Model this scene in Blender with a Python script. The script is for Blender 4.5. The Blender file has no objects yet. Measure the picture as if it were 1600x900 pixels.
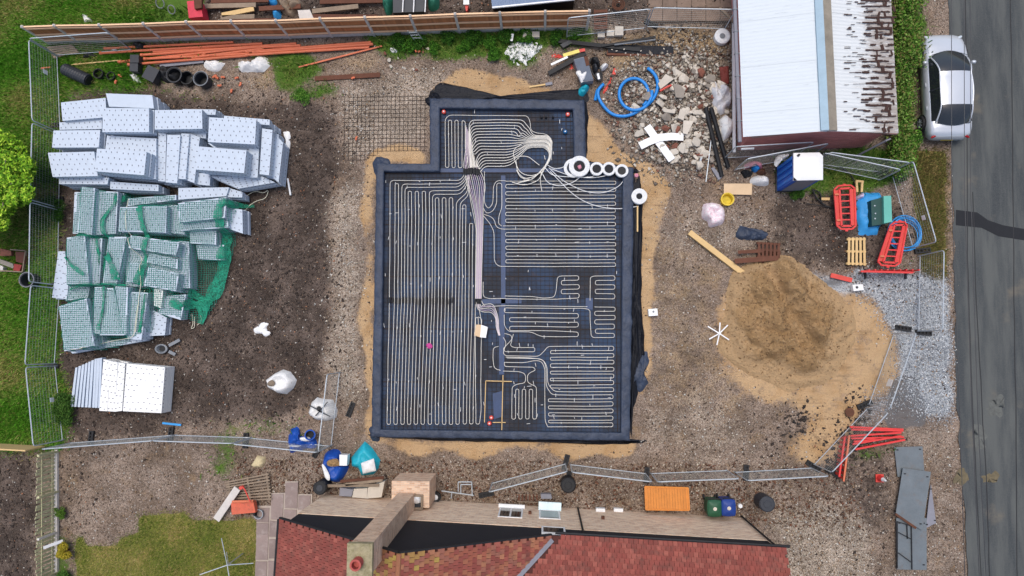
import bpy, bmesh, math, random
import numpy as np
from mathutils import Vector, Matrix, Quaternion, noise as mnoise
random.seed(7); rng = np.random.default_rng(7)
scene = bpy.context.scene; COL = scene.collection
# ---------------------------------------------------------------- camera
FPX, CX, CY, CAMH = 24/36*1600, 800.0, 450.0, 31.0
nadir = Vector(((845-CX)/FPX, (CY-535)/FPX, -1)).normalized()
QC = nadir.rotation_difference(Vector((0, 0, -1)))
cd = bpy.data.cameras.new('camera'); cam = bpy.data.objects.new('camera', cd); COL.objects.link(cam)
cd.sensor_width = 36; cd.lens = 24; cd.clip_end = 2000
cam.location = (0, 0, CAMH); cam.rotation_mode = 'QUATERNION'; cam.rotation_quaternion = QC
scene.camera = cam
scene.render.resolution_x = 1024; scene.render.resolution_y = 576
# ---------------------------------------------------------------- light
w = bpy.data.worlds.new('World'); scene.world = w; w.use_nodes = True
nt = w.node_tree; bgn = nt.nodes['Background']
sk = nt.nodes.new('ShaderNodeTexSky'); sk.sky_type = 'NISHITA'; sk.sun_disc = False
SUN_EL, SUN_AZ = math.radians(77), math.radians(-15)
sk.sun_elevation = SUN_EL; sk.sun_rotation = SUN_AZ
sk.air_density = 1.0; sk.dust_density = 4.0; sk.ozone_density = 1.0
nt.links.new(sk.outputs[0], bgn.inputs[0]); bgn.inputs[1].default_value = 0.15
sd = bpy.data.lights.new('sun', 'SUN'); sd.energy = 1.15; sd.angle = math.radians(25); sd.color = (1, .97, .93)
sun = bpy.data.objects.new('sun', sd); COL.objects.link(sun)
sdir = Vector((math.sin(SUN_AZ)*math.cos(SUN_EL), math.cos(SUN_AZ)*math.cos(SUN_EL), math.sin(SUN_EL)))
sun.rotation_euler = sdir.to_track_quat('Z', 'Y').to_euler()
vs = scene.view_settings; vs.view_transform = 'Standard'; vs.look = 'None'; vs.gamma = 1; vs.exposure = 0.22
# ---------------------------------------------------------------- helpers
def P(px, py, z=0.0):
    d = QC @ Vector(((px-CX)/FPX, (CY-py)/FPX, -1))
    t = (z-CAMH)/d.z
    return Vector((d.x*t, d.y*t, z))
def PP(pts, z=0.0): return [P(a, b, z) for a, b in pts]
def zm(ox, oy, s, pts): return [(ox+a/s, oy+b/s) for a, b in pts]
def ray_plane(px, py, pt, n):
    d = QC @ Vector(((px-CX)/FPX, (CY-py)/FPX, -1)); o = Vector((0, 0, CAMH))
    return o + d*((pt-o).dot(n)/d.dot(n))
class MB:
    def __init__(s): s.v = []; s.f = []; s.c = []
    def add(s, vs_, fs, col=None):
        o = len(s.v); s.v += [tuple(x) for x in vs_]; s.f += [tuple(i+o for i in f) for f in fs]
        return s
    def prism(s, top, zb):
        """top: list of Vectors (own z); bottom straight beneath at zb (number or list)"""
        n = len(top); a = sum(top[i].x*top[(i+1) % n].y-top[(i+1) % n].x*top[i].y for i in range(n))
        if a < 0: top = top[::-1]
        vs_ = [Vector(t) for t in top]+[Vector((t.x, t.y, zb)) for t in top]
        fs = [tuple(range(n)), tuple(range(2*n-1, n-1, -1))]+[(i, n+i, n+(i+1) % n, (i+1) % n) for i in range(n)]
        return s.add(vs_, fs)
    def box(s, c, size, rz=0, M=None):
        if M is None: M = Matrix.Translation(c) @ Matrix.Rotation(rz, 4, 'Z')
        x, y, z = [q/2 for q in size]
        vs_ = [M @ Vector(p) for p in ((-x,-y,-z),(x,-y,-z),(x,y,-z),(-x,y,-z),(-x,-y,z),(x,-y,z),(x,y,z),(-x,y,z))]
        return s.add(vs_, [(0,3,2,1),(4,5,6,7),(0,1,5,4),(1,2,6,5),(2,3,7,6),(3,0,4,7)])
    def bar(s, a, b, w, h=None, up=(0,0,1)):
        a = Vector(a); b = Vector(b); h = w if h is None else h
        d = b-a; L = d.length
        if L < 1e-5: return s
        d /= L; u = Vector(up)
        if abs(d.dot(u)) > .98: u = Vector((1,0,0))
        sd_ = u.cross(d).normalized(); u = d.cross(sd_)
        M = Matrix((( d.x, sd_.x, u.x, (a.x+b.x)/2), (d.y, sd_.y, u.y, (a.y+b.y)/2), (d.z, sd_.z, u.z, (a.z+b.z)/2), (0,0,0,1)))
        return s.box(None, (L, w, h), M=M)
    def tube(s, path, r, n=6, closed=False, caps=True):
        path = [Vector(p) for p in path]; m = len(path); o = len(s.v); ref = None
        for i, p in enumerate(path):
            if closed: t = path[(i+1) % m]-path[i-1]
            else: t = path[min(i+1, m-1)]-path[max(i-1, 0)]
            t = t.normalized() if t.length > 1e-9 else Vector((1,0,0))
            up = Vector((0,0,1)) if abs(t.z) < .9 else Vector((1,0,0))
            a = up.cross(t).normalized(); b = t.cross(a)
            rr = r[i] if isinstance(r, (list, tuple)) else r
            for k in range(n):
                an = 2*math.pi*k/n; q = p+a*(rr*math.cos(an))+b*(rr*math.sin(an)); s.v.append((q.x, q.y, q.z))
        for i in range(m if closed else m-1):
            j = (i+1) % m
            for k in range(n):
                k2 = (k+1) % n; s.f.append((o+i*n+k, o+i*n+k2, o+j*n+k2, o+j*n+k))
        if caps and not closed:
            s.f.append(tuple(o+k for k in range(n-1, -1, -1))); s.f.append(tuple(o+(m-1)*n+k for k in range(n)))
        return s
    def lathe(s, prof, c, n=20, M=None, cap=True):
        o = len(s.v)
        for (r, z) in prof:
            for k in range(n):
                an = 2*math.pi*k/n; q = Vector((r*math.cos(an), r*math.sin(an), z))
                q = M @ q if M else q
                q = q+Vector(c); s.v.append((q.x, q.y, q.z))
        for i in range(len(prof)-1):
            for k in range(n):
                k2 = (k+1) % n; s.f.append((o+i*n+k, o+i*n+k2, o+(i+1)*n+k2, o+(i+1)*n+k))
        if cap:
            s.f.append(tuple(o+k for k in range(n-1, -1, -1))); s.f.append(tuple(o+(len(prof)-1)*n+k for k in range(n)))
        return s
    def grid(s, nu, nv, fn):
        o = len(s.v)
        for j in range(nv+1):
            for i in range(nu+1):
                q = fn(i/nu, j/nv); s.v.append((q[0], q[1], q[2]))
        for j in range(nv):
            for i in range(nu):
                a = o+j*(nu+1)+i; s.f.append((a, a+1, a+nu+2, a+nu+1))
        return s
    def centre(s):
        a = np.array(s.v); mn = a.min(0); mx = a.max(0)
        return Vector(((mn[0]+mx[0])/2, (mn[1]+mx[1])/2, mn[2]))
def props(o, label=None, cat=None, group=None, kind=None):
    if label: o['label'] = label
    if cat: o['category'] = cat
    if group: o['group'] = group
    if kind: o['kind'] = kind
    return o
WLOC = {}
def obj(name, mb, m, parent=None, smooth=False, loc=None, label=None, kind=None):
    me = bpy.data.meshes.new(name)
    base = WLOC[parent.name] if parent else (Vector(loc) if loc is not None else mb.centre())
    vv = np.array(mb.v, dtype=float)-np.array(base)
    me.from_pydata(vv.tolist(), [], mb.f); me.update()
    if m: me.materials.append(m)
    if smooth: me.polygons.foreach_set('use_smooth', [True]*len(me.polygons))
    o = bpy.data.objects.new(name, me); COL.objects.link(o)
    if parent: o.parent = parent
    else: o.location = base
    WLOC[o.name] = Vector(base)
    if label: o['label'] = label
    if kind: o['kind'] = kind
    return o
def thing(name, label, cat, loc, group=None):
    o = bpy.data.objects.new(name, None); COL.objects.link(o); o.location = loc; o.empty_display_size = .2
    WLOC[o.name] = Vector(loc); return props(o, label, cat, group)
def single(name, label, cat, mb, m, group=None, smooth=False):
    return props(obj(name, mb, m, smooth=smooth), label, cat, group)
def npmesh(name, V, F, m, cols=None, smooth=False):
    """V (N,3), F (M,k) numpy"""
    me = bpy.data.meshes.new(name); V = np.asarray(V, dtype=np.float32); F = np.asarray(F, dtype=np.int32)
    me.vertices.add(len(V)); me.vertices.foreach_set('co', V.ravel())
    k = F.shape[1]; me.loops.add(F.size); me.loops.foreach_set('vertex_index', F.ravel())
    me.polygons.add(len(F)); me.polygons.foreach_set('loop_start', np.arange(0, F.size, k, dtype=np.int32))
    me.polygons.foreach_set('loop_total', np.full(len(F), k, dtype=np.int32))
    if smooth: me.polygons.foreach_set('use_smooth', np.ones(len(F), dtype=bool))
    me.update(calc_edges=True); me.validate()
    if cols is not None:
        at = me.color_attributes.new('col', 'FLOAT_COLOR', 'POINT')
        c4 = np.ones((len(V), 4), dtype=np.float32); c4[:, :3] = cols; at.data.foreach_set('color', c4.ravel())
    me.materials.append(m); o = bpy.data.objects.new(name, me); COL.objects.link(o); WLOC[o.name] = Vector((0,0,0)); return o
# ---------------------------------------------------------------- materials
def sr(r, g, b):
    f = lambda c: (c/255/12.92) if c/255 <= .04045 else ((c/255+.055)/1.055)**2.4
    return (f(r), f(g), f(b))
def newmat(name):
    m = bpy.data.materials.new(name); m.use_nodes = True; nt = m.node_tree
    return m, nt, nt.nodes['Principled BSDF']
def nd(nt, t, **kw):
    n = nt.nodes.new(t)
    for k, v in kw.items():
        if k.startswith('i_'):
            n.inputs[int(k[2:])].default_value = v
        else: setattr(n, k, v)
    return n
def mixc(nt, fac, a, b, mode='MIX'):
    n = nt.nodes.new('ShaderNodeMix'); n.data_type = 'RGBA'; n.blend_type = mode
    for sock, v in ((n.inputs[0], fac), (n.inputs[6], a), (n.inputs[7], b)):
        if isinstance(v, bpy.types.NodeSocket): nt.links.new(v, sock)
        elif isinstance(v, (int, float)): sock.default_value = v
        else: sock.default_value = (*v, 1)
    return n.outputs[2]
def mth(nt, op, a, b=None, c=None, clamp=False):
    n = nt.nodes.new('ShaderNodeMath'); n.operation = op; n.use_clamp = clamp
    for i, v in enumerate((a, b, c)):
        if v is None: continue
        if isinstance(v, bpy.types.NodeSocket): nt.links.new(v, n.inputs[i])
        else: n.inputs[i].default_value = v
    return n.outputs[0]
def noi(nt, vec, scale, detail=4, rough=.6, dim='3D'):
    n = nt.nodes.new('ShaderNodeTexNoise'); n.inputs['Scale'].default_value = scale; n.inputs['Detail'].default_value = detail
    n.inputs['Roughness'].default_value = rough
    if vec is not None: nt.links.new(vec, n.inputs['Vector'])
    return n.outputs['Fac']
def sstep(nt, v, lo, hi):
    n = nt.nodes.new('ShaderNodeMapRange'); n.interpolation_type = 'SMOOTHSTEP'; nt.links.new(v, n.inputs[0])
    n.inputs[1].default_value = lo; n.inputs[2].default_value = hi; return n.outputs[0]
MATS = {}
def mat(name, col, rough=.75, var=.25, scale=3.0, bump=.25, bscale=30, metal=0, dirt=None, dirtamt=.0, spec=.4, attr=False, objvar=0, bdist=.01):
    if name in MATS: return MATS[name]
    m, nt, b = newmat(name); MATS[name] = m
    tc = nd(nt, 'ShaderNodeTexCoord').outputs['Object']
    if attr:
        base = nd(nt, 'ShaderNodeAttribute', attribute_name='col').outputs['Color']
    else:
        rg = nd(nt, 'ShaderNodeRGB'); rg.outputs[0].default_value = (*col, 1); base = rg.outputs[0]
    n1 = noi(nt, tc, scale, 6, .65); n2 = noi(nt, tc, scale*9, 3, .6)
    k = mth(nt, 'ADD', mth(nt, 'MULTIPLY', mth(nt, 'SUBTRACT', n1, .5), 2*var*1.6), 1.0)
    k = mth(nt, 'ADD', k, mth(nt, 'MULTIPLY', mth(nt, 'SUBTRACT', n2, .5), var*1.2))
    if objvar:
        oi = nd(nt, 'ShaderNodeObjectInfo').outputs['Random']
        k = mth(nt, 'MULTIPLY', k, mth(nt, 'ADD', mth(nt, 'MULTIPLY', oi, objvar), 1-objvar/2))
    vm = nt.nodes.new('ShaderNodeVectorMath'); vm.operation = 'SCALE'; nt.links.new(base, vm.inputs[0]); nt.links.new(k, vm.inputs['Scale'])
    c = vm.outputs[0]
    if dirt:
        dn = sstep(nt, noi(nt, tc, scale*1.7, 8, .7), .62-dirtamt*.3, .72)
        c = mixc(nt, mth(nt, 'MULTIPLY', dn, dirtamt), c, dirt)
    nt.links.new(c, b.inputs['Base Color']); b.inputs['Roughness'].default_value = rough; b.inputs['Metallic'].default_value = metal
    b.inputs['Specular IOR Level'].default_value = spec
    if bump:
        bn = nd(nt, 'ShaderNodeBump'); bn.inputs['Strength'].default_value = bump; bn.inputs['Distance'].default_value = bdist
        nt.links.new(noi(nt, tc, bscale, 4, .6), bn.inputs['Height']); nt.links.new(bn.outputs[0], b.inputs['Normal'])
    return m
M_eps = mat('polystyrene', sr(190,201,213), .7, .08, 2, .12, 60, dirt=sr(170,170,170), dirtamt=.25)
M_epsw = mat('polystyrene_white', sr(235,235,232), .7, .05, 2, .1, 60)
M_slot = mat('dark_slot', (.09,.10,.13), .9, .1)
M_wood_new = mat('fence_timber', sr(176,116,74), .8, .22, 2.5, .4, 40, objvar=.35)
M_rail = mat('rail_timber', sr(236,196,156), .8, .12, 3, .3, 30, objvar=.1)
M_conc = mat('concrete', sr(204,198,190), .85, .14, 4, .5, 50)
M_concl = mat('pale_concrete', sr(198,190,176), .85, .12, 4, .5, 40, objvar=.25)
M_concd = mat('grey_rubble', sr(140,132,122), .9, .2, 5, .6, 40, objvar=.35)
M_brickr = mat('red_rubble', sr(122,78,64), .9, .2, 5, .6, 40, objvar=.3)
M_galv = mat('galvanised_steel', sr(182,190,196), .45, .1, 5, .1, 60, metal=.35)
M_mesh = mat('fence_wire', sr(158,162,160), .5, .1, metal=.3)
M_black = mat('black_plastic', (.010,.011,.013), .6, .3, 4, .2, 20)
M_dgrey = mat('dark_grey_plastic', (.03,.034,.042), .5, .2, 4, .2, 20)
M_grey = mat('grey_plastic', sr(120,125,130), .5, .15, 4)
M_white = mat('white_plastic', sr(232,233,232), .45, .05, 3, .1, 10)
M_whitef = mat('white_woven', sr(226,226,224), .8, .08, 6, .5, 60, dirt=sr(150,130,100), dirtamt=.35)
M_orange = mat('orange_clay_pipe', sr(206,112,78), .55, .12, 3, .1, 20, objvar=.2)
M_red = mat('red_plastic', sr(214,58,56), .45, .14, 3, .15, 10, dirt=sr(150,70,60), dirtamt=.3)
M_redd = mat('faded_red_plastic', sr(205,70,58), .5, .2, 3, .15, 10)
M_blue = mat('blue_plastic', sr(28,130,208), .4, .12, 4, .2, 20)
M_tarp = mat('blue_tarp', sr(20,75,165), .45, .2, 5, .6, 12)
M_tarpl = mat('light_blue_tarp', sr(55,150,215), .5, .15, 4, .6, 12)
M_teal = mat('teal_bag', sr(30,165,185), .5, .15, 4, .6, 12)
M_oldwood = mat('weathered_wood', sr(138,122,104), .85, .25, 5, .5, 30, objvar=.3)
M_brown = mat('brown_wood', sr(98,62,46), .85, .3, 5, .5, 30, objvar=.3)
M_palewood = mat('pale_wood', sr(212,180,126), .8, .12, 5, .3, 30, objvar=.15)
M_yellow = mat('yellow_plastic', sr(225,195,50), .5, .12)
M_memb = mat('blue_black_membrane', sr(52,62,80), .48, .45, 2.2, .9, 6, spec=.3, bdist=.04)
M_membd = mat('membrane_black', sr(20,23,31), .5, .45, 3, .9, 6, spec=.2, bdist=.04)
M_pipe = mat('heating_pipe', sr(228,224,214), .5, .06, 3, 0)
M_pipep = mat('mauve_pipe', sr(205,186,204), .5, .06, 3, 0)
M_steel = mat('rusty_rebar', sr(50,42,40), .9, .4, 6, 0)
M_net = mat('green_net', sr(30,132,112), .7, .15, 3, 0)
M_card = mat('cardboard', sr(214,186,150), .85, .08, 3, .2, 30)
M_stone = mat('loose_stone', (0,0,0), .9, .12, 8, .3, 60, attr=True)
M_leaf = mat('leaves', (0,0,0), .8, .15, 8, 0, attr=True, spec=.1)
M_glass = mat('dark_glass', (.02,.024,.028), .08, .1, 3, 0, spec=.8)
M_sheet = mat('steel_plate', sr(108,116,120), .5, .2, 2, .25, 12, metal=.25, dirt=sr(120,95,75), dirtamt=.35)
M_lead = mat('lead_grey', sr(128,128,136), .6, .15, 4, .2)
M_rubber = mat('rubber', (.02,.02,.021), .75, .2, 6)
M_pink = mat('pink_cloth', sr(205,135,150), .8, .15, 5, .5)
M_rust = mat('rust', sr(92,60,44), .9, .35, 6, .4)
M_green = mat('green_paint', sr(22,66,62), .5, .1)
M_greenl = mat('pale_green_paint', sr(96,175,160), .5, .1)
# ---------------------------------------------------------------- ground masks
XMIN, XMAX, YMIN, YMAX, ST = -32.0, 27.0, -15.5, 20.0, .1
gx = np.arange(XMIN, XMAX+.01, ST); gy = np.arange(YMIN, YMAX+.01, ST); GX, GY = np.meshgrid(gx, gy)
def vnoise(X, Y, sc, seed):
    r = np.random.default_rng(seed); t = r.random((64, 64)); x = X*sc; y = Y*sc
    xi = np.floor(x).astype(int); yi = np.floor(y).astype(int); fx = x-xi; fy = y-yi; fx = fx*fx*(3-2*fx); fy = fy*fy*(3-2*fy)
    g = lambda a, b: t[a % 64, b % 64]
    return (g(xi, yi)*(1-fx)+g(xi+1, yi)*fx)*(1-fy)+(g(xi, yi+1)*(1-fx)+g(xi+1, yi+1)*fx)*fy-.5
GXW = GX+.55*vnoise(GX, GY, .9, 41)+.35*vnoise(GX, GY, 2.6, 42)+.15*vnoise(GX, GY, 5, 45); GYW = GY+.55*vnoise(GX, GY, .9, 43)+.35*vnoise(GX, GY, 2.6, 44)+.15*vnoise(GX, GY, 5, 46)
def inpoly(poly, X, Y):
    c = np.zeros(X.shape, bool); n = len(poly)
    for i in range(n):
        x1, y1 = poly[i]; x2, y2 = poly[(i+1) % n]
        if y1 == y2: continue
        m_ = ((y1 > Y) != (y2 > Y)) & (X < (x2-x1)*(Y-y1)/(y2-y1)+x1); c ^= m_
    return c
def blur(a, r):
    for _ in range(2):
        for ax in (0, 1):
            s = np.zeros_like(a); 
            for k in range(-r, r+1): s += np.roll(a, k, axis=ax)
            a = s/(2*r+1)
    return a
def mask(polys, r=3, z=0):
    wx, wy = (GX, GY) if r in (1, 4, 8) else (GXW, GYW)
    r = r+1 if r > 1 else r
    m_ = np.zeros(GX.shape)
    for pl in polys:
        val = 1.0
        if isinstance(pl, tuple): pl, val = pl
        m_ = np.where(inpoly([tuple(P(a, b, z)[:2]) for a, b in pl], wx, wy), val, m_)
    return blur(m_.astype(float), r)
MK = {}
MK['grass'] = mask([[(-400,-250),(70,-250),(320,-200),(320,40),(60,42),(90,60),(240,75),(235,150),(90,152),(92,560),(112,640),(112,690),(60,705),(-400,705)],
    ([(560,42),(925,42),(925,70),(850,72),(830,110),(760,95),(690,95),(610,90)],1), ([(230,70),(440,70),(430,90),(230,95)],.6), [(430,80),(480,80),(490,100),(520,110),(450,140),(430,120)],
    ([(455,138),(535,132),(535,152),(470,162)],.9), [(1400,-60),(1440,-60),(1440,30),(1420,140),(1425,250),(1400,290),(1210,300),(1210,240),(1400,230)],
    ([(100,130),(340,135),(340,160),(250,152),(100,150)],.5), [(85,805),(85,950),(110,950),(110,850)],([(330,690),(378,690),(370,720),(350,760),(332,740)],.6),
    ([(330,655),(500,655),(480,680),(340,690)],.4), ([(1260,280),(1300,280),(1300,310),(1270,310)],.6),([(1320,700),(1400,690),(1400,705),(1340,715)],.7),([(1370,400),(1430,400),(1430,420),(1380,425)],.6)], 2)
MK['lawn'] = mask([[(118,838),(132,840),(133,852),(183,852),(186,842),(218,832),(218,806),(290,800),(300,812),(400,812),(402,960),(118,960)],
    [(1425,235),(1478,235),(1478,440),(1440,425),(1430,330)]], 1)
MK['soil'] = mask([[(70,150),(180,130),(350,160),(420,165),(470,160),(530,175),(525,300),(512,330),(518,480),(505,520),(508,620),(440,660),(330,660),(110,690),(90,560),(85,300)],
    [(-200,705),(55,705),(55,950),(-200,950)], ([(1200,300),(1300,290),(1430,300),(1430,400),(1380,425),(1300,430),(1230,420),(1190,350)],.75),
    ([(920,-60),(1150,-60),(1150,38),(1010,40),(1010,50),(925,30)],.9), [(300,-60),(920,-60),(920,42),(300,55)], ([(1210,640),(1260,640),(1270,670),(1230,700),(1200,690)],.8),
    ([(1300,640),(1345,600),(1345,700),(1260,760),(1200,740)],.6), ([(1270,700),(1400,690),(1400,860),(1360,850),(1300,790)],.6), ([(90,705),(120,705),(112,860),(90,860)],.8),
    ([(930,85),(1060,70),(1060,85),(930,90)],.8)], 7)
MK['sand'] = mask([[(703,112),(740,112),(800,128),(870,130),(880,148),(660,150),(690,130)], [(570,238),(600,228),(655,232),(668,260),(590,256),(585,300),(590,700),(566,690),(572,600),(566,480),(572,400),(568,330)],
    [(915,160),(945,200),(960,235),(1003,245),(1060,290),(1030,300),(1020,400),(1018,500),(1020,560),(1005,620),(990,620),(995,270),(915,262)], ([(1000,300),(1060,295),(1045,360),(1015,380)],.6),
    [(575,684),(990,684),(1000,655),(990,715),(880,722),(870,700),(790,705),(740,718),(690,700),(640,712),(580,690)],
    [(1160,422),(1215,412),(1255,425),(1270,452),(1330,458),(1375,480),(1400,520),(1402,600),(1370,620),(1340,640),(1350,655),(1325,690),(1290,720),(1230,728),(1195,712),(1190,650),(1130,580),(1108,530),(1120,520),(1140,470)],
    ([(1105,480),(1130,540),(1190,600),(1190,640),(1120,610),(1095,560)],.5), ([(1185,625),(1235,615),(1265,640),(1270,672),(1242,690),(1222,712),(1200,700),(1175,660)],.12), ([(1268,560),(1310,555),(1325,585),(1295,600),(1270,590)],.45), ([(1285,495),(1318,498),(1322,525),(1290,528)],.5), ([(1130,410),(1160,420),(1140,500),(1100,500)],.45),([(1395,590),(1420,590),(1460,650),(1468,720),(1455,720),(1440,670)],.6)], 2)
_sm = MK['sand']; MK['sand'] = np.where(GX > P(1095,500).x, blur(_sm, 5), _sm)
MK['grav'] = mask([[(1300,455),(1345,425),(1430,428),(1488,425),(1490,640),(1440,650),(1400,590),(1400,520),(1375,480),(1320,458)], ([(1230,432),(1345,425),(1330,455),(1270,450)],.75),
    ([(1340,640),(1400,600),(1410,640),(1350,690)],.5), ([(1280,570),(1330,565),(1330,590),(1285,590)],.45), ([(1280,500),(1320,500),(1320,530),(1285,525)],.4)], 2)
MK['pale'] = mask([([(530,140),(600,120),(690,100),(700,130),(668,150),(660,230),(600,228),(565,250),(535,240)],.85), ([(520,300),(570,260),(566,640),(520,620),(512,520),(525,480),(512,420)],.75),
    ([(1200,800),(1300,790),(1360,830),(1370,950),(1230,950),(1225,850)],.95), ([(960,120),(1010,80),(1120,70),(1140,120),(1140,240),(1060,270),(1000,260),(960,200)],.6), [(790,66),(850,66),(848,85),(838,108),(800,100)],
    ([(1045,340),(1100,310),(1200,320),(1190,400),(1100,400),(1040,380)],.45), ([(1000,640),(1100,600),(1180,680),(1100,740),(1000,700)],.45), ([(710,95),(730,100),(725,110),(712,105)],.9),([(1350,735),(1490,640),(1490,900),(1455,900),(1455,740),(1400,690)],.4)], 3)
MK['wet'] = mask([[(1396,590),(1430,585),(1450,640),(1445,665),(1388,672),(1380,650)], ([(1230,435),(1320,430),(1320,450),(1270,450)],.6)], 1)
MK['tan'] = mask([([(400,100),(445,85),(430,150),(370,140)],.7), ([(560,60),(620,90),(590,120),(500,115)],.5), ([(930,60),(1080,35),(1130,40),(1130,110),(1000,120),(950,120)],.8), ([(110,665),(140,665),(140,685),(112,685)],.9),
    ([(100,735),(122,735),(122,762),(104,762)],.9), ([(1200,850),(1240,840),(1300,950),(1235,950)],.6), ([(1440,250),(1485,250),(1485,430),(1465,430)],.75), ([(340,740),(360,735),(350,775),(335,770)],.7), ([(60,0),(0,-50),(0,30),(50,180),(60,100)],.2),
    ([(1010,330),(1150,420),(1110,500),(1130,560),(1200,650),(1010,660)],.42)], 3)
def samp(m_, x, y):
    i = np.clip(((y-YMIN)/ST).round().astype(int), 0, len(gy)-1); j = np.clip(((x-XMIN)/ST).round().astype(int), 0, len(gx)-1)
    return m_[i, j]
# heights
def vnoise(X, Y, sc, seed):
    r = np.random.default_rng(seed); t = r.random((64, 64)); x = X*sc; y = Y*sc
    xi = np.floor(x).astype(int); yi = np.floor(y).astype(int); fx = x-xi; fy = y-yi; fx = fx*fx*(3-2*fx); fy = fy*fy*(3-2*fy)
    g = lambda a, b: t[a % 64, b % 64]
    return (g(xi, yi)*(1-fx)+g(xi+1, yi)*fx)*(1-fy)+(g(xi, yi+1)*(1-fx)+g(xi+1, yi+1)*fx)*fy-.5
flat = mask([[(1478,-300),(3000,-300),(3000,1400),(1490,1400),(1500,900),(1487,400)], [(575,140),(1000,140),(1000,700),(575,700)]], 4)
HZ = (.10*vnoise(GX, GY, .5, 1)+.06*vnoise(GX, GY, 1.6, 2)+.035*vnoise(GX, GY, 4.5, 3))*(1-flat)
HZ -= mask([[(1500,-300),(3000,-300),(3000,1400),(1512,1400)]], 2)*.05
rubble = mask([[(1010,100),(1060,75),(1130,90),(1140,200),(1105,255),(1040,255),(1000,230),(1010,190),(960,180),(965,130)]], 8)
HZ += rubble*.35
HZ += MK['sand']*.05*(1-flat)
HZf = HZ - .02
xs = np.concatenate([[-400], gx, [400]]); ys = np.concatenate([[-400], gy, [400]])
VX, VY = np.meshgrid(xs, ys); Z = np.pad(HZf, 1, mode='edge')
NX, NY = len(xs), len(ys); idx = np.arange(NX*NY).reshape(NY, NX)
F = np.stack([idx[:-1,:-1], idx[:-1,1:], idx[1:,1:], idx[1:,:-1]], -1).reshape(-1, 4)
def gz(x, y): return float(samp(HZf, np.array([x]), np.array([y]))[0])
m, nt, b = newmat('site_ground')
geo = nd(nt, 'ShaderNodeNewGeometry').outputs['Position']
A1 = nd(nt, 'ShaderNodeAttribute', attribute_name='m1'); A2 = nd(nt, 'ShaderNodeAttribute', attribute_name='m2')
s1 = nd(nt, 'ShaderNodeSeparateColor'); nt.links.new(A1.outputs['Color'], s1.inputs[0]); s2 = nd(nt, 'ShaderNodeSeparateColor'); nt.links.new(A2.outputs['Color'], s2.inputs[0])
nbig = noi(nt, geo, .7, 6, .65); nmid = noi(nt, geo, 3.2, 6, .7); nfine = noi(nt, geo, 14, 4, .7)
nlo = noi(nt, geo, 1.1, 3, .5)
jit = mth(nt, 'ADD', mth(nt, 'ADD', mth(nt, 'MULTIPLY', mth(nt, 'SUBTRACT', nmid, .5), 1.1), mth(nt, 'MULTIPLY', mth(nt, 'SUBTRACT', nlo, .5), .8)), mth(nt, 'MULTIPLY', mth(nt, 'SUBTRACT', nfine, .5), .7))
def vor(sc):
    v = nd(nt, 'ShaderNodeTexVoronoi'); v.inputs['Scale'].default_value = sc; nt.links.new(geo, v.inputs['Vector'])
    s_ = nd(nt, 'ShaderNodeSeparateColor'); nt.links.new(v.outputs['Color'], s_.inputs[0]); return v.outputs['Distance'], s_.outputs[0], s_.outputs[1]
vd1, vc1, vh1 = vor(16); vd2, vc2, vh2 = vor(34)
def lay(mk, amt=.45, soft=.18):
    amt *= 1.5
    v = mth(nt, 'ADD', mk, mth(nt, 'MULTIPLY', jit, amt)); return sstep(nt, v, .5-soft, .5+soft)
def pebble(c1, c2, c3, p=1.0):
    c = mixc(nt, vc1, c1, c2); c = mixc(nt, mth(nt, 'MULTIPLY', sstep(nt, vc2, .35, .9), .75*p), c, c3)
    k = mth(nt, 'ADD', mth(nt, 'MULTIPLY', sstep(nt, nbig, .3, .7), .5), .72)
    k = mth(nt, 'MULTIPLY', k, mth(nt, 'ADD', mth(nt, 'MULTIPLY', nfine, .6), .7))
    vm = nt.nodes.new('ShaderNodeVectorMath'); vm.operation = 'SCALE'; nt.links.new(c, vm.inputs[0]); nt.links.new(k, vm.inputs['Scale']); return vm.outputs[0]
c = pebble(sr(100,86,75), sr(144,126,110), sr(184,168,152), .9)
mud = pebble(sr(88,73,60), sr(120,101,84), sr(144,124,104), .7)
c = mixc(nt, mth(nt, 'MULTIPLY', sstep(nt, noi(nt, geo, .45, 7, .68), .42, .62), .6), c, mud)
c = mixc(nt, mth(nt, 'MULTIPLY', sstep(nt, noi(nt, geo, .9, 7, .7), .56, .7), .45), c, sr(168,142,108))
c = mixc(nt, lay(s2.outputs[1], .5, .25), c, pebble(sr(118,98,74), sr(164,140,108), sr(186,164,130)))
c = mixc(nt, lay(s1.outputs[2], .4), c, mixc(nt, sstep(nt, nbig, .4, .65), pebble(sr(66,56,49), sr(86,75,67), sr(108,96,87), .6), pebble(sr(80,69,61), sr(104,91,82), sr(126,113,103), .6)))
c = mixc(nt, lay(s2.outputs[0], .5, .3), c, pebble(sr(112,98,84), sr(166,150,132), sr(204,192,176)))
gr = pebble(sr(128,134,140), sr(176,182,186), sr(212,216,216)); c = mixc(nt, lay(A2.outputs['Alpha'], .4), c, gr)
sa = mixc(nt, nmid, sr(186,154,114), sr(208,178,138)); sa = mixc(nt, mth(nt, 'MULTIPLY', sstep(nt, nfine, .55, .75), .4), sa, sr(160,122,80))
sx_ = nd(nt, 'ShaderNodeSeparateXYZ'); nt.links.new(geo, sx_.inputs[0])
sand_worn = mth(nt, 'MULTIPLY', mth(nt, 'MULTIPLY', sstep(nt, noi(nt, geo, 1.3, 7, .75), .5, .68), .7), sstep(nt, sx_.outputs[0], 7.5, 9.5))
sa = mixc(nt, sstep(nt, noi(nt, geo, .8, 6, .7), .45, .65), sa, sr(182,148,106))
c = mixc(nt, mth(nt, 'MULTIPLY', lay(A1.outputs['Alpha'], .3, .12), mth(nt, 'SUBTRACT', 1.0, sand_worn)), c, sa)
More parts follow.
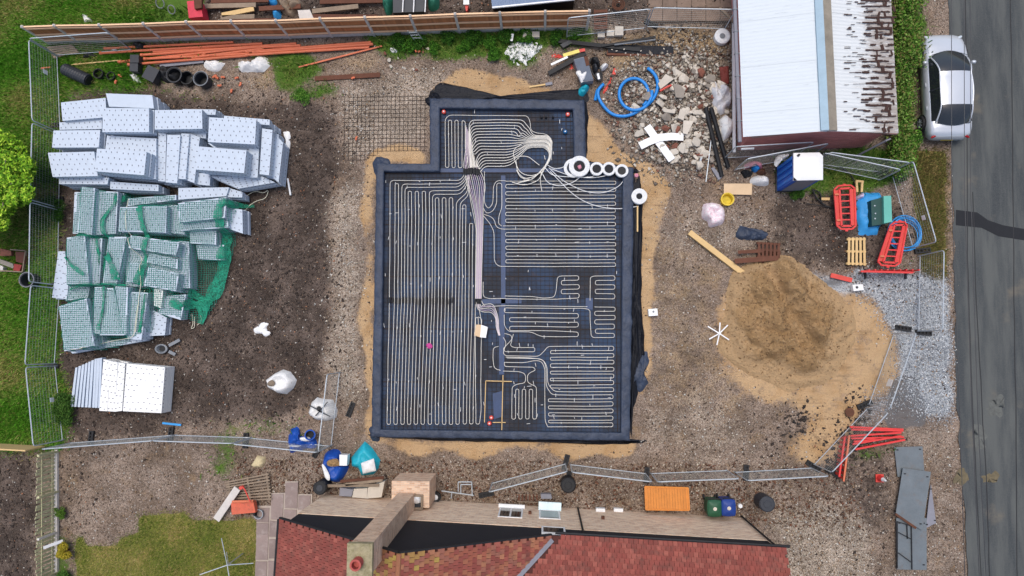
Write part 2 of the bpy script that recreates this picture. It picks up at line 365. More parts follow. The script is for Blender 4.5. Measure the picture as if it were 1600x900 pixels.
c = mixc(nt, mth(nt, 'MULTIPLY', lay(s2.outputs[2], .3), .85), c, sr(104,104,104))
gg = mixc(nt, nfine, sr(60,92,28), sr(100,132,52)); gg = mixc(nt, mth(nt, 'MULTIPLY', sstep(nt, nbig, .5, .72), .7), gg, sr(134,124,70)); c = mixc(nt, lay(s1.outputs[0], .5, .2), c, gg)
lg = mixc(nt, nmid, sr(108,120,52), sr(166,150,92)); lg = mixc(nt, mth(nt, 'MULTIPLY', nfine, .8), lg, sr(92,108,48)); lg = mixc(nt, mth(nt, 'MULTIPLY', sstep(nt, noi(nt, geo, 1.0, 6, .65), .48, .66), .7), lg, sr(172,146,98)); lg = mixc(nt, mth(nt, 'MULTIPLY', sstep(nt, noi(nt, geo, .7, 5, .6), .55, .7), .6), lg, sr(76,104,36)); c = mixc(nt, lay(s1.outputs[1], .25, .1), c, lg)
mp9 = nd(nt, 'ShaderNodeMapping'); nt.links.new(geo, mp9.inputs[0]); mp9.inputs['Scale'].default_value = (.35, 3.2, 1); mp9.inputs['Rotation'].default_value = (0, 0, .5)
rut = noi(nt, mp9.outputs[0], 1.5, 4, .6); bare = mth(nt, 'SUBTRACT', 1.0, mth(nt, 'ADD', s1.outputs[0], s1.outputs[1]), clamp=True); c = mixc(nt, mth(nt, 'MULTIPLY', sstep(nt, rut, .55, .68), mth(nt, 'MULTIPLY', bare, .28)), c, sr(84,68,54))
c = mixc(nt, mth(nt, 'MULTIPLY', sstep(nt, rut, .34, .46), 0.0), c, sr(184,164,138))
c = mixc(nt, 1.0, c, (.93, .92, .92), 'MULTIPLY')
nt.links.new(c, b.inputs['Base Color']); b.inputs['Roughness'].default_value = .92; b.inputs['Specular IOR Level'].default_value = .2
bh = mth(nt, 'ADD', mth(nt, 'MULTIPLY', vd1, -.5), mth(nt, 'MULTIPLY', nfine, .8)); bh = mth(nt, 'ADD', bh, mth(nt, 'MULTIPLY', vh2, .35))
bn = nd(nt, 'ShaderNodeBump'); bn.inputs['Strength'].default_value = .8; bn.inputs['Distance'].default_value = .05
nt.links.new(bh, bn.inputs['Height']); nt.links.new(bn.outputs[0], b.inputs['Normal'])
M_ground = m
g = npmesh('ground', np.stack([VX.ravel(), VY.ravel(), Z.ravel()], 1), F, M_ground, smooth=True); props(g, kind='structure')
pd = lambda k: np.pad(MK[k], 1, mode='edge').ravel()
for nm, ks in (('m1', ('grass','lawn','soil','sand')), ('m2', ('pale','tan','wet','grav'))):
    at = g.data.color_attributes.new(nm, 'FLOAT_COLOR', 'POINT'); at.data.foreach_set('color', np.stack([pd(k) for k in ks], 1).astype(np.float32).ravel())
# ---------------------------------------------------------------- road
m, nt, b = newmat('asphalt'); geo = nd(nt, 'ShaderNodeNewGeometry').outputs['Position']
mp = nd(nt, 'ShaderNodeMapping'); nt.links.new(geo, mp.inputs[0]); mp.inputs['Scale'].default_value = (1, .12, 1)
st = noi(nt, mp.outputs[0], 1.6, 5, .6); fi = noi(nt, geo, 30, 3, .8); bg_ = noi(nt, geo, .6, 5, .6)
c = mixc(nt, sstep(nt, st, .35, .65), sr(54,59,62), sr(84,87,85)); c = mixc(nt, mth(nt, 'MULTIPLY', sstep(nt, fi, .4, .7), .45), c, sr(94,95,90)); c = mixc(nt, mth(nt, 'MULTIPLY', sstep(nt, bg_, .58, .75), .6), c, sr(112,104,90))
nt.links.new(c, b.inputs['Base Color']); b.inputs['Roughness'].default_value = .85
bn = nd(nt, 'ShaderNodeBump'); bn.inputs['Strength'].default_value = .5; bn.inputs['Distance'].default_value = .01; nt.links.new(fi, bn.inputs['Height']); nt.links.new(bn.outputs[0], b.inputs['Normal'])
M_road = m
edge = [(1474,-900),(1478,-100),(1484,60),(1486,230),(1490,330),(1491,450),(1494,600),(1500,700),(1508,800),(1512,900),(1520,1100),(1560,2000)]
def redge(t, off=0):
    i = min(int(t*(len(edge)-1)), len(edge)-2); f = t*(len(edge)-1)-i; return P(edge[i][0]*(1-f)+edge[i+1][0]*f, edge[i][1]*(1-f)+edge[i+1][1]*f, 0)
mb = MB()
def rf(u, v):
    p = redge(v); q = p.x+(u**2)*60 if u > 0 else p.x+.12*mnoise.noise(Vector((0, p.y*1.3, 0)))
    return (q, p.y, .012 if u > 0.04 else .004)
mb.grid(20, 160, rf); r_ = obj('road', mb, M_road, loc=(0,0,0)); props(r_, kind='structure')
M_roadd = mat('new_asphalt', sr(28,30,34), .8, .2, 3, .4, 40)
mb = MB(); pts = zm(1400,300,1.5,[(140,42),(190,48),(215,66),(250,78),(330,92),(330,118),(240,104),(200,84),(140,78)])
mb.prism([p+Vector((0,0,.018)) for p in PP(pts, 0)], .0); props(obj('road_patch', mb, M_roadd), kind='structure')
M_joint = mat('bitumen_joint', (.018,.018,.02), .6, .2)
for pl in ([(1508,-60),(1511,200),(1512,400),(1518,600),(1533,900),(1545,1000)], [(1520,300),(1527,500),(1542,760),(1550,1000)], [(1577,-60),(1581,100),(1584,400),(1588,700),(1590,1000)]):
    mb = MB(); pp = PP(pl, .018)
    for a, c_ in zip(pp, pp[1:]):
        n = 8
        for k in range(n):
            p = a.lerp(c_, k/n); q = a.lerp(c_, (k+1)/n); o_ = .03*mnoise.noise(p*2); mb.bar(p+Vector((o_,0,0)), q+Vector((.03*mnoise.noise(q*2),0,0)), .035, .006)
    props(obj('road_joint', mb, M_joint), kind='structure')
# ---------------------------------------------------------------- loose stones (stuff)
OCT = np.array([[1,0,0],[-1,0,0],[0,1,0],[0,-1,0],[0,0,1],[0,0,-1]], float); OF = np.array([[0,2,4],[2,1,4],[1,3,4],[3,0,4],[2,0,5],[1,2,5],[3,1,5],[0,3,5]])
def stones(name, n, dens, s0, s1, pal, box, flatn=.6, zoff=0, label=None, zfn=None):
    x = rng.uniform(box[0], box[1], n*6); y = rng.uniform(box[2], box[3], n*6); k = rng.random(n*6) < dens(x, y); x = x[k][:n]; y = y[k][:n]; n = len(x)
    s = s0+(s1-s0)*rng.random(n)**3; a = rng.uniform(0, 6.28, n)
    jt = 1+rng.uniform(-.35, .35, (n, 6, 3)); V = OCT[None]*jt+rng.uniform(-.25,.25,(n,6,3)); V = V*s[:,None,None]*np.array([1.15,.8,flatn])/2
    ca, sa_ = np.cos(a)[:,None], np.sin(a)[:,None]; X = V[:,:,0]*ca-V[:,:,1]*sa_; Y = V[:,:,0]*sa_+V[:,:,1]*ca
    z = (zfn(x, y) if zfn else samp(HZf, x, y))+s*flatn*.2+zoff; W = np.stack([X+x[:,None], Y+y[:,None], V[:,:,2]+z[:,None]], -1)
    F_ = OF[None]+(np.arange(n)*6)[:,None,None]; pal = np.array(pal); ci = rng.integers(0, len(pal), n); cc = pal[ci]*rng.uniform(.6, 1.1, (n,1)); cc = np.repeat(cc, 6, 0)
    o = npmesh(name, W.reshape(-1,3), F_.reshape(-1,3), M_stone, cc); props(o, label, None, None, 'stuff'); return o
slab_ex = inpoly([tuple(P(a,b)[:2]) for a,b in [(585,145),(1000,145),(1000,700),(585,700)]], GX, GY).astype(float)
built = np.maximum(slab_ex, inpoly([tuple(P(a,b)[:2]) for a,b in [(480,775),(1160,805),(1160,1200),(430,1200)]], GX, GY))
off = np.clip(MK['grass']*1.2+MK['lawn']*1.5+MK['sand']*.95+MK['wet']+built+np.where(GX > P(1490,300).x, 1, 0), 0, 1)
PALG = [sr(146,128,108), sr(110,94,80), sr(180,166,148), sr(76,62,52), sr(160,132,102), sr(206,198,186)]
VIEW = (-25.5, 22.5, -11.5, 16.5)
stones('gravel', 46000, lambda x, y: (1-samp(off, x, y))*(1-.85*samp(MK['soil'], x, y))*(.5+.5*samp(MK['pale'], x, y)), .022, .11, PALG, VIEW)
stones('soil_stones', 7000, lambda x, y: samp(MK['soil'], x, y)*(1-samp(off, x, y)), .025, .11, [sr(150,138,124), sr(110,98,88), sr(205,200,190), sr(170,120,90), sr(90,80,72)], VIEW)
stones('soil_clods', 16000, lambda x, y: samp(MK['soil'], x, y)*(1-samp(off, x, y)), .05, .16, [sr(74,62,54), sr(60,50,44), sr(86,74,66)], VIEW)
stones('grey_aggregate', 16000, lambda x, y: samp(MK['grav'], x, y)*(1-np.where(x > P(1490,300).x, 1, 0)), .03, .08, [sr(196,200,202), sr(154,160,166), sr(226,228,228), sr(126,132,138)], (14, 19.5, -4.5, 4))
stones('pale_gravel', 16000, lambda x, y: samp(MK['pale'], x, y)*(1-samp(off, x, y)), .03, .12, [sr(196,184,164), sr(168,152,130), sr(214,208,196), sr(140,124,104)], VIEW)
stones('dark_clods', 900, lambda x, y: samp(mask([[(1340,612),(1352,640),(1345,700),(1270,735),(1300,680),(1325,640)], ([(1205,640),(1262,640),(1262,680),(1225,695)],.5)], 2), x, y), .05, .2, [sr(66,58,52), sr(80,70,62), sr(52,48,46)], (9, 16, -7, -1))
stones('rubble_fines', 5200, lambda x, y: samp(rubble, x, y)**1.0, .07, .24, [sr(160,150,134), sr(136,126,114), sr(184,176,162), sr(120,92,78), sr(196,188,174), sr(108,98,88)], (3, 9.5, 7, 15), zoff=.03)
stones('bottom_gravel', 7000, lambda x, y: ((y < -5.3) & (y > -8)).astype(float)*(1-samp(off, x, y)), .05, .15, [sr(108,82,64), sr(142,120,98), sr(84,62,50), sr(176,160,140), sr(120,80,60)], (-14, 14, -9, -4.5))
# ---------------------------------------------------------------- grass (stuff)
def blades(name, n, dens, box, h0, h1, wd, pal, label, zo=0):
    x = rng.uniform(box[0], box[1], n*5); y = rng.uniform(box[2], box[3], n*5); k = rng.random(n*5) < dens(x, y); x = x[k][:n]; y = y[k][:n]; n = len(x)
    a = rng.uniform(0, 6.28, n); h = rng.uniform(h0, h1, n)*(.6+.8*rng.random(n)); ln = h*rng.uniform(.3, 1.0, n); z = samp(HZf, x, y)+zo
    dx, dy = np.cos(a), np.sin(a); w_ = wd*rng.uniform(.6, 1.4, n)
    p0 = np.stack([x-dy*w_, y+dx*w_, z], 1); p1 = np.stack([x+dy*w_, y-dx*w_, z], 1)
    p2 = np.stack([x+dx*ln*.5+dy*w_*.7, y+dy*ln*.5-dx*w_*.7, z+h*.7], 1); p3 = np.stack([x+dx*ln, y+dy*ln, z+h], 1)
    V = np.stack([p0, p1, p2, p3], 1).reshape(-1, 3); i = np.arange(n)*4; F_ = np.stack([i, i+1, i+2, i+3], 1)
    pal = np.array(pal); patch = np.clip(vnoise(x, y, .6, 9)+.5+rng.normal(0, .22, n), 0, .999); c_ = pal[(patch*len(pal)).astype(int)]*rng.uniform(.7, 1.25, (n,1))
    o = npmesh(name, V, F_, M_leaf, np.repeat(c_, 4, 0)); props(o, label, None, None, 'stuff'); return o
blades('grass', 95000, lambda x, y: samp(MK['grass'], x, y)**1.5*(x < -18.5)*1.0, (-26.5, -18, -6, 17), .06, .2, .012, [sr(76,134,32), sr(96,152,44), sr(118,164,58), sr(148,162,80), sr(172,162,100)], None)
blades('weeds', 45000, lambda x, y: (samp(MK['grass'], x, y)**2)*(x >= -20), (-23, 19, -11, 16), .08, .3, .018, [sr(56,98,30), sr(84,126,42), sr(110,144,58), sr(140,154,80)], None)
blades('lawn_grass', 50000, lambda x, y: samp(MK['lawn'], x, y), (-22, -12.5, -12, -7), .03, .09, .009, [sr(82,106,38), sr(136,150,62), sr(166,160,84), sr(198,180,120)], None)
blades('verge_grass', 14000, lambda x, y: samp(MK['lawn'], x, y), (16, 19, 2, 9), .04, .12, .01, [sr(100,96,52), sr(132,112,72), sr(76,92,40), sr(150,128,90)], None)
# ---------------------------------------------------------------- foundation with heating loops
fnd = thing('foundation_formwork', 'large stepped foundation tray lined with blue black membrane in the middle of the site', 'foundation', P(790, 430, 0))
RZ = .34
inner = [(687,169),(895,171),(897,262),(973,266),(972,400),(970,676),(595,671),(600,268),(687,268)]
outer = [(671,153),(913,156),(916,252),(990,262),(989,400),(984,689),(580,683),(588,255),(672,256)]
I_ = PP(inner, RZ); O_ = PP(outer, RZ)
m, nt, b = newmat('tray_floor_membrane'); geo = nd(nt, 'ShaderNodeNewGeometry').outputs['Position']
n1 = noi(nt, geo, .55, 5, .6); n2 = noi(nt, geo, 2.2, 6, .7)
c = mixc(nt, sstep(nt, n1, .4, .6), sr(50,54,62), sr(56,72,96)); c = mixc(nt, mth(nt, 'MULTIPLY', sstep(nt, n2, .5, .7), .6), c, sr(74,62,54)); c = mixc(nt, mth(nt, 'MULTIPLY', sstep(nt, noi(nt, geo, 5, 5, .7), .62, .74), .4), c, sr(84,72,62))
nt.links.new(c, b.inputs['Base Color']); b.inputs['Roughness'].default_value = .7; b.inputs['Specular IOR Level'].default_value = .12
bn = nd(nt, 'ShaderNodeBump'); bn.inputs['Strength'].default_value = .6; bn.inputs['Distance'].default_value = .03; nt.links.new(n2, bn.inputs['Height']); nt.links.new(bn.outputs[0], b.inputs['Normal'])
M_floor = m
mb = MB(); pts = PP(inner, .06); mb.add(pts[::-1], [tuple(range(len(pts)))]); obj('tray_floor', mb, M_floor, fnd)
# upstand walls: wrinkled strips between inner and outer outline
n = len(I_)
for k in range(n):
    a0, a1, b0, b1 = I_[k], I_[(k+1) % n], O_[k], O_[(k+1) % n]
    L = (a1-a0).length; ns = max(6, int(L/.06)); mb = MB()
    prof = [(0, .055), (0, RZ-.02), (.06, RZ+.015), (.35, RZ+.02), (.7, RZ+.015), (.95, RZ), (1.0, RZ-.03), (1.03, .15), (1.07, -.02)]
    def wf(u, v):
        i = v*(len(prof)-1); i0 = min(int(i), len(prof)-2); f = i-i0; t = prof[i0][0]*(1-f)+prof[i0+1][0]*f; z = prof[i0][1]*(1-f)+prof[i0+1][1]*f
        p = a0.lerp(a1, u).lerp(b0.lerp(b1, u), t); q = Vector((p.x*1.7, p.y*1.7, z))
        w_ = mnoise.noise(q*1.6)*.035+mnoise.noise(q*4)*.02+mnoise.noise(q*9)*.012
        d = (b0.lerp(b1, u)-a0.lerp(a1, u)).normalized(); e = min(1, i/2)
        return (p.x+d.x*w_*(t > .8), p.y+d.y*w_*(t > .8), z+(w_*.7 if 0 < t < 1.0 else 0))
    mb.grid(ns, 16, wf); obj('upstand', mb, M_memb, fnd, smooth=True)
def lumpoly(poly, z, k=6, amp=.25, seed=0):
    """resample polygon (vectors) radially with noise -> list"""
    return poly
def lump(name, label, cat, poly, h, m, p=2.5, wr=.04, fr=3.0, rings=9, per=4, base=None, parent=None, group=None, jag=0, seed=0, smooth=True, col=None, flat=False, dent=0):
    pts = PP(poly, (0 if base is None else base)+h*.5)
    out = []
    for i in range(len(pts)):
        a, b_ = pts[i], pts[(i+1) % len(pts)]; p0, p3 = pts[i-1], pts[(i+2) % len(pts)]
        for k in range(per):
            t = k/per
            if flat: q = a.lerp(b_, t)
            else: q = .5*((2*a)+(b_-p0)*t+(2*p0-5*a+4*b_-p3)*t*t+(3*a-p0-3*b_+p3)*t**3)
            q = q+Vector((mnoise.noise(q*5+Vector((seed,0,0))), mnoise.noise(q*5+Vector((0,seed+9,0))), 0))*jag; out.append(q)
    c_ = sum(out, Vector())/len(out); mb = MB(); N = len(out); bz = (gz(c_.x, c_.y)-.02) if base is None else base
    mb.v.append((c_.x, c_.y, bz+h*(1-dent)+wr*mnoise.noise(c_*fr)))
    for r in range(1, rings+1):
        t = r/rings
        for q in out:
            x = c_.lerp(q, t); zz = bz+h*(1-t**p)-(h*dent*max(0, 1-(t/.6)**2))
            nz = mnoise.noise(Vector((x.x*fr+seed, x.y*fr, seed)))*1.3+mnoise.noise(Vector((x.x*fr*2.7, x.y*fr*2.7+seed, 3)))*.6
            rg = abs(mnoise.noise(Vector((x.x*fr*1.3+seed*2, x.y*fr*1.3, 7))))
            e = 1 if r < rings else 0
            mb.v.append((x.x, x.y, max(zz+wr*(nz+rg*1.2)*e, bz)))
    for k in range(N): mb.f.append((0, 1+k, 1+(k+1) % N))
    for r in range(rings-1):
        for k in range(N):
            k2 = (k+1) % N; a = 1+r*N; mb.f.append((a+k, a+N+k, a+N+k2, a+k2))
    # fix orientation upward
    v = [Vector(mb.v[i]) for i in mb.f[0]]
    if (v[1]-v[0]).cross(v[2]-v[0]).z < 0: mb.f = [f[::-1] for f in mb.f]
    if parent is not None: return obj(name, mb, m, parent, smooth=smooth, label=label)
    return single(name, label, cat, mb, m, group, smooth=smooth)
# loose membrane skirts
for pl, mm in (([(668,150),(690,128),(720,152),(880,148),(912,138),(918,158),(880,160),(700,160),(672,166)], M_membd), ([(893,166),(912,150),(919,190),(914,262),(900,262),(896,210)], M_membd),
        ([(582,262),(588,246),(606,248),(608,258),(590,275)], M_memb), ([(664,156),(678,143),(690,150),(678,166)], M_membd), ([(984,262),(1000,266),(1004,340),(1003,460),(1008,560),(1002,600),(990,640),(986,680),(983,560),(986,400)], M_membd),
        ([(985,600),(994,565),(1010,548),(1014,562),(1008,585),(1013,600),(1000,612),(992,600)], M_memb), ([(900,250),(995,262),(992,272),(905,262)], M_membd), ([(576,670),(590,668),(592,690),(580,688)], M_memb), ([(585,682),(700,690),(860,692),(985,694),(985,686),(700,684),(590,678)], M_membd)):
    lump('membrane_skirt', None, None, pl, .16, mm, p=2, wr=.07, fr=3.5, rings=7, per=7, base=0.0, parent=fnd, jag=.08)
# rebar mesh in the tray
mb = MB(); IX = [tuple(P(a, b, .08)[:2]) for a, b in inner]
def clipline(fixed, axis, lo, hi, poly, step=.05):
    ts = np.arange(lo, hi, step); X = ts if axis == 0 else np.full_like(ts, fixed); Y = np.full_like(ts, fixed) if axis == 0 else ts
    k = inpoly(poly, X, Y); segs = []; s0 = None
    for i in range(len(ts)):
        if k[i] and s0 is None: s0 = ts[i]
        if (not k[i] or i == len(ts)-1) and s0 is not None: segs.append((s0, ts[i-1])); s0 = None
    return segs
for i, y in enumerate(np.arange(-4.2, 11, .2)):
    for s0, s1 in clipline(y, 0, -8, 5, IX): mb.bar((s0, y+.01, .075+.005*(i % 2)), (s1, y-.02, .075), .014 if i % 12 else .04)
for i, x in enumerate(np.arange(-7.6, 4.2, .2)):
    for s0, s1 in clipline(x, 1, -5, 11, IX): mb.bar((x, s0, .092), (x-.02, s1, .092), .014 if i % 11 else .035)
obj('rebar_mesh', mb, M_steel, fnd, kind='stuff')
# blue joint strips
M_joinb = mat('blue_joint_strip', sr(40,62,98), .5, .3, 4, .4)
for pl in ([(684,264),(896,264),(896,270),(684,270)], [(783,275),(790,275),(790,480),(783,480)], [(780,480),(789,480),(788,585),(780,585)], [(750,468),(815,466),(815,474),(750,475)], [(915,466),(926,466),(926,484),(915,484)], [(770,615),(786,610),(786,650),(772,655)]):
    mb = MB(); mb.prism([p+Vector((0,0,.102)) for p in PP(pl, 0)], .064); obj('joint_strip', mb, M_joinb, fnd)
# ---- pipes
def fillet(pts, r, seg=5):
    pts = [Vector(p) for p in pts]; out = [pts[0]]
    for i in range(1, len(pts)-1):
        a, b_, c_ = pts[i-1], pts[i], pts[i+1]; d1 = (a-b_); d2 = (c_-b_); l1, l2 = d1.length, d2.length
        if l1 < 1e-6 or l2 < 1e-6: continue
        d1 /= l1; d2 /= l2; rr = min(r, l1*.49, l2*.49)
        p, q = b_+d1*rr, b_+d2*rr
        for k in range(seg+1):
            t = k/seg; out.append(p*(1-t)**2+b_*2*t*(1-t)+q*t*t)
    out.append(pts[-1]); return out
PZ = .13
def pipe(pts, label, r=.19, rad=.012, m=None, z=PZ, parent=None, wob=.02, name='heating_pipe', fil=True):
    ps = PP(pts, z)
    if fil: ps = fillet(ps, r)
    if wob:
        o2 = []
        for a, b_ in zip(ps, ps[1:]):
            n_ = max(1, int((b_-a).length/.5))
            for k in range(n_): o2.append(a.lerp(b_, k/n_))
        o2.append(ps[-1]); ps = [p+Vector((mnoise.noise(p*.8), mnoise.noise(p*.8+Vector((5,5,5))), 0))*wob for p in o2]
    mb = MB(); mb.tube(ps, rad, 5)
    if parent: return obj(name, mb, m or M_pipe, parent)
    o = single(name, label, 'pipe', mb, m or M_pipe); return o
def serp_h(x0, x1, ys, first='L'):
    """horizontal serpentine; start at side `first`"""
    out = []; s = first
    for y in ys:
        out += [(x0, y), (x1, y)] if s == 'L' else [(x1, y), (x0, y)]
        s = 'R' if s == 'L' else 'L'
    return out
# left field: 28 legs
bc = [607.4,618,629,639.4,650,660.6,671.6,682.6,693.6,704.4,715,726.4,736.4,746]
tops = [609.6,617.4,622.8,628,633,638,643.2,649,654.2,660,665.2,671,676,680.3,686,691.2,697,702,707.6,713,718,723,728,733.8,738.8,744,748]
legsb = [x for c_ in bc for x in (c_-2.7, c_+2.7)]
def leg(i, ytop): return [(tops[i], ytop), (tops[i]-1, 470), (legsb[i], 640), (legsb[i], 663)]
pA = [(728,262),(725,275),(718,282),(609.6,282)]+leg(0,282)[1:]+leg(1,287)[::-1]+leg(2,287)+leg(3,287.5)[::-1]+[(718,287.5),(727,278),(730,262)]
pB = [(730,262),(728,282),(716,292.5),(633,292.5)]+leg(4,292.5)[1:]
for q in (5,7,9): pB += leg(q,298.5)[::-1]+leg(q+1,298.5)
pB += leg(11,298)[::-1]+[(718,298),(729,286),(732,262)]
pC = [(732,262),(730,290),(719,303.5),(676,303.5)]+leg(12,303)[1:]
for q in (13,15,17): pC += leg(q,309)[::-1]+leg(q+1,309)
pC += leg(19,318)[::-1]+[(716,313),(731,300),(733,262)]
pD = [(734,262),(732,306),(719,317)]+leg(20,322)[1:]+leg(21,320)[::-1]+leg(22,320)+leg(23,349)[::-1]+leg(24,349)+leg(25,358)[::-1]+[(735,310),(733,280),(734,262)]
pE = [(746,470),(752,500),(752,520)]+[(751.5,640),(749,663)]+[(743.5,663),(743,540),(743,496),(747,496),(748,520)]
for p_, l_ in ((pA,'outermost left loop of pale heating pipe running the full length of the tray'), (pB,'second loop of pale heating pipe from the left edge of the tray'), (pC,'third loop of pale heating pipe from the left edge of the tray'), (pD,'fourth loop of pale heating pipe from the left, beside the mauve bundle'), (pE,'narrow pale heating pipe loop passing under the cardboard box')):
    pipe(p_, l_)
# right field
ysR = [283,288,293.7,299.2,304.6,310,315.6,321,326.4,331.8,337.2,342.4,347.6,353]
p1 = [(757,268),(757,318),(763,327),(770,318),(771,290),(776,282),(790,282.5)]+serp_h(790,962,ysR,'L')+[(786,353)]
pipe(p1, 'pale heating pipe snaking across the upper right of the tray under the coil tails')
ysR2 = [358,363.6,369,374.2,379.4,384.6,389.8,395,400.4,405.8,411,416.4]
pipe([(756,335),(766,338),(772,343),(775,354),(783,358),(790,358)]+serp_h(790,962,ysR2,'L'), 'pale heating pipe snaking across the middle right of the tray')
pipe([(755,325),(760,334),(770,330),(776,318),(776,286),(784,286),(784,325),(779,338),(779,350),(784,353)], 'short pale pipe hairpin beside the blue vertical joint strip')
pipe([(755,337),(766,350),(772,362),(772,408),(778,416),(790,416.4)], 'pale pipe curving down beside the blue vertical joint strip')
pipe([(755,440),(755,464),(764,467),(782,466.5),(840,467.5),(862,467.5),(905,466),(905,459),(877,459),(877,452),(905,452),(905,445),(877,445),(877,438),(904,438),(904,431),(871,431),(869,455),(866,464),(850,466),(830,463),(789,462.5)], 'small pale pipe loop with four bends at the left of the upper bathroom pair', .17)
pipe([(922,470),(922,433),(928,431),(961,431),(961,438),(930,438),(930,445),(961,445),(961,452),(930,452),(930,459),(961,459),(961,467),(929,467)], 'small pale pipe loop with four bends near the right upstand', .17)
pipe([(752,470),(757,479),(766,479),(789,477.5),(850,478),(918,479.5)], 'straight pale pipe running right from the second sleeve cluster')
pipe([(929,480),(961,480),(961,486.5),(929,486.5),(929,493),(961,493),(961,499.5),(929,499.5),(929,506.5),(960,506.5),(960,514),(930,514),(930,521),(960,521),(960,527.5),(924,527.5),(922,500),(922,484),(912,482),(788,481),(788,488.5),(904,490),(904,497),(796,496.5),(796,503),(904,503.5),(904,511),(796,510),(796,517),(870,517),(904,519),(904,526),(845,526),(830,519),(795,518.5),(788,510),(788,492)], 'long pale pipe joining two loops right of the cardboard box', .17)
yL = [541,547.6,552.4,558,562.6,568.4,574,580,584.6,591,595,601.6,606.4]
pipe([(786,527),(791,535),(786,552),(790,556),(842,556.5),(849,550),(856,541),(865,541)]+serp_h(860,959,yL,'L')+[(959,612.4),(866,612),(856,600),(855,572),(848,561),(830,559),(790,558)], 'upper loop of pale heating pipe in the lower right corner field')
yM = [617.2,623.4,628,634.4,639,645,650,656.4,660.6,666.8]
pipe([(792,559.5),(840,560),(850,563),(853.5,575),(853.5,604),(862,616),(868,617.2)]+serp_h(857,958,yM,'L')[1:]+[(856,667),(851.5,658),(851.5,575),(846,564),(835,563),(820,566.5),(788,566.5)], 'bottom loop of pale heating pipe in the lower right corner field')
pipe([(788,521),(799,524),(800,532),(797,540),(803,543),(836,543),(836,549.5),(789,549.5),(786,545),(800,530),(802,522)], 'tangled short pale pipe just below the box', .15)
pipe([(788,566),(788,573),(834,573.5),(837,578),(828,582),(824,586),(824,597),(831,601),(838,604),(838,655),(832,655),(832,608),(826.5,608),(826.5,655),(821,655),(821,608),(815.5,608),(815.5,655),(810.5,655),(810.5,608),(805.5,608),(805.5,655),(799.8,655),(800,604),(808,600),(821,598),(821,584),(812,580.5),(786,580)], 'W shaped pale pipe loop at the bottom centre of the tray', .16)
pipe([(779,541),(771,543),(770,560),(772,576),(782,579)], 'short C shaped pale pipe left of the W shaped loop')
pipe([(747,495),(753,498),(752,507)], 'tiny pale pipe hook above the cardboard box')
# bundles
bund = thing('pipe_bundle', 'mauve bundle of parallel pipes running down through two black sleeve clusters', 'pipe bundle', P(745, 380, .1))
for i in range(10):
    t = i/9; x0 = 724.5+t*26; xt = 728+t*12
    mm = M_pipep if i % 3 else M_pipe
    pipe([(728+t*10,196+i*3),(728+t*10,235),(724+t*20,258),(x0+2,270),(x0+6+t*3,290),(738+t*17,312),(745+t*9.5,352),(744.5+t*8.5,420),(743.5+t*8.5,467)], None, .5, .013, mm, PZ+.03+(i % 2)*.02, bund, name='pipe')
for i in range(5):
    t = i/4; pipe([(743.5+t*6,470),(746+t*5,484-i),(756,488-3*i),(768+t*3,487-3.2*i),(775+t*4,496),(775+t*4,512),(779+t*2,524)], None, .35, .013, M_pipep if i % 2 else M_pipe, PZ+.03, bund, name='pipe')
# sleeves
def sleeve(px, py, L=10):
    mb = MB(); zz = PZ+(.12 if py < 300 else .03); a, b_ = P(px, py-L/2, zz), P(px+random.uniform(-.6,.6), py+L/2, zz); mb.tube([a, b_], .042, 7)
    return props(obj('pipe_sleeve', mb, M_black), 'black sleeve on a pipe where it crosses the joint', 'pipe sleeve', 'black sleeves over the pipes')
for i in range(11): sleeve(725+i*2.4, 268+random.uniform(-1,1), 9)
for i in range(20): sleeve(609+i*5.2+random.uniform(-.5,.5), 470+random.uniform(-2,2), 9)
for i in range(4): sleeve(743+i*2.6, 471, 8)
# fan to the manifold bundle
N = 17
for i in range(N):
    t = i/(N-1); y = 187+i*4.6; xs_ = 736+t*9
    conv = 212+i*1.15
    path = [(735+t*14,262)]
    if i < 11: path += [(733+t*8, 232+t*12), (733+i*.9, y+6+i*.3), (738+i*1.2, y)]
    else: path += [(744+(i-11)*1.2, y+10), (752+(i-11), y)]
    if i < 5: path += [(814-i*2.6+2, y), (822-i*3, y+8), (826-i*3.2, 200+i*2.5), (832-i*2, conv)]
    else: path += [(800-(i-5)*.4, y), (812+(i%3), y*.45+conv*.55), (824, conv)]
    R_ = 1-t*.75
    path += [(848+8*R_, conv), (856+6*R_, conv+8), (857+5*R_, 246), (852+4*R_, 258)]
    k = i % 4
    path += [[(846,268),(830,282),(806+i, 286-i*.4)], [(848,270),(842,282),(822,290),(800,284)], [(846,266),(838,276),(815,280),(806,266)], [(845,272),(844,288),(846,300)]][k]
    pipe(path, 'pale pipe in the sheaf curling round to the manifold loop', .45, .015, M_pipe, PZ+.03+(i % 5)*.03, name='manifold_pipe', wob=.05)
    bpy.data.objects['manifold_pipe' if i == 0 else f'manifold_pipe.{i:03d}']['group'] = 'pipes fanning into the manifold loop'
pipe([(727,262),(731,250),(727,232),(727,190),(722,188),(722,262),(716,262),(716,188),(711,188),(711,262),(706,262),(706,188),(701,188),(701,262),(695.5,262),(696,186),(702,180),(728,180),(824,181),(828,190),(829,204),(838,208),(852,209),(861,216),(862,250)], 'comb shaped pale pipe loop in the top left corner of the tray', .16)
for pl, l9 in zip(([(802,240),(804,232),(815,225)],[(802,240),(805,255),(812,270),(830,276),(850,268)], [(803,248),(812,244),(825,244),(843,258)], [(806,252),(808,270),(822,281),(838,274)]), ('upper left side','lower left side','inside','bottom')):
    pipe(pl, 'loose pale pipe tail curling over the '+l9+' of the manifold loop', .4, .016, M_pipe, PZ+.12)
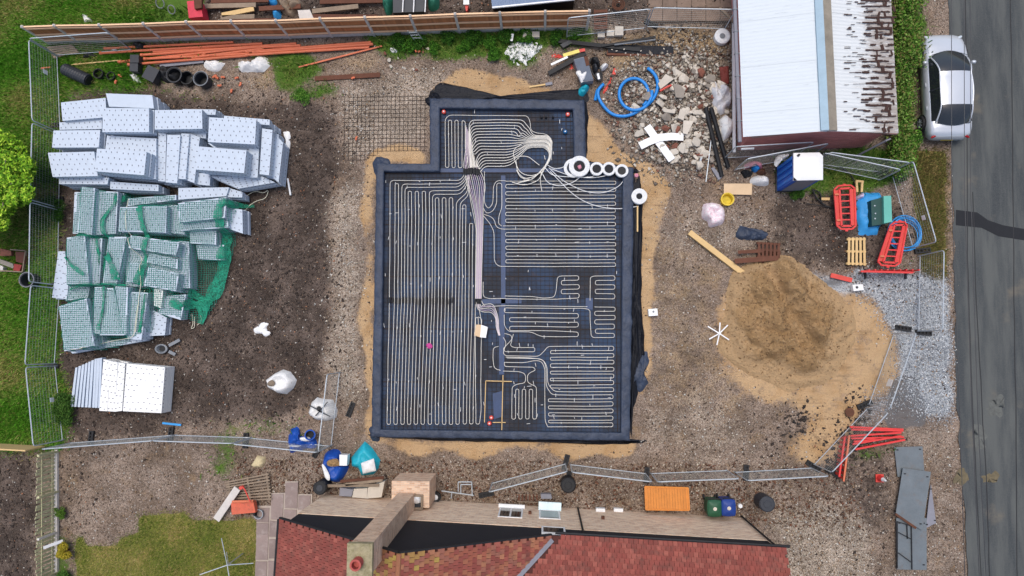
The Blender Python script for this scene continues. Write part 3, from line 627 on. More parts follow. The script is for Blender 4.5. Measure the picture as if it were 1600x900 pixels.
loops = [[(852,262),(862,274),(880,276),(930,278),(950,274),(958,268)], [(856,258),(866,264),(880,262),(889,255)], [(848,272),(855,286),(875,292),(895,286),(912,272)], [(858,262),(880,284),(915,300),(945,302),(970,290),(979,272)],
         [(860,268),(895,305),(930,323),(970,327),(998,322)], [(862,264),(900,278),(928,276),(934,268)]]
labs = ['to the third small coil','to the double coil','looping below the double coil','to the fourth small coil at the corner','to the lone coil on the right edge','to the second small coil']
for pl, l_ in zip(loops, labs): pipe(pl, 'white pipe tail from the manifold loop '+l_, 1.5, .016, M_white, PZ+.16, name='pipe_tail')
# coils
def coil(cx, cy, r0, r1, zb, h, label, core=None):
    t = thing('pipe_coil', label, 'pipe coil', P(cx, cy, zb), 'white pipe coils along the membrane edge')
    mb = MB(); c_ = P(cx, cy, zb)
    for k in range(int(h/.045)):
        for j in range(int((r1-r0)/.035)+1):
            rr = r0+.018+j*.036; mb.tube([c_+Vector((rr*math.cos(a), rr*math.sin(a), .02+k*.045+random.uniform(-.003,.003))) for a in np.linspace(0, 2*math.pi, 25)[:-1]], .019, 5, closed=True)
    obj('winding', mb, M_white, t)
    if core:
        mb = MB(); mb.lathe([(r0*.95, 0), (r0*.95, h*.6)], c_, 16); obj('core', mb, core, t)
    return t
coil(905,261,.26,.44,RZ,.22,'largest white pipe coil, leftmost on the membrane edge', M_membd)
lump('pink_rag', 'pink scrap inside the largest white pipe coil', 'rag', [(902,259),(907,257),(909,262),(905,265)], .08, M_pink, base=.44, wr=.04, fr=6)
coil(896,263,.30,.42,RZ-.05,.1,'loosely wound white coil half under the leftmost coil')
coil(932,265,.2,.29,RZ,.2,'white pipe coil, next right of the largest coil', M_membd)
coil(951,265,.2,.29,RZ,.2,'white pipe coil between two others of its size', M_membd)
coil(971,268,.19,.29,RZ,.2,'white pipe coil at the corner end of the row', M_black)
coil(998,308,.14,.32,.25,.25,'lone white pipe coil on the right edge of the tray', M_membd)
mb = MB(); mb.bar(P(996,322,.3), P(996,362,.3), .06, .06); single('timber_stake', 'short pale timber stake below the lone white coil', 'timber', mb, M_palewood)
# pipe clips
mb = MB(); k = 0
spots = []
for yy in (291,333,378,440,520,600,640):
    for xx in range(604, 745, 17): spots.append((xx+random.uniform(-4,4), yy+random.uniform(-9,9)))
for yy in (300,330,355,380,400,545,575,600,625,650):
    for xx in (806,836,866,900,925,950): spots.append((xx+random.uniform(-4,4), yy+random.uniform(-5,5)))
for s in range(60): spots.append((random.uniform(690,890), random.uniform(175,260))) if s % 4 == 0 else spots.append((random.uniform(755,965), random.uniform(420,665)))
for (x, y) in spots:
    a = P(x, y, PZ+.015); L = random.uniform(.06,.2); an = random.choice([0, 0, .2, -.2, 1.5]); mb.bar(a, a+Vector((math.sin(an)*L, math.cos(an)*L, .01)), .016, .012)
obj('pipe_clips', mb, M_white, fnd, kind='stuff')
# small things in the tray
t = thing('cardboard_box', 'white and tan cardboard box sitting on the pipes in the tray', 'box', P(750,517,.16))
mb = MB(); q = PP([(744,507),(752,507.5),(750,527),(741,524)], .42); mb.prism(q, .17); obj('box_body', mb, M_card, t)
mb = MB(); q = PP([(752,507.5),(762,511),(759,528),(750,527)], .44); mb.prism(q, .19); obj('box_flap', mb, M_white, t)
lump('rag', 'small magenta rag lying on the left heating pipes', 'rag', [(666,538),(672,536),(676,542),(671,545),(667,543)], .06, mat('magenta_cloth', sr(190,70,140), .8), base=.14, wr=.02, per=3)
for (x, y, c_, l_) in ((694,176,M_redd,'red marker cap in the top left corner of the tray'), (887,180,M_redd,'red marker cap in the top right corner of the tray'), (883,207,mat('cap_blue', sr(20,90,140)), 'dark blue cap below the red one in the upper right of the tray'), (768,652,M_redd,'upper of two red capped stubs at the bottom of the tray'), (765,661,M_redd,'lower of two red capped stubs at the bottom of the tray'), (994,275,M_pink,'pink cap beside the row of coils')):
    t = thing('capped_stub', l_, 'pipe stub', P(x, y, .08)); b0 = P(x, y, .1) if x < 990 else P(x, y, RZ)
    mb = MB(); mb.lathe([(.09, 0), (.1, .12), (.08, .16)], b0, 10); obj('cap', mb, c_, t)
    mb = MB(); mb.lathe([(.035, .161), (.03, .19)], b0, 8); obj('nozzle', mb, M_white if c_ is not M_pink else M_pink, t)
for i, (x, y) in enumerate([(846,184),(853,184),(864,184)]):
    mb = MB(); mb.lathe([(.05, 0), (.05, .1), (.02, .14)], P(x, y, .1), 8); single('conduit_stub', ['left','middle','right'][i]+' of the three black conduit stubs near the top of the tray', 'conduit', mb, M_black)
t = thing('batten_outline', 'pale batten frame marking an opening at the bottom centre of the tray', 'frame', P(770,630,.12))
for a, c_ in (((759,595),(800,596)), ((759,595),(757,660)), ((786,586),(784,672)), ((770,660),(790,660))):
    mb = MB(); mb.bar(P(*a, .15), P(*c_, .15), .035, .03); obj('batten', mb, M_palewood, t)
# mesh sheet lying on the gravel
mb = MB(); q = [tuple(P(a, b_)[:2]) for a, b_ in [(534,150),(600,138),(668,150),(668,236),(600,236),(562,256),(534,250)]]
for i, y in enumerate(np.arange(7.9, 11.7, .2)):
    for s0, s1 in clipline(y, 0, -10, -4.8, q):
        n = 12
        for k in range(n):
            xa, xb = s0+(s1-s0)*k/n, s0+(s1-s0)*(k+1)/n; mb.bar((xa, y, gz(xa,y)+.012), (xb, y, gz(xb,y)+.012), .016)
for x in np.arange(-9.2, -4.9, .2):
    for s0, s1 in clipline(x, 1, 7.7, 11.8, q):
        n = 10
        for k in range(n):
            ya, yb = s0+(s1-s0)*k/n, s0+(s1-s0)*(k+1)/n; mb.bar((x, ya, gz(x,ya)+.02), (x, yb, gz(x,yb)+.02), .016)
single('rebar_sheet', 'brown steel mesh sheet lying on pale rubble left of the tray', 'steel mesh', mb, M_steel)
# ---------------------------------------------------------------- polystyrene packs
ORD = ['panel just','second panel','third panel','fourth panel','fifth panel','sixth panel','seventh panel','eighth panel']
BL = []   # (top quad vectors) for the net
PANELG = 'polystyrene panels lower in the stacks'
def panel(quad, zt, th, label, m=None, rows=3, cols=7, group=None, slots=True, jitter=0):
    q = [Vector((p.x, p.y, zt+random.uniform(-.03,.02))) for p in quad]; zb = zt-th
    if jitter:
        d = Vector((random.uniform(-jitter,jitter), random.uniform(-jitter,jitter), 0)); q = [p+d for p in q]
    c_ = sum(q, Vector())/4; base = Vector((c_.x, c_.y, zb))
    t = thing('insulation_panel', label, 'insulation panel', base, group)
    mb = MB(); gap = .02; hh = (th-gap)/2
    mb.prism(q, zt-hh); mb.prism([Vector((*c_.lerp(p, .965)[:2], zt-hh-.001)) for p in q], zt-hh-gap); mb.prism([Vector((p.x, p.y, zt-hh-gap-.001)) for p in q], zb)
    obj('panel_body', mb, m or M_eps, t)
    if slots:
        mb = MB(); L = (q[1]-q[0]).length; W = (q[3]-q[0]).length
        u = (q[1]-q[0]).normalized(); sw = .03
        v = (q[3]-q[0]).normalized()
        cu = max(3, int(round(max(L, W)/.26))); cv = max(2, int(round(min(L, W)/.24)))
        if L < W: cu, cv = cv, cu
        for r in range(cv):
            for c in range(cu):
                s_ = (c+.25+.5*(r % 2))/cu; w_ = (r+.5)/cv
                s_ = min(max(s_+random.uniform(-.01,.01), .04), .96); w_ = w_+random.uniform(-.02,.02)
                a = q[0].lerp(q[1], s_); b_ = q[3].lerp(q[2], s_); p = a.lerp(b_, w_)
                d = v if L > W else u
                mb.box(Vector((p.x, p.y, p.z+.004)), (.065, .028, .006), rz=math.atan2(d.y, d.x)+.1)
        # side slots, visible on the flanks
        for e in range(4):
            a, b_ = q[e], q[(e+1) % 4]; n_ = int((b_-a).length/.16)
            for k in range(n_):
                p = a.lerp(b_, (k+.5)/n_); o_ = (p-c_); o_.z = 0; o_.normalize(); dd = (b_-a).normalized()
                nn = Vector((dd.y, -dd.x, 0)); nn = nn if nn.dot(o_) > 0 else -nn
                mb.box(Vector((p.x, p.y, zt-hh*.5))+nn*.002, (.04, .008, .04), rz=math.atan2(dd.y, dd.x))
        obj('slots', mb, M_slot, t, kind='stuff')
    return t
def stack(pts, zt, label, th=.3, m=None, net=False, under=True, slots=True, mn=0):
    quad = PP(pts, zt)
    a = sum(quad[i].x*quad[(i+1)%4].y-quad[(i+1)%4].x*quad[i].y for i in range(4))
    if a < 0: quad = quad[::-1]
    panel(quad, zt, th, label, m, slots=slots)
    if net: BL.append(([tuple(p[:2]) for p in quad], zt))
    z = zt-th; lv = -1
    while under and z > .12:
        t2 = min(th, z+.02); lv += 1; lb = ORD[lv]+' under: '+label.replace('pale polystyrene ','').replace(',',''); lb = ' '.join(lb.split()[:16]); panel(quad, z-.035, t2-.038, lb, m, group=PANELG, jitter=.05, slots=z > .3); z -= th
Z5 = lambda l: zm(60, 130, 4, l)
S1 = [([(140,120),(420,92),(425,212),(150,235)],1.3,'panel tilted at the top left corner of the bare pile'),
 ([(422,64),(712,75),(722,158),(440,145)],1.5,'topmost bare panel at the back edge, with no slots', 0),
 ([(405,155),(692,158),(690,305),(398,305)],1.8,'bare panel right below the slotless one'),
 ([(728,168),(1022,165),(1025,285),(728,290)],1.6,'bare panel in the middle of the back row'),
 ([(900,160),(1110,165),(1105,197),(900,195)],1.15,'bare panel peeping out behind the middle of the back row'),
 ([(1068,212),(1360,230),(1352,382),(1060,368)],1.9,'high bare panel at the right of the back row'),
 ([(1160,203),(1445,228),(1445,262),(1160,240)],1.4,'thin bare panel peeping out behind the right of the back row'),
 ([(92,295),(385,292),(378,402),(85,402)],1.5,'bare panel in the second row at the left edge'),
 ([(130,245),(395,225),(395,285),(130,290)],1.1,'low bare panel showing between first and second rows on the left'),
 ([(60,435),(350,428),(370,580),(88,585)],1.6,'bare panel in the third row at the left edge'),
 ([(430,328),(735,345),(735,600),(400,570)],1.3,'broad bare panel half covered by a higher one'),
 ([(365,408),(675,428),(660,575),(352,550)],2.0,'highest bare panel at the centre of the pile'),
 ([(750,310),(800,315),(790,615),(745,610)],1.15,'bare panel on edge, first of the four upright ones'),
 ([(806,322),(888,325),(865,625),(792,618)],1.4,'bare panel on edge, second and widest of the upright ones'),
 ([(892,312),(942,315),(920,600),(868,598)],1.3,'bare panel on edge, third of the upright ones'),
 ([(946,312),(1010,340),(975,625),(925,605)],1.15,'bare panel on edge, last of the upright ones'),
 ([(750,285),(1050,295),(1045,345),(752,308)],1.0,'low bare panel behind the upright ones'),
 ([(1000,395),(1300,420),(1285,562),(985,540)],2.0,'high bare panel below the right one of the back row'),
 ([(1060,375),(1340,390),(1330,560),(1300,560),(1050,430)][:4],1.2,'shadowed bare panel between the two high right ones'),
 ([(1398,282),(1462,290),(1440,575),(1382,568)],1.55,'long bare panel standing on edge at the right end of the pile'),
 ([(1462,295),(1528,372),(1502,620),(1444,575)],1.0,'bare slotted panel leaning outward at the far right of the pile'),
 ([(1320,392),(1380,395),(1370,590),(1310,590)],1.3,'narrow bare panel left of the long upright one'),
 ([(1080,585),(1380,575),(1480,620),(1250,660)],.95,'bare slotted panel low at the bottom right of the pile'),
 ([(980,560),(1075,565),(1070,640),(975,630)],.9,'small bare panel below the last upright one'),
 ([(130,588),(440,590),(430,632),(130,630)],1.15,'bare panel edge along the bottom left of the pile'),
 ([(450,615),(750,635),(750,675),(450,662)],1.05,'bare panel edge along the bottom middle of the pile'),
 ([(875,655),(1190,650),(1172,705),(875,728)],1.0,'bare panel lying just above the netted ones on the right'),
 ([(1190,655),(1275,680),(1275,715),(1175,712)],.85,'end of a bare slotted panel by the white string')]
for s in S1: stack(Z5(s[0]), s[1], 'pale polystyrene '+s[2] if not s[2].startswith('high') else 'pale polystyrene, '+s[2], slots=len(s) < 4)
Z6 = lambda l: zm(60, 280, 4, l)
S2 = [([(225,80),(270,80),(250,340),(215,340)],.95,'netted panel on edge at the upper left'), ([(272,48),(352,55),(332,350),(246,332)],1.3,'netted panel on edge, second at the upper left'),
 ([(354,70),(500,80),(482,340),(334,350)],1.0,'netted panel lying right of the upright ones'), ([(560,120),(860,98),(862,130),(560,168)],1.05,'netted panel edge behind the wide one'),
 ([(510,175),(800,165),(795,335),(500,325)],1.4,'wide netted panel at the top middle'), ([(802,162),(880,165),(915,345),(797,335)],.9,'slotted netted panel end beside the wide one'),
 ([(875,150),(1175,112),(1165,240),(880,270)],1.4,'netted panel at the top right crossed by a green cord'), ([(885,275),(1180,242),(1190,302),(890,322)],1.05,'bright panel half out of the net at the right'),
 ([(1182,180),(1275,190),(1278,340),(1192,310)],.8,'slotted panel end at the right edge of the netted pile'), ([(945,325),(1110,320),(1110,410),(950,400)],.7,'netted panel stepping down on the right'),
 ([(985,412),(1160,410),(1160,505),(1000,500)],.4,'lowest netted panel stepping down on the right'), ([(175,365),(290,350),(315,655),(180,655)],1.2,'netted panel on edge at the left of the second row'),
 ([(302,370),(400,370),(380,660),(316,660)],.9,'lower netted panel beside the second row edge one'), ([(122,450),(165,450),(130,745),(84,740)],.6,'bare panel strip sticking out at the far left of the netted pile'),
 ([(167,450),(190,640),(178,750),(132,745)],.75,'slotted panel beside the bare strip at the far left'), ([(440,360),(550,360),(485,665),(402,655)],1.2,'netted panel on edge in the middle of the second row'),
 ([(555,365),(940,390),(945,680),(545,670)],.75,'broad low netted panel under the right heap'), ([(575,350),(880,395),(860,475),(565,430)],1.3,'netted panel tilted at the top of the right heap'),
 ([(690,460),(870,500),(870,560),(680,520)],1.1,'dark edged netted panel in the middle of the right heap'), ([(570,520),(650,530),(620,650),(550,640)],1.05,'small netted panel at the left of the right heap'),
 ([(690,550),(880,590),(860,700),(660,665)],1.2,'netted panel at the bottom of the right heap')]
for s in S2: stack(Z6(s[0]), s[1], 'pale polystyrene '+s[2], net=s[2].find('far left') < 0)
Z7 = lambda l: zm(0, 430, 4, l)
S3 = [([(370,195),(540,145),(590,440),(400,475)],1.2,'broad netted panel at the bottom left corner'), ([(592,75),(665,75),(622,370),(582,360)],1.1,'netted panel on edge, first in the bottom row'),
 ([(667,80),(714,80),(772,375),(625,375)],1.15,'netted panel on edge, second in the bottom row'), ([(716,70),(800,75),(792,365),(774,375)],1.25,'netted panel on edge, third in the bottom row'),
 ([(815,105),(925,110),(885,405),(795,398)],1.0,'netted panel lying at the right of the bottom row'), ([(962,85),(1020,85),(1005,205),(962,190)],.95,'bright white offcut poking through the net'),
 ([(1040,130),(1160,120),(1130,280),(985,235)],.7,'netted panel slumped at the right of the bottom row'), ([(950,215),(1040,265),(1030,375),(930,380)],.45,'bare panel end below the slumped one'),
 ([(400,440),(900,385),(920,408),(450,490)],.4,'low netted panel along the bottom edge'), ([(420,70),(560,65),(550,140),(410,160)],.7,'dark netted panel in the gap above the bottom left corner')]
for s in S3: stack(Z7(s[0]), s[1], 'pale polystyrene '+s[2], net='bare' not in s[2], m=M_epsw if 'white' in s[2] else None)
# white leaning stack
xs_ = [(470,440),(490,462),(512,485),(532,508),(552,530),(572,552),(590,575),(606,592),(622,612)]
for i, (xt, xb) in enumerate(xs_):
    w_ = 15; yt = 560-i*6+abs(i-6)*3; q = [(xt,yt),(xt+w_,yt-3),(xb+w_,822+i),(xb,822+i)]
    stack(Z7(q), .35+i*.05, f'white leaning polystyrene panel, {["leftmost","second","third","fourth","fifth","sixth","seventh","eighth","ninth"][i]} from the left in the small separate stack', th=.3, under=False, slots=False, m=M_eps)
stack(Z7([(645,525),(690,535),(672,850),(618,848)]), .8, 'white slotted polystyrene panel right of the leaning edges in the small separate stack', m=M_epsw)
stack(Z7([(692,537),(735,545),(716,853),(674,850)]), .85, 'white slotted panel in the middle of the small separate stack, darker joints', m=M_epsw)
stack(Z7([(737,545),(780,552),(762,848),(718,853)]), .82, 'white slotted panel left of the broad one in the small separate stack', m=M_epsw)
for r in range(1):
    quad = PP(Z7([(790,552),(1032,575),(1008,862),(768,850)]), .9)
    t = panel(quad[::-1], .9, .4, 'broad white polystyrene panel with rows of slots at the right of the small separate stack', M_epsw)
    panel([p for p in quad[::-1]], .49, .4, 'white polystyrene panel under the broad one in the small separate stack', M_epsw, slots=False)
# ---------------------------------------------------------------- green net draped over the lower pile
NXg, NYg = 92, 92
c0 = P(75, 570, .5); c1 = P(395, 295, .5)
nxs = np.linspace(c0.x, c1.x, NXg); nys = np.linspace(c0.y, c1.y, NYg); NGX, NGY = np.meshgrid(nxs, nys)
H = np.zeros(NGX.shape)+.06
for q, zt in BL: H = np.where(inpoly(q, NGX, NGY), np.maximum(H, zt+.03), H)
netpoly = [tuple(P(a, b_, .9)[:2]) for a, b_ in [(122,296),(150,290),(240,305),(300,298),(358,308),(372,318),(350,400),(335,455),(318,485),(300,508),(285,500),(262,490),(240,515),(170,545),(105,550),(92,470),(108,440),(104,375),(118,340)]]
inside = inpoly(netpoly, NGX, NGY)
H2 = H.copy()
for _ in range(7):   # drape: never below the blocks, sagging between them
    A = H2.copy()
    A[1:-1,1:-1] = (H2[:-2,1:-1]+H2[2:,1:-1]+H2[1:-1,:-2]+H2[1:-1,2:])/4
    H2 = np.maximum(H, A)
H2 += .02*vnoise(NGX, NGY, 3, 5)+.02
nid = np.arange(NXg*NYg).reshape(NYg, NXg)
fk = inside[:-1,:-1] & inside[1:,1:] & inside[:-1,1:] & inside[1:,:-1]
Fq = np.stack([nid[:-1,:-1], nid[:-1,1:], nid[1:,1:], nid[1:,:-1]], -1)[fk]
used = np.unique(Fq); remap = -np.ones(NXg*NYg, int); remap[used] = np.arange(len(used))
wv = np.stack([NGX.ravel(), NGY.ravel(), H2.ravel()], 1)
wv[:, 0] += .03*vnoise(wv[:,0], wv[:,1], 1.2, 6); wv[:, 1] += .05*vnoise(wv[:,0], wv[:,1], 1.1, 7)
cords = thing('debris_net', 'torn green net draped over the lower pile of polystyrene panels', 'net', P(230, 420, 0))
V = wv[used]-np.array(P(230, 420, 0))[None]
n_ = npmesh('netting', V, remap[Fq], M_net); n_.parent = cords; n_['kind'] = 'stuff'
md = n_.modifiers.new('wire', 'WIREFRAME'); md.thickness = .023; md.use_even_offset = False; md.use_replace = True; md.use_boundary = True
def hnet(x, y):
    j = int(np.clip(round((x-c0.x)/(c1.x-c0.x)*(NXg-1)), 0, NXg-1)); i = int(np.clip(round((y-c0.y)/(c1.y-c0.y)*(NYg-1)), 0, NYg-1)); return H2[i, j]
m, nt, b = newmat('bunched_net'); tco = nd(nt, 'ShaderNodeNewGeometry').outputs['Position']
n1 = noi(nt, tco, 14, 3, .7); n2 = noi(nt, tco, 3, 4, .6); c = mixc(nt, n1, sr(4,100,78), sr(30,160,126)); nt.links.new(c, b.inputs['Base Color']); b.inputs['Roughness'].default_value = .8
al = mth(nt, 'ADD', mth(nt, 'MULTIPLY', sstep(nt, n1, .3, .55), .6), mth(nt, 'MULTIPLY', sstep(nt, n2, .35, .65), .5)); nt.links.new(al, b.inputs['Alpha']); M_fold = m
def fold(pts, w0, w1, zt=None):
    pp = PP(pts, 1.0); out = []
    pp = fillet(pp, .6, 4); fine = []
    for a, b_ in zip(pp, pp[1:]):
        k = max(1, int((b_-a).length/.08))
        for s in range(k): fine.append(a.lerp(b_, s/k))
    fine.append(pp[-1]); mb = MB(); m_ = len(fine); nu = 6
    for i, p in enumerate(fine):
        t = fine[min(i+1, m_-1)]-fine[max(i-1, 0)]; t.normalize(); s_ = Vector((-t.y, t.x, 0)); w_ = (w0+(w1-w0)*i/m_)*.9
        w_ *= 1+.5*mnoise.noise(p*2.3)
        for k in range(nu+1):
            o_ = (k/nu-.5)*w_; q = p+s_*o_; z = hnet(q.x, q.y)+.05+.05*mnoise.noise(Vector((o_*14+p.x, p.y*3, 2)))+.03*math.cos(k*2.2)
            mb.v.append((q.x, q.y, z))
    for i in range(m_-1):
        for k in range(nu): a = i*(nu+1)+k; mb.f.append((a, a+1, a+nu+2, a+nu+1))
    return obj('net_fold', mb, M_fold, cords, smooth=True)
for pts, w0, w1 in (([(186,296),(183,318),(172,330),(162,345),(165,375),(170,392),(183,420),(186,438)],.14,.3), ([(226,322),(232,350),(236,372),(227,410),(216,445)],.25,.35), ([(104,375),(104,400),(118,415),(138,430)],.1,.2),
    ([(112,368),(140,368),(158,372)],.1,.15), ([(352,322),(346,352),(342,385),(335,420),(325,450),(300,480)],.32,.75), ([(350,322),(368,318),(385,316)],.35,.15), ([(300,470),(304,490),(298,505)],.6,.3),
    ([(285,455),(300,465),(318,470)],.5,.4), ([(105,452),(130,446),(155,444),(200,446)],.12,.12), ([(166,448),(168,480),(158,515)],.1,.2), ([(230,445),(226,480),(220,520)],.08,.12), ([(150,370),(155,400),(160,440)],.08,.25), ([(262,470),(280,480),(292,470)],.4,.4)):
    fold(pts, w0, w1)
def cord(pts, label, r=.012, m=None, z=.1, onnet=False, parent=None, name='cord', cat='cord'):
    pp = fillet(PP(pts, z), .3, 5)
    if onnet: pp = [Vector((p.x, p.y, hnet(p.x, p.y)+.06)) for p in pp]
    mb = MB(); mb.tube(pp, r, 5)
    if parent: return obj(name, mb, m or M_white, parent)
    return single(name, label, cat, mb, m or M_white)
M_cord = mat('cream_cord', sr(214,212,190), .8, .05)
cord([(370,318),(385,306),(398,298),(412,302),(420,296),(416,310),(400,314),(388,322),(380,334)], 'tangled cream cord at the upper right corner of the green net', .014, M_cord, .15)
cord([(222,318),(225,355),(226,385),(240,412),(238,435),(236,480),(232,520)], 'long pale cord lying down the middle of the green net', .014, M_cord, onnet=True)
cord([(300,490),(302,506),(298,514),(304,512),(304,495)], 'short cream cord loop at the bottom tip of the green net', .014, M_cord, .1)
cord([(313,492),(316,502),(308,508)], 'small cream cord hook beside the bottom tip of the net', .014, M_cord, .1)
cord([(108,548),(150,545),(185,532),(230,528),(234,490),(237,455)], 'cream cord along the bottom hem of the green net', .014, M_cord, onnet=True)
# ---------------------------------------------------------------- sand heap
sp = [tuple(P(a, b_)[:2]) for a, b_ in [(1148,450),(1160,424),(1215,412),(1255,425),(1275,460),(1300,480),(1312,520),(1300,565),(1270,585),(1230,590),(1185,570),(1150,550),(1138,510),(1140,470)]]
sx = np.arange(P(1060,500).x, P(1460,500).x, .05); sy = np.arange(P(1200,790).y, P(1200,360).y, .05); SX, SY = np.meshgrid(sx, sy)
SXW = SX+.8*vnoise(SX, SY, .9, 51)+.3*vnoise(SX, SY, 2.4, 52); SYW = SY+.8*vnoise(SX, SY, .9, 53)+.3*vnoise(SX, SY, 2.4, 54)
def iblur(a, r):
    for _ in range(3):
        for ax in (0, 1): a = sum(np.roll(a, k, axis=ax) for k in range(-r, r+1))/(2*r+1)
    return a
hp = iblur(inpoly(sp, SXW, SYW).astype(float), 13)
sp2 = [tuple(P(a, b_)[:2]) for a, b_ in [(1155,428),(1215,418),(1258,430),(1272,455),(1300,470),(1330,490),(1335,540),(1310,580),(1270,605),(1210,600),(1150,570),(1126,530),(1142,470)]]
hs = iblur(inpoly(sp2, SXW, SYW).astype(float), 7)
a_ = .9*SX+.44*SY
rad_ = np.hypot(SX-P(1262,450).x, SY-P(1262,450).y); ang_ = np.arctan2(SY-P(1262,450).y, SX-P(1262,450).x)
trk = (.05*np.sin(rad_*11+2*np.sin(ang_*2)+4*vnoise(SX, SY, .8, 30))+.05*np.sin(rad_*4.2+3*vnoise(SX, SY, .6, 31)))*np.clip(hs*1.3-hp*.6, 0, 1)*(vnoise(SX, SY, .7, 33)+.6)
HS = hp*.5+hs*.14+trk+hp*(.5*np.abs(vnoise(SX+.5*SY, SY*1.2-SX*.4, .9, 21))+.30*vnoise(SX, SY, 2.2, 22)+.14*vnoise(SX, SY, 5.5, 23)+.12*vnoise(SX, SY, 13, 24)+.16*np.abs(vnoise((SX+SY)*1.6, (SX-SY)*.5, 2.4, 28)))+hs*(.07*vnoise(SX, SY, 2.5, 25)+.05*vnoise(SX, SY, 8, 26))
hole = iblur(inpoly([tuple(P(a, b_)[:2]) for a, b_ in [(1208,640),(1240,636),(1262,655),(1262,675),(1232,700),(1205,685)]], SX, SY).astype(float), 4)
def ridge(a, b_, w_, h_):
    A, B = P(*a), P(*b_); dx, dy = B.x-A.x, B.y-A.y; L2 = dx*dx+dy*dy; t_ = np.clip(((SXW-A.x)*dx+(SYW-A.y)*dy)/L2, 0, 1); d_ = np.hypot(SXW-A.x-t_*dx, SYW-A.y-t_*dy); return h_*np.exp(-(d_/w_)**2)
HS = HS+ridge((1168,432),(1215,490),.5,.3)+ridge((1215,425),(1278,520),.42,.38)+ridge((1225,450),(1200,545),.35,.25)+ridge((1160,500),(1250,575),.4,.28)-ridge((1195,435),(1262,530),.3,.25)-ridge((1180,500),(1240,545),.28,.2)
HS = HS-.2*np.clip(1-hs/.45, 0, 1)
HS = HS-hole*.4-.11+.04*vnoise(SX, SY, 1.7, 27)*(hs < .6)+samp(HZf, SX.ravel(), SY.ravel()).reshape(SX.shape)*(1-hp)
m, nt, b = newmat('sand'); geo = nd(nt, 'ShaderNodeNewGeometry').outputs['Position']
sep = nd(nt, 'ShaderNodeSeparateXYZ'); nt.links.new(geo, sep.inputs[0])
n1 = noi(nt, geo, 1.1, 6, .65); n2 = noi(nt, geo, 9, 5, .75); n3 = noi(nt, geo, 35, 3, .7)
damp = mth(nt, 'ADD', mth(nt, 'MULTIPLY', sstep(nt, sep.outputs[2], .1, .65), .7), mth(nt, 'MULTIPLY', mth(nt, 'SUBTRACT', n1, .5), 1.9))
c = mixc(nt, n2, sr(174,143,106), sr(196,166,126)); d_ = mixc(nt, n2, sr(146,116,80), sr(180,148,106)); c = mixc(nt, sstep(nt, damp, .2, .8), c, d_)
c = mixc(nt, mth(nt, 'MULTIPLY', sstep(nt, n3, .6, .75), .35), c, sr(120,92,62))
nt.links.new(c, b.inputs['Base Color']); b.inputs['Roughness'].default_value = .95; b.inputs['Specular IOR Level'].default_value = .15
bn = nd(nt, 'ShaderNodeBump'); bn.inputs['Strength'].default_value = .9; bn.inputs['Distance'].default_value = .12; nt.links.new(n2, bn.inputs['Height']); nt.links.new(bn.outputs[0], b.inputs['Normal'])
M_sand = m
ny_, nx_ = SX.shape; ii = np.arange(nx_*ny_).reshape(ny_, nx_); FS = np.stack([ii[:-1,:-1], ii[:-1,1:], ii[1:,1:], ii[1:,:-1]], -1).reshape(-1, 4)
hk = ((hs > .03) | (hp > .02)).ravel()[FS].all(1) & (hole.ravel()[FS].mean(1) < .55); FS = FS[hk]; us = np.unique(FS); rm = -np.ones(nx_*ny_, int); rm[us] = np.arange(len(us))
org = P(1240, 560); VS = np.stack([SX.ravel(), SY.ravel(), HS.ravel()], 1)[us]-np.array((org.x, org.y, 0))
o = npmesh('sand_heap', VS, rm[FS], M_sand, smooth=True); o.location = (org.x, org.y, 0); props(o, 'big trampled heap of orange builders sand in front of the grey gravel', 'sand heap')
def sgi(a): return lambda x, y: a[np.clip(((y-sy[0])/.05).round().astype(int), 0, len(sy)-1), np.clip(((x-sx[0])/.05).round().astype(int), 0, len(sx)-1)]
stones('sand_clods', 5500, lambda x, y: np.clip(sgi(hp)(x, y)*1.2, 0, 1), .025, .10, [sr(150,120,84), sr(170,138,98), sr(132,104,72), sr(186,156,114)], (sx[0], sx[-1], sy[0], sy[-1]), zfn=sgi(HS))
stones('sand_crumbs', 1500, lambda x, y: samp(MK['sand'], x, y), .02, .07, [sr(150,124,90), sr(120,104,86), sr(176,150,114)], (-9, 19, -7, 14))
# ---------------------------------------------------------------- rubble chunks (things)
protos = []
for k in range(9):
    bm = bmesh.new(); fl = [.3,.35,.5][k % 3]
    for i in range(14):
        v = Vector((random.uniform(-1,1), random.uniform(-1,1), random.uniform(-1,1))).normalized(); bm.verts.new((v.x*.5, v.y*.5*random.uniform(.6,.85), v.z*.5*fl+.0))
    bmesh.ops.convex_hull(bm, input=bm.verts); bmesh.ops.delete(bm, geom=[v for v in bm.verts if not v.link_faces], context='VERTS')
    mz = min(v.co.z for v in bm.verts)
    for v in bm.verts: v.co.z -= mz
    for mm, nm in ((M_concl,'a'), (M_concd,'b'), (M_brickr,'c')):
        me = bpy.data.meshes.new('rubble_mesh'); bm.to_mesh(me); me.materials.append(mm); protos.append((me, nm))
    bm.free()
def chunk(px, py, s, kind, label, grp, zz=None, cat='rubble'):
    c_ = [p for p, nme in protos if nme == kind]; me = random.choice(c_); p = P(px, py, .2); o = bpy.data.objects.new('rubble_piece', me); COL.objects.link(o)
    o.location = (p.x, p.y, gz(p.x, p.y)+(random.uniform(-.02,.12) if zz is None else zz)); o.scale = (s*random.uniform(.8,1.2), s*random.uniform(.8,1.2), s*random.uniform(.7,1.2)); o.rotation_euler = (random.uniform(-.4,.4), random.uniform(-.4,.4), random.uniform(0,6.3))
    return props(o, label, cat, grp)
rp = [(1010,150),(1045,95),(1085,80),(1128,95),(1140,170),(1135,215),(1108,262),(1070,262),(1040,255),(1000,240),(995,205),(1010,185),(975,175)]
cnt = 0
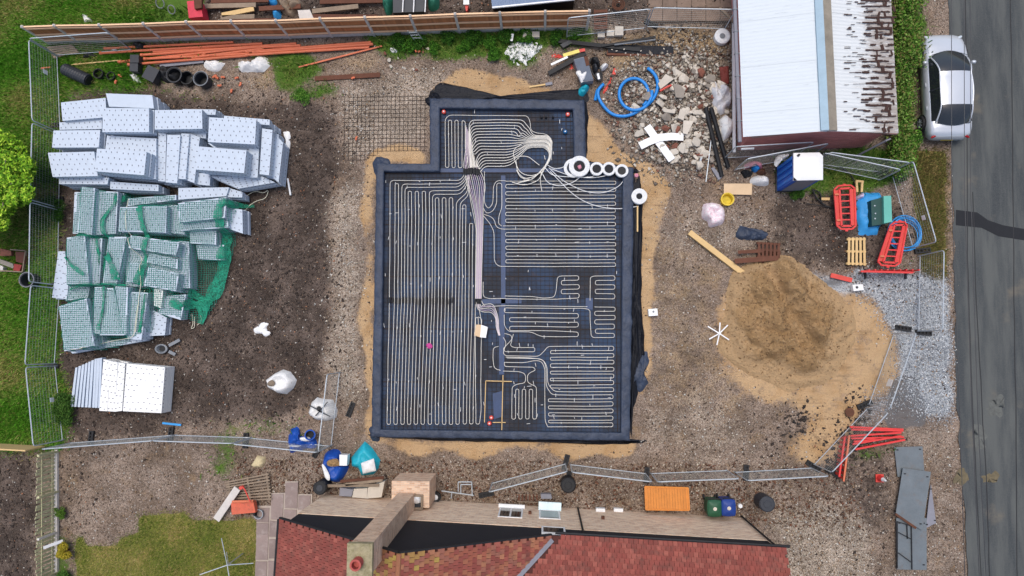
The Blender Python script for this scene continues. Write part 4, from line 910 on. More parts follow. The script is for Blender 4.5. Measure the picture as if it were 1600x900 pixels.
while cnt < 250:
    x, y = random.uniform(960,1142), random.uniform(70,265)
    if not inpoly(rp, np.array([x]), np.array([y]))[0]: continue
    r = random.random(); kd = 'a' if r < .66 else ('b' if r < .9 else 'c'); s = random.choice([.18,.22,.26,.3,.36,.42,.58]) if y > 110 else random.uniform(.16,.34)
    lb = {'a':'pale broken concrete piece in the rubble heap by the garage','b':'grey broken concrete piece in the rubble heap by the garage','c':'red broken brick in the rubble heap by the garage'}[kd]
    chunk(x, y, s, kd, lb, {'a':'pale rubble in the heap','b':'grey rubble in the heap','c':'red rubble in the heap'}[kd]); cnt += 1
for i in range(34):
    x, y = random.choice([(random.uniform(930,1010), random.uniform(85,200)), (random.uniform(985,1060), random.uniform(220,270)), (random.uniform(600,700), random.uniform(70,110))])
    chunk(x, y, random.uniform(.12,.25), 'a' if i % 3 else 'c', ('pale' if i % 3 else 'red')+' stray lump lying loose around the edge of the rubble heap', 'stray '+('pale' if i % 3 else 'red')+' lumps near the heap')
def slabthing(name, label, cat, quad, z, th, m, group=None, tilt=0):
    q = PP(quad, z); q = [Vector((p.x, p.y, z+(tilt if i < 2 else 0))) for i, p in enumerate(q)]; mb = MB(); mb.prism(q, z-th); return single(name, label, cat, mb, m, group)
Z2 = lambda l: zm(900, 90, 5, l)
slabthing('concrete_slab', 'square pale concrete slab lying beside the blue duct in the rubble', 'slab', Z2([(640,205),(700,130),(765,165),(660,245)]), .62, .1, M_concl, tilt=.05)
slabthing('concrete_slab', 'large pointed concrete slab just above the white cross of foam strips', 'slab', Z2([(840,490),(920,495),(870,600),(835,590)]), .6, .1, M_concl)
slabthing('concrete_slab', 'wedge shaped pale slab right of the square one in the rubble', 'slab', Z2([(760,200),(820,215),(850,260),(840,315),(780,310)]), .58, .1, M_concd)
slabthing('concrete_slab', 'tall leaning pale slab in the middle of the rubble', 'slab', Z2([(815,400),(862,410),(840,490),(795,470)]), .6, .12, M_concl)
slabthing('concrete_slab', 'long thin pale slab below the wedge shaped one', 'slab', Z2([(670,400),(780,408),(770,435),(690,425)]), .6, .1, M_concl)
mb = MB(); mb.tube(fillet(PP(Z2([(655,262),(700,235),(745,215)]), .7), .1), .05, 6); single('red_pipe_end', 'short red pipe sticking out under the square slab', 'pipe', mb, M_redd)
# ---------------------------------------------------------------- fence panels of welded mesh
def heras(a, b_, label, ztop=2.0, sign=None, solid=False, name='site_fence_panel'):
    A, B = P(*a, ztop), P(*b_, ztop); A0, B0 = Vector((A.x, A.y, .1)), Vector((B.x, B.y, .1)); A0.z = .12; B0.z = .12
    t = thing(name, label, 'fence panel', Vector(((A.x+B.x)/2, (A.y+B.y)/2, 0)))
    d = (B-A); L = d.length; d.normalize(); mb = MB(); r = .026; k = .12
    path = [A0+Vector((0,0,-.1)), A-Vector((0,0,k)), A-Vector((0,0,k*.3))+d*k*.3, A+d*k, B-d*k, B-Vector((0,0,k*.3))-d*k*.3, B-Vector((0,0,k)), B0+Vector((0,0,-.1))]
    mb.tube(path, r, 6); mb.tube([A0+Vector((0,0,.08)), B0+Vector((0,0,.08))], .019, 6); obj('frame', mb, M_galv, t)
    mb = MB(); n = int(L/.1)
    for i in range(1, n): p = A+d*(L*i/n); mb.bar((p.x, p.y, .2), (p.x, p.y, ztop), .004)
    for i in range(1, 10): z = .2+(ztop-.2)*i/10; mb.bar((A.x, A.y, z), (B.x, B.y, z), .005)
    obj('mesh_wires', mb, M_mesh, t, kind='stuff')
    if sign:
        f, w_, z0, z1 = sign; n_ = Vector((-d.y, d.x, 0)); n_ = n_ if n_.dot(Vector((-A.x, -A.y, 0))) > 0 else -n_
        p = A+d*(L*f); q = [p-d*w_/2, p+d*w_/2]; mb = MB(); mb.bar((q[0].x+n_.x*.02, q[0].y+n_.y*.02, (z0+z1)/2), (q[1].x+n_.x*.02, q[1].y+n_.y*.02, (z0+z1)/2), .01, z1-z0)
        mb.v = [(x, y, z) for x, y, z in mb.v]; obj('notice_plate', mb, M_white, t)
    return t
def foot(px, py, ang, label, z=0):
    p = P(px, py, 0); mb = MB(); M = Matrix.Translation((p.x, p.y, gz(p.x, p.y)+.06)) @ Matrix.Rotation(ang, 4, 'Z')
    L, W, h = .68, .22, .13
    for s in (-1, 1): mb.box(None, (L, .06, h), M=M @ Matrix.Translation((0, s*(W/2-.03), 0)))
    for k in range(5): mb.box(None, (.05, W-.122, h*.96), M=M @ Matrix.Translation((-L/2+.025+k*(L-.05)/4, 0, 0)))
    mb.box(None, (L*.99, W*.98, .04), M=M @ Matrix.Translation((0, 0, -.03)))
    return single('fence_foot', label, 'fence foot', mb, M_rubber)
HP = [((45,62),(50,188),'mesh fence panel on the left lawn, topmost of the left row',(.30,.2,.9,1.2)), ((50,192),(47,312),'mesh fence panel on the left lawn beside the bare pile',None), ((47,316),(45,440),'mesh fence panel passing the leafy tree on the left',None),
 ((48,446),(39,570),'mesh fence panel below the round black tub',None), ((40,574),(52,697),'mesh fence panel at the lower left with a white notice',(.45,.2,.5,.75)), ((45,60),(168,51),'mesh fence panel crossing the timber fence at its left end',(.8,.2,.2,.4)),
 ((888,28),(1017,14),'mesh fence panel crossing the right end of the timber fence',None), ((1021,12),(1150,15),'mesh fence panel running from the brown yard to the garage',None),
 ((1150,229),(1272,222),'mesh fence panel close against the red garage wall',None), ((1168,248),(1295,224),'mesh fence panel passing behind the blue portable toilet',None), ((1289,239),(1408,265),'front of the two mesh panels right of the portable toilet',None), ((1297,238),(1422,254),'rear of the two mesh panels right of the portable toilet',None),
 ((1427,252),(1463,378),'mesh fence panel with white notice on the verge below the car',(.68,.2,1.5,1.75)), ((1475,391),(1473,516),'mesh fence panel at the roadside over the grey gravel',None), ((1432,520),(1391,638),'mesh fence panel with notice crossing the edge of the sand spread',(.68,.3,1.1,1.5)),
 ((1388,645),(1300,738),'slanting mesh fence panel over the red barriers',None), ((1295,744),(1168,751),'mesh fence panel right of the wheelie bins',None), ((1155,748),(1028,753),'mesh fence panel behind the orange timber gate',None), ((1019,753),(894,738),'mesh fence panel left of the orange timber gate',None),
 ((886,737),(764,769),'slanting mesh fence panel left of the round black drum',None), ((494,707),(364,694),'mesh fence panel in front of the crumpled blue tarp',(.35,.45,.9,1.3)), ((362,693),(238,689),'mesh fence panel along the middle of the lower left row',(.02,.2,.2,.3)),
 ((236,689),(64,702),'mesh fence panel meeting the slatted timber fence',None), ((497,706),(511,585),'mesh fence panel standing over the white bag with a dark cross',None)]
for a, b_, l_, s_ in HP: heras(a, b_, l_, sign=s_)
for i, (x, y, a_, l_) in enumerate([(88,62,.2,'by the top left corner of the fence'),(92,196,0,'left of the bare pile'),(90,313,.2,'near the leafy tree'),(88,446,.1,'next to the round black tub'),(82,572,0,'left of the small white stack'),(268,679,1.5,'below the blue spirit level'),(143,685,1.5,'below the tan soil patch'),
    (385,688,1.5,'above the mossy strip'),(548,640,1.2,'beside the left edge of the tray'),(1017,38,-.5,'by the concrete blocks'),(884,722,1.3,'left of the tray corner'),(1010,742,1.5,'left of the timber gate'),(1165,738,1.5,'right of the wheelie bins'),(1270,728,-.6,'at the tip of the sand spread'),
    (1350,632,.4,'above the red barriers'),(1410,513,-.15,'at the edge of the sand'),(1440,392,.1,'by the blue hose coil'),(1442,520,-.1,'on the grey gravel'),(888,748,1.4,'between tray and black drum'),(760,772,.2,'by the folding trestle'),(1300,737,-.6,'at the corner below the slanting panel'),(497,704,1.0,'below the blue tarp')]):
    foot(x, y, a_, 'black slotted fence foot '+l_)
# ---------------------------------------------------------------- timber fence
tops_ = [(35,42),(85,40),(155,39),(224,37),(291,34),(361,33),(431,32),(500,29),(570,27),(641,25),(711,22),(781,20),(852,18),(921,17)]
FT = [P(a, b_, 1.8) for a, b_ in tops_]
tf = thing('timber_fence', 'long brown timber fence with concrete posts along the top of the site', 'fence', P(470, 60, 0))
bsh = {}
for k, t in enumerate(FT):
    mb = MB(); mb.box((t.x, t.y, .92), (.11, .11, 1.86)); mb.lathe([(.07, 1.85), (.03, 1.9)], (t.x, t.y, 0), 4); obj('post', mb, M_conc, tf)
for k in range(len(FT)-1):
    a, c_ = FT[k], FT[k+1]; d = c_-a; L = d.length; d.normalize(); n_ = Vector((d.y, -d.x, 0))
    mb = MB(); mb.bar((a.x+d.x*.06, a.y+d.y*.06, .13), (c_.x-d.x*.06, c_.y-d.y*.06, .13), .05, .26); obj('gravel_board', mb, M_conc, tf)
    for z in (.45, 1.05, 1.66):
        o_ = n_*.045; mb = MB(); mb.bar((a.x+d.x*.06+o_.x, a.y+d.y*.06+o_.y, z), (c_.x-d.x*.06+o_.x, c_.y-d.y*.06+o_.y, z), .05, .09); obj('rail', mb, M_rail, tf)
    mb = MB(); mb.bar((a.x+d.x*.06, a.y+d.y*.06, 1.795), (c_.x-d.x*.06, c_.y-d.y*.06, 1.795), .07, .03); obj('capping', mb, M_rail, tf)
    nb = 19; bwid = (L-.13)/nb
    for j in range(nb):
        p = a+d*(.065+bwid*(j+.5)); key = round(bwid, 2)
        if key not in bsh:
            me = bpy.data.meshes.new('board'); q = MB(); q.box((0,0,.755), (bwid*.97, .016, 1.51)); me.from_pydata(q.v, [], q.f); me.materials.append(M_wood_new); bsh[key] = me
        o = bpy.data.objects.new('board', bsh[key]); COL.objects.link(o); o.parent = tf; o.location = Vector((p.x, p.y, .262))-WLOC[tf.name]-n_*random.uniform(0,.006); o.rotation_euler.z = math.atan2(d.y, d.x)+random.uniform(-.05,.05)
# ---------------------------------------------------------------- slatted fence bottom left
M_greyg = mat('green_grey_timber', sr(196,192,152), .85, .2, 4, .4, 30, objvar=.3)
sf = thing('slatted_fence', 'weathered green grey slatted timber fence running down the lower left edge', 'fence', P(85, 800, 0))
a, c_ = P(88,702,0), P(88,960,0); d = (c_-a).normalized(); L = (c_-a).length; hf = 1.15
for z in (.3, .95): mb = MB(); mb.bar(a+Vector((.03,0,z)), c_+Vector((.03,0,z)), .03, .05); obj('rail', mb, M_greyg, sf)
mb = MB(); mb.bar(a+Vector((.05,0,.05)), c_+Vector((.05,0,.05)), .14, .14); obj('kick_board', mb, M_conc, sf)
for i in range(5): p = a+d*(.1+i*1.8); mb = MB(); mb.box((p.x+.08, p.y, .62), (.09, .09, 1.24)); obj('post', mb, M_greyg if i != 2 else M_conc, sf)
nb = int(L/.17); me = bpy.data.meshes.new('slat'); q = MB(); q.box((0,0,hf/2), (.02, .11, hf)); me.from_pydata(q.v, [], q.f); me.materials.append(M_greyg)
for j in range(nb):
    p = a+d*(L*(j+.5)/nb); o = bpy.data.objects.new('slat', me); COL.objects.link(o); o.parent = sf; o.location = Vector((p.x, p.y, .08))-WLOC[sf.name]; o.rotation_euler = (random.uniform(-.03,.03), random.uniform(-.06,.02), random.uniform(-.35,.35))
mb = MB(); mb.bar(P(68,856,1.0), P(98,845,.35), .13, .03); single('white_post', 'pale post end lying across the slatted fence beside the yellow bush', 'post', mb, M_white)
mb = MB(); mb.bar(P(-20,697,.9), P(55,701,.9), .06, 1.2); mb2 = single('board_fence', 'brown timber fence edge seen from above at the left, ending at the slatted fence', 'fence', mb, M_palewood)
# ---------------------------------------------------------------- garage
gar = thing('garage', 'brick garage with a pale corrugated roof peeling along its right side', 'garage', P(1270, 140, 0))
EL, RG, ER = P(1161,214,2.4), P(1294,204,3.45), P(1404,208,2.4); gd = Vector((-.012, 1, 0)).normalized(); GL = 12.0
m, nt, b = newmat('roof_paint'); tc = nd(nt, 'ShaderNodeTexCoord').outputs['Object']
mp = nd(nt, 'ShaderNodeMapping'); nt.links.new(tc, mp.inputs[0]); mp.inputs['Scale'].default_value = (.5, 5, .5)
n1 = noi(nt, mp.outputs[0], 2.2, 6, .7); n2 = noi(nt, tc, 3, 6, .7)
c = mixc(nt, mth(nt, 'MULTIPLY', sstep(nt, n1, .56, .74), .45), sr(206,214,218), sr(150,158,164)); c = mixc(nt, mth(nt, 'MULTIPLY', sstep(nt, n2, .66, .76), .4), c, sr(130,124,116))
nt.links.new(c, b.inputs['Base Color']); b.inputs['Roughness'].default_value = .6; M_roofw = m
def slope(e, r, nm, amp, pitch, mt, nsh, z0=0):
    for s in range(nsh):
        y0, y1 = GL*s/nsh, GL*(s+1)/nsh+.04; nv = int((y1-y0)/pitch*6); dz = .006*((s % 2)*2-1)+.008*random.random(); skew = random.uniform(-.02, .02)
        mb = MB()
        def f(u, v):
            yy = y0+(y1-y0)*v; p = e.lerp(r, u)+gd*(yy+(skew*u))
            return (p.x, p.y, p.z+amp*math.sin(2*math.pi*yy/pitch)+dz+z0+.004*mnoise.noise(p*2))
        mb.grid(10, nv, f); obj(nm, mb, mt, gar, smooth=True)
slope(EL, RG, 'roof_sheet', .005, .16, M_roofw, 12); m, nt, b = newmat('roof_paint_rusting'); tc = nd(nt, 'ShaderNodeTexCoord').outputs['Object']; sp9 = nd(nt, 'ShaderNodeSeparateXYZ'); nt.links.new(tc, sp9.inputs[0])
mp = nd(nt, 'ShaderNodeMapping'); nt.links.new(tc, mp.inputs[0]); mp.inputs['Scale'].default_value = (.7, 7, .7); n1 = noi(nt, mp.outputs[0], 1.6, 8, .75); n2 = noi(nt, tc, 5, 6, .75)
bandx = sstep(nt, sp9.outputs[0], P(1318,100,3).x-P(1270,140,0).x, P(1385,100,2.6).x-P(1270,140,0).x)
f9 = mth(nt, 'MULTIPLY', sstep(nt, mth(nt, 'ADD', n1, mth(nt, 'MULTIPLY', bandx, .22)), .56, .72), mth(nt, 'ADD', mth(nt, 'MULTIPLY', bandx, .6), .25))
c = mixc(nt, f9, sr(212,216,216), sr(152,140,130)); c = mixc(nt, mth(nt, 'MULTIPLY', sstep(nt, n2, .6, .74), mth(nt, 'MULTIPLY', bandx, .7)), c, sr(92,66,54)); nt.links.new(c, b.inputs['Base Color']); b.inputs['Roughness'].default_value = .7; M_roofr = m
slope(ER, RG, 'roof_sheet', .009, .15, M_roofr, 12)
M_ridge = mat('ridge_blue_grey', sr(158,182,196), .7, .12, 2, .2); M_ridgeb = mat('ridge_moss', sr(140,132,118), .85, .3, 2, .3)
rr = [(P(1282.5,204,3.42), RG+Vector((0,0,.075)), M_ridge), (RG+Vector((0,0,.075)), P(1308,204,3.38), M_ridgeb)]
for a, c_, mm in rr:
    mb = MB(); q = [a, c_, c_+gd*GL, a+gd*GL]; q = [Vector((p.x, p.y, p.z+.03)) for p in q]; mb.prism(q, 3.3); obj('ridge_cap', mb, mm, gar)
# rusty exposed strips in the troughs
mb = MB(); random.seed(31)
def rpt(px, py, dz=.05):
    n_ = (RG-ER).cross(gd).normalized(); return ray_plane(px, py, ER+Vector((0,0,dz)), n_)
y = 1.0
while y < 205:
    if not (54 < y < 64):
        x0 = 1345+random.uniform(0,16); x1 = random.uniform(1388,1400)
        if y > 175: x0 += 14
        segs = [(x0, x1)] if random.random() < .5 else [(x0, x0+random.uniform(8,18)), (x0+random.uniform(20,30), x1)]
        for s0, s1 in segs:
            n = 6; w_ = random.uniform(.05,.1)
            for k in range(n):
                a = rpt(s0+(s1-s0)*k/n, y+random.uniform(-.5,.5)); c_ = rpt(s0+(s1-s0)*(k+1)/n+.4, y+random.uniform(-.5,.5)); mb.bar(a, c_, w_*random.uniform(.6,1.1), .02)
        for q in range(random.choice([1,1,2,3])):
            xx = random.uniform(1368,1396); a = rpt(xx, y); c_ = rpt(xx+random.uniform(-3,3), y+8); mb.bar(a, c_, random.uniform(.03,.14), .018)
    y += 8.6
for k in range(150):
    xx, yy = random.uniform(1318,1392), random.uniform(0,205); a = rpt(xx, yy); c_ = rpt(xx+random.uniform(3,12), yy); mb.bar(a, c_, random.choice([.012,.02,.04]), .012)
obj('rust_patch', mb, mat('dark_rust', sr(66,46,40), .9, .4, 6, .5), gar, kind='stuff')
# walls
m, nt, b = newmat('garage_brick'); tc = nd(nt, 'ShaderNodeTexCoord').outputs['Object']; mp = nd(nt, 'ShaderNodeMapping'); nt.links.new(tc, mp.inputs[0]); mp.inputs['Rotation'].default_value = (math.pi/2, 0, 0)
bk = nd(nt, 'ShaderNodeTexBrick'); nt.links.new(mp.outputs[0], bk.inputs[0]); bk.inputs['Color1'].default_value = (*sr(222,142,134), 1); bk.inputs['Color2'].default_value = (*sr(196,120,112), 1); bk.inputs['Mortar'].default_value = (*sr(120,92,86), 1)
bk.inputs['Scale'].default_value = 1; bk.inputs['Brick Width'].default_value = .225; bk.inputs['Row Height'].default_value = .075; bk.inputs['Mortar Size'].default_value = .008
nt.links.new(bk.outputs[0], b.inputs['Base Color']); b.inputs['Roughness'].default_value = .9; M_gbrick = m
wl = [EL+Vector((.42,-.06,0)), ER+Vector((-.45,-.06,0))]
mb = MB(); y0 = wl[0].y; x0, x1, xm = wl[0].x, wl[1].x, RG.x
prof = [(x0,0),(x1,0),(x1,2.3),(xm,3.3),(x0,2.3)]
sk_ = (ER.y-EL.y)/(ER.x-EL.x)
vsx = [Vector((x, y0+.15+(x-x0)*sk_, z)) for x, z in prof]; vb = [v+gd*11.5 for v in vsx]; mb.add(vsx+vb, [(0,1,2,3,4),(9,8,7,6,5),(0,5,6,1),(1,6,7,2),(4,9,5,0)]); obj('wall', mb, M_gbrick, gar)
mb = MB(); mb.bar(Vector((xm,y0+.05+(xm-x0)*sk_,3.32)), Vector((x1+.4,y0+.05+(x1+.4-x0)*sk_,2.33)), .05, .14); mb.bar(Vector((x0-.05,y0+.05,2.33)), Vector((xm,y0+.05+(xm-x0)*sk_,3.32)), .05, .14); obj('barge_board', mb, mat('old_barge', sr(150,120,110), .8, .2), gar)
mb = MB(); a = P(1156,222,2.32); mb.tube([a, a+gd*GL], .085, 8); obj('gutter', mb, M_lead, gar)
mb = MB()
for k in range(12): p = a+gd*(.9+k*.98); mb.box((p.x, p.y, p.z+.02), (.2, .03, .15))
obj('gutter_bracket', mb, M_grey, gar)
mb = MB(); a = P(1147,238,.5); c_ = P(1146,30,.5); mb.bar(a, c_, .12, .1); single('white_fascia', 'long white plastic fascia strip lying along the left side of the garage', 'fascia', mb, M_white)
for (x, y, w_, h_) in [(1250,218,60,14),(1340,220,40,12)]: pass
mb = MB(); mb.bar(P(1158,233,1.6), P(1178,232,1.6), .07, .1); single('white_vent_strip', 'short white strip fixed high on the red garage wall near its left corner', 'strip', mb, M_white)
mb = MB(); mb.bar(P(1340,243,.6), P(1388,218,2.2), .06, .3); single('barge_plank', 'grey plank leaning at the right corner of the red garage wall', 'plank', mb, M_lead)
# ---------------------------------------------------------------- car
def car():
    t = thing('parked_car', 'silver saloon car parked half on the verge beside the hedge', 'car', P(1482, 140, 0))
    M_paint = mat('silver_paint', sr(198,203,209), .24, .03, 1, 0, metal=.3, spec=.6)
    yf, yr = P(1480,53,.65).y, P(1480,219,.5).y; xl, xr = P(1441,140,.55).x, P(1521,140,.8).x-.1
    L = yf-yr; W = xr-xl; xc = (xl+xr)/2; hw = W/2
    def S(u): return yr+L*u          # 0 rear .. 1 front
    # (u, half width factor, z_bottom, z_side(max width), z_shoulder, z_top)
    st = [(0,.62,.42,.5,.62,.66),(.012,.80,.3,.55,.72,.8),(.04,.92,.25,.6,.86,.93),(.1,.975,.22,.62,.92,1.0),(.2,1,.2,.62,.93,1.02),(.35,1,.2,.62,.93,1.02),(.5,1,.2,.62,.92,1.0),(.62,1,.2,.62,.9,.98),(.72,1,.2,.6,.88,.98),(.8,.985,.2,.58,.84,.93),(.88,.95,.21,.55,.78,.86),(.94,.88,.23,.52,.7,.77),(.98,.76,.28,.48,.6,.66),(1,.58,.36,.45,.52,.55)]
    mb = MB(); NPF = 15
    us = []; 
    for i in range(len(st)-1):
        for k in range(3): f = k/3; us.append([st[i][j]*(1-f)+st[i+1][j]*f for j in range(6)])
    us.append(list(st[-1]))
    for u, wf_, zb, zs, zh, zt in us:
        h = hw*wf_; half = [(h*.82, zb), (h*.92, zb+.1), (h, zs), (h*.975, zs+(zh-zs)*.6), (h*.9, zh), (h*.72, zh+(zt-zh)*.6), (h*.4, zt-.005), (0, zt+.01)]
        pr = [(-a, z) for a, z in half]+[(a, z) for a, z in half[:-1][::-1]]
        for x, z in pr: mb.v.append((xc+x, S(u), z))
    n = 15
    for i in range(len(us)-1):
        for k in range(n-1): a = i*n+k; mb.f.append((a, a+n, a+n+1, a+1))
        mb.f.append((i*n, i*n+n-1, (i+1)*n+n-1, (i+1)*n))
    mb.f.append(tuple(range(n))); mb.f.append(tuple((len(us)-1)*n+k for k in range(n-1, -1, -1)))
    obj('body', mb, M_paint, t, smooth=True)
    # cabin
    c0, c1, c2, c3 = .13, .28, .575, .755   # rear glass base, roof rear, roof front, windscreen base
    hb, hr = hw*.86, hw*.68
    def cab(u):  # roof height curve & half width
        if u < c1: f = (u-c0)/(c1-c0); return .99+(1.4-.99)*math.sin(f*math.pi/2), hb*.86+(hr-hb*.86)*f
        if u > c2: f = (c3-u)/(c3-c2); return .96+(1.42-.96)*math.sin(f*math.pi/2), hb*.95+(hr-hb*.95)*f
        f = (u-c1)/(c2-c1); return 1.4+.05*math.sin(f*math.pi), hr*(1+.05*math.sin(f*math.pi))
    def surf(u0, u1, x0, x1, nu, nv, off=0, crown=.035):
        q = MB()
        def f(a, c_):
            u = u0+(u1-u0)*a; z, h = cab(u); s = x0+(x1-x0)*c_; x = h*s
            bow = 0
            if u > c2: bow = .055*(1-s*s)*(u-c2)/(c3-c2)
            if u < c1: bow = -.04*(1-s*s)*(c1-u)/(c1-c0)
            return (xc+x, S(u+bow), z+crown*(1-s*s)-.04*s**4+off)
        q.grid(nu, nv, f); return q
    obj('roof_panel', surf(c1-.005, c2+.005, -1, 1, 12, 12, .004), M_paint, t, smooth=True)
    obj('windscreen', surf(c2+.005, c3, -.93, .93, 8, 12, .0), M_glass, t, smooth=True)
    obj('rear_window', surf(c0+.01, c1-.005, -.9, .9, 8, 12, .0), M_glass, t, smooth=True)
    for s in (-1, 1):
        q = MB()
        def f(a, c_):
            u = c0+.02+(c3-c0-.035)*a; z, h = cab(u); zz = .93+(z-.045-.93)*c_; hh = hb*1.03+(h-hb*1.03)*c_*.98; return (xc+s*hh, S(u), zz)
        q.grid(16, 4, f); obj('side_window', q, M_glass, t, smooth=True)
        q = MB(); pth = []
        for k in range(25):
            u = c0+(c3-c0)*k/24; z, h = cab(u); pth.append((xc+s*h*.985, S(u), z-.03))
        q.tube(pth, .035, 6); obj('roof_pillar', q, M_paint, t, smooth=True)
        q = MB(); u = .43; z, h = cab(u); q.bar((xc+s*hb*1.035, S(u), .93), (xc+s*h*1.0, S(u), 1.38), .05, .03); obj('door_pillar', q, M_dgrey, t)
        # mirrors
        q = MB(); u = .7; q.lathe([(.02,-.1),(.07,-.07),(.085,0),(.07,.07),(.02,.1)], (xc+s*(hw+.06), S(u), .98), 10, Matrix.Rotation(math.pi/2, 4, 'Y')); obj('mirror', q, M_paint, t, smooth=True)
        for u in (.17, .81):
            w_ = thing('wheel', None, None, (xc+s*(hw-.1), S(u), .32)); w_.parent = t; w_.location = Vector((xc+s*(hw-.1), S(u), .32))-WLOC[t.name]
            del_ = [k for k in w_.keys()]
            R = Matrix.Rotation(math.pi/2, 4, 'Y'); q = MB(); q.lathe([(.2,-.1),(.3,-.11),(.33,-.07),(.33,.07),(.3,.11),(.2,.1)], (xc+s*(hw-.035), S(u), .33), 22, R, cap=False); obj('tyre', q, M_rubber, w_, smooth=True)
            q = MB(); q.lathe([(.205,-.09),(.205,.09)], (xc+s*(hw-.035), S(u), .33), 22, R, cap=False)
            for k in range(8):
                an = k*math.pi/4; c_ = Vector((xc+s*(hw+.06), S(u), .33)); q.bar(c_, c_+Vector((0, .2*math.cos(an), .2*math.sin(an))), .03, .03)
            obj('rim', q, M_galv, w_)
            q = MB(); q.lathe([(.38,-.03),(.385,.03)], (xc+s*(hw-.022), S(u), .35), 20, R, cap=True); obj('wheel_arch', q, M_rubber, w_)
        for u, z, mm, nm in ((.965, .62, mat('lamp_glass', sr(200,210,215), .1, .02), 'headlight'), (.022, .76, mat('tail_red', sr(150,16,22), .2, .05), 'tail_light')):
            q = MB(); q.lathe([(.0,-.17),(.05,-.1),(.06,0),(.05,.1),(0,.17)], (0,0,0), 10, Matrix.Rotation(s*(.5 if u > .5 else -.5), 4, 'Z') @ Matrix.Rotation(math.pi/2, 4, 'Y'), cap=False); q.v = [(xc+s*hw*.7+x, S(u)+y, z+zz) for x, y, zz in q.v]; obj(nm, q, mm, t, smooth=True)
    for u, ww in ((.765,.8),(.13,.75)):
        q = MB(); pth = [(xc+x*hw*ww, S(u+(.035 if u > .5 else -.01)*(1-x*x)), (.985 if u > .5 else 1.0)+.012) for x in np.linspace(-1, 1, 13)]; q.tube(pth, .012, 4); obj('panel_gap', q, M_dgrey, t)
    q = MB(); q.box((xc, S(.005)-.01, .5), (.52, .03, .12)); obj('number_plate', q, M_yellow, t)
    for v in (.44,):
        for s in (-1, 1): q = MB(); q.box((xc+s*(hw+.005), S(.5), .84), (.03, .16, .03)); obj('door_handle', q, M_paint, t); q = MB(); q.box((xc+s*(hw+.005), S(.28), .84), (.03, .16, .03)); obj('door_handle', q, M_paint, t)
    return t
car()
for pl, l_ in (([(1486.5,-80),(1487,300),(1500,650),(1510,980)], 'leftmost thin overhead cable running above the car and road'), ([(1506.5,-80),(1507,300),(1519,650),(1534,980)], 'middle thin overhead cable running above the car and road'), ([(1516,-80),(1517,300),(1528,650),(1545,980)], 'rightmost thin overhead cable running above the road edge')):
    mb = MB(); mb.tube(PP(pl, 5.5), .012, 5); single('overhead_cable', l_, 'cable', mb, M_dgrey)
# ---------------------------------------------------------------- house
def brickmat(name, c1, c2, mo, rot):
    m, nt, b = newmat(name); geo = nd(nt, 'ShaderNodeTexCoord').outputs['Object']; sp_ = nd(nt, 'ShaderNodeSeparateXYZ'); nt.links.new(geo, sp_.inputs[0])
    cb = nd(nt, 'ShaderNodeCombineXYZ'); nt.links.new(mth(nt, 'ADD', sp_.outputs[0], sp_.outputs[1]), cb.inputs[0]); nt.links.new(sp_.outputs[2], cb.inputs[1]); gn = nd(nt, 'ShaderNodeNewGeometry'); sn = nd(nt, 'ShaderNodeSeparateXYZ'); nt.links.new(gn.outputs['Normal'], sn.inputs[0]); mv = nd(nt, 'ShaderNodeMix', data_type='VECTOR'); nt.links.new(sstep(nt, sn.outputs[2], .6, .7), mv.inputs[0]); nt.links.new(cb.outputs[0], mv.inputs[4]); nt.links.new(geo, mv.inputs[5])
    bk = nd(nt, 'ShaderNodeTexBrick'); nt.links.new(mv.outputs[1], bk.inputs[0]); bk.inputs['Color1'].default_value = (*c1, 1); bk.inputs['Color2'].default_value = (*c2, 1); bk.inputs['Mortar'].default_value = (*mo, 1)
    bk.inputs['Scale'].default_value = 1; bk.inputs['Brick Width'].default_value = .225; bk.inputs['Row Height'].default_value = .075; bk.inputs['Mortar Size'].default_value = .006; bk.inputs['Bias'].default_value = -.2
    n_ = noi(nt, geo, 6, 5, .7); c = mixc(nt, mth(nt, 'MULTIPLY', sstep(nt, n_, .4, .75), .5), bk.outputs[0], mo)
    nt.links.new(c, b.inputs['Base Color']); b.inputs['Roughness'].default_value = .9
    bn = nd(nt, 'ShaderNodeBump'); bn.inputs['Strength'].default_value = .6; bn.inputs['Distance'].default_value = .02; nt.links.new(bk.outputs['Fac'], bn.inputs['Height']); bn.invert = True; nt.links.new(bn.outputs[0], b.inputs['Normal']); return m
M_brick = brickmat('buff_brick', sr(246,218,186), sr(192,146,114), sr(232,220,202), 0)
th_ = math.atan2(-.437, 10); U = Vector((math.cos(th_), math.sin(th_), 0)); Vn = Vector((U.y, -U.x, 0))  # Vn points inward (down the picture)
if Vn.y > 0: Vn = -Vn
HO = Vector((-9.72, -6.83, 0)); LW = 18.55; M_chb = brickmat('chimney_brick', sr(232,198,166), sr(176,130,102), sr(214,200,182), 0); GW = 10.1; ZE, ZA, ZB = 4.95, 8.1, 3.4; DEPTH = 9.0
def hp_(u, v, z): return HO+U*u+Vn*v+Vector((0,0,z))
hs_ = thing('house', 'two storey brick house with a red tiled roof along the bottom of the picture', 'house', hp_(9, 4, 0))
mb = MB(); a, b2 = hp_(0,0,0), hp_(LW,0,0)
pl = [hp_(0,0,0), hp_(LW,0,0), hp_(LW,8.5,0), hp_(0,8.5,0)]; mb.prism([p+Vector((0,0,ZB)) for p in pl], 0); obj('brick_wall', mb, M_brick, hs_)
M_tar = mat('black_render', sr(27,30,38), .75, .25, 2, .3, 20)
mb = MB(); f1 = [hp_(0.02,.03,ZB+.001), hp_(GW,.03,ZB+.001), hp_(GW,.03,ZE), hp_(GW/2,.03,ZA-.05), hp_(0.02,.03,ZE)]; bk_ = [p+Vn*8.4 for p in f1]
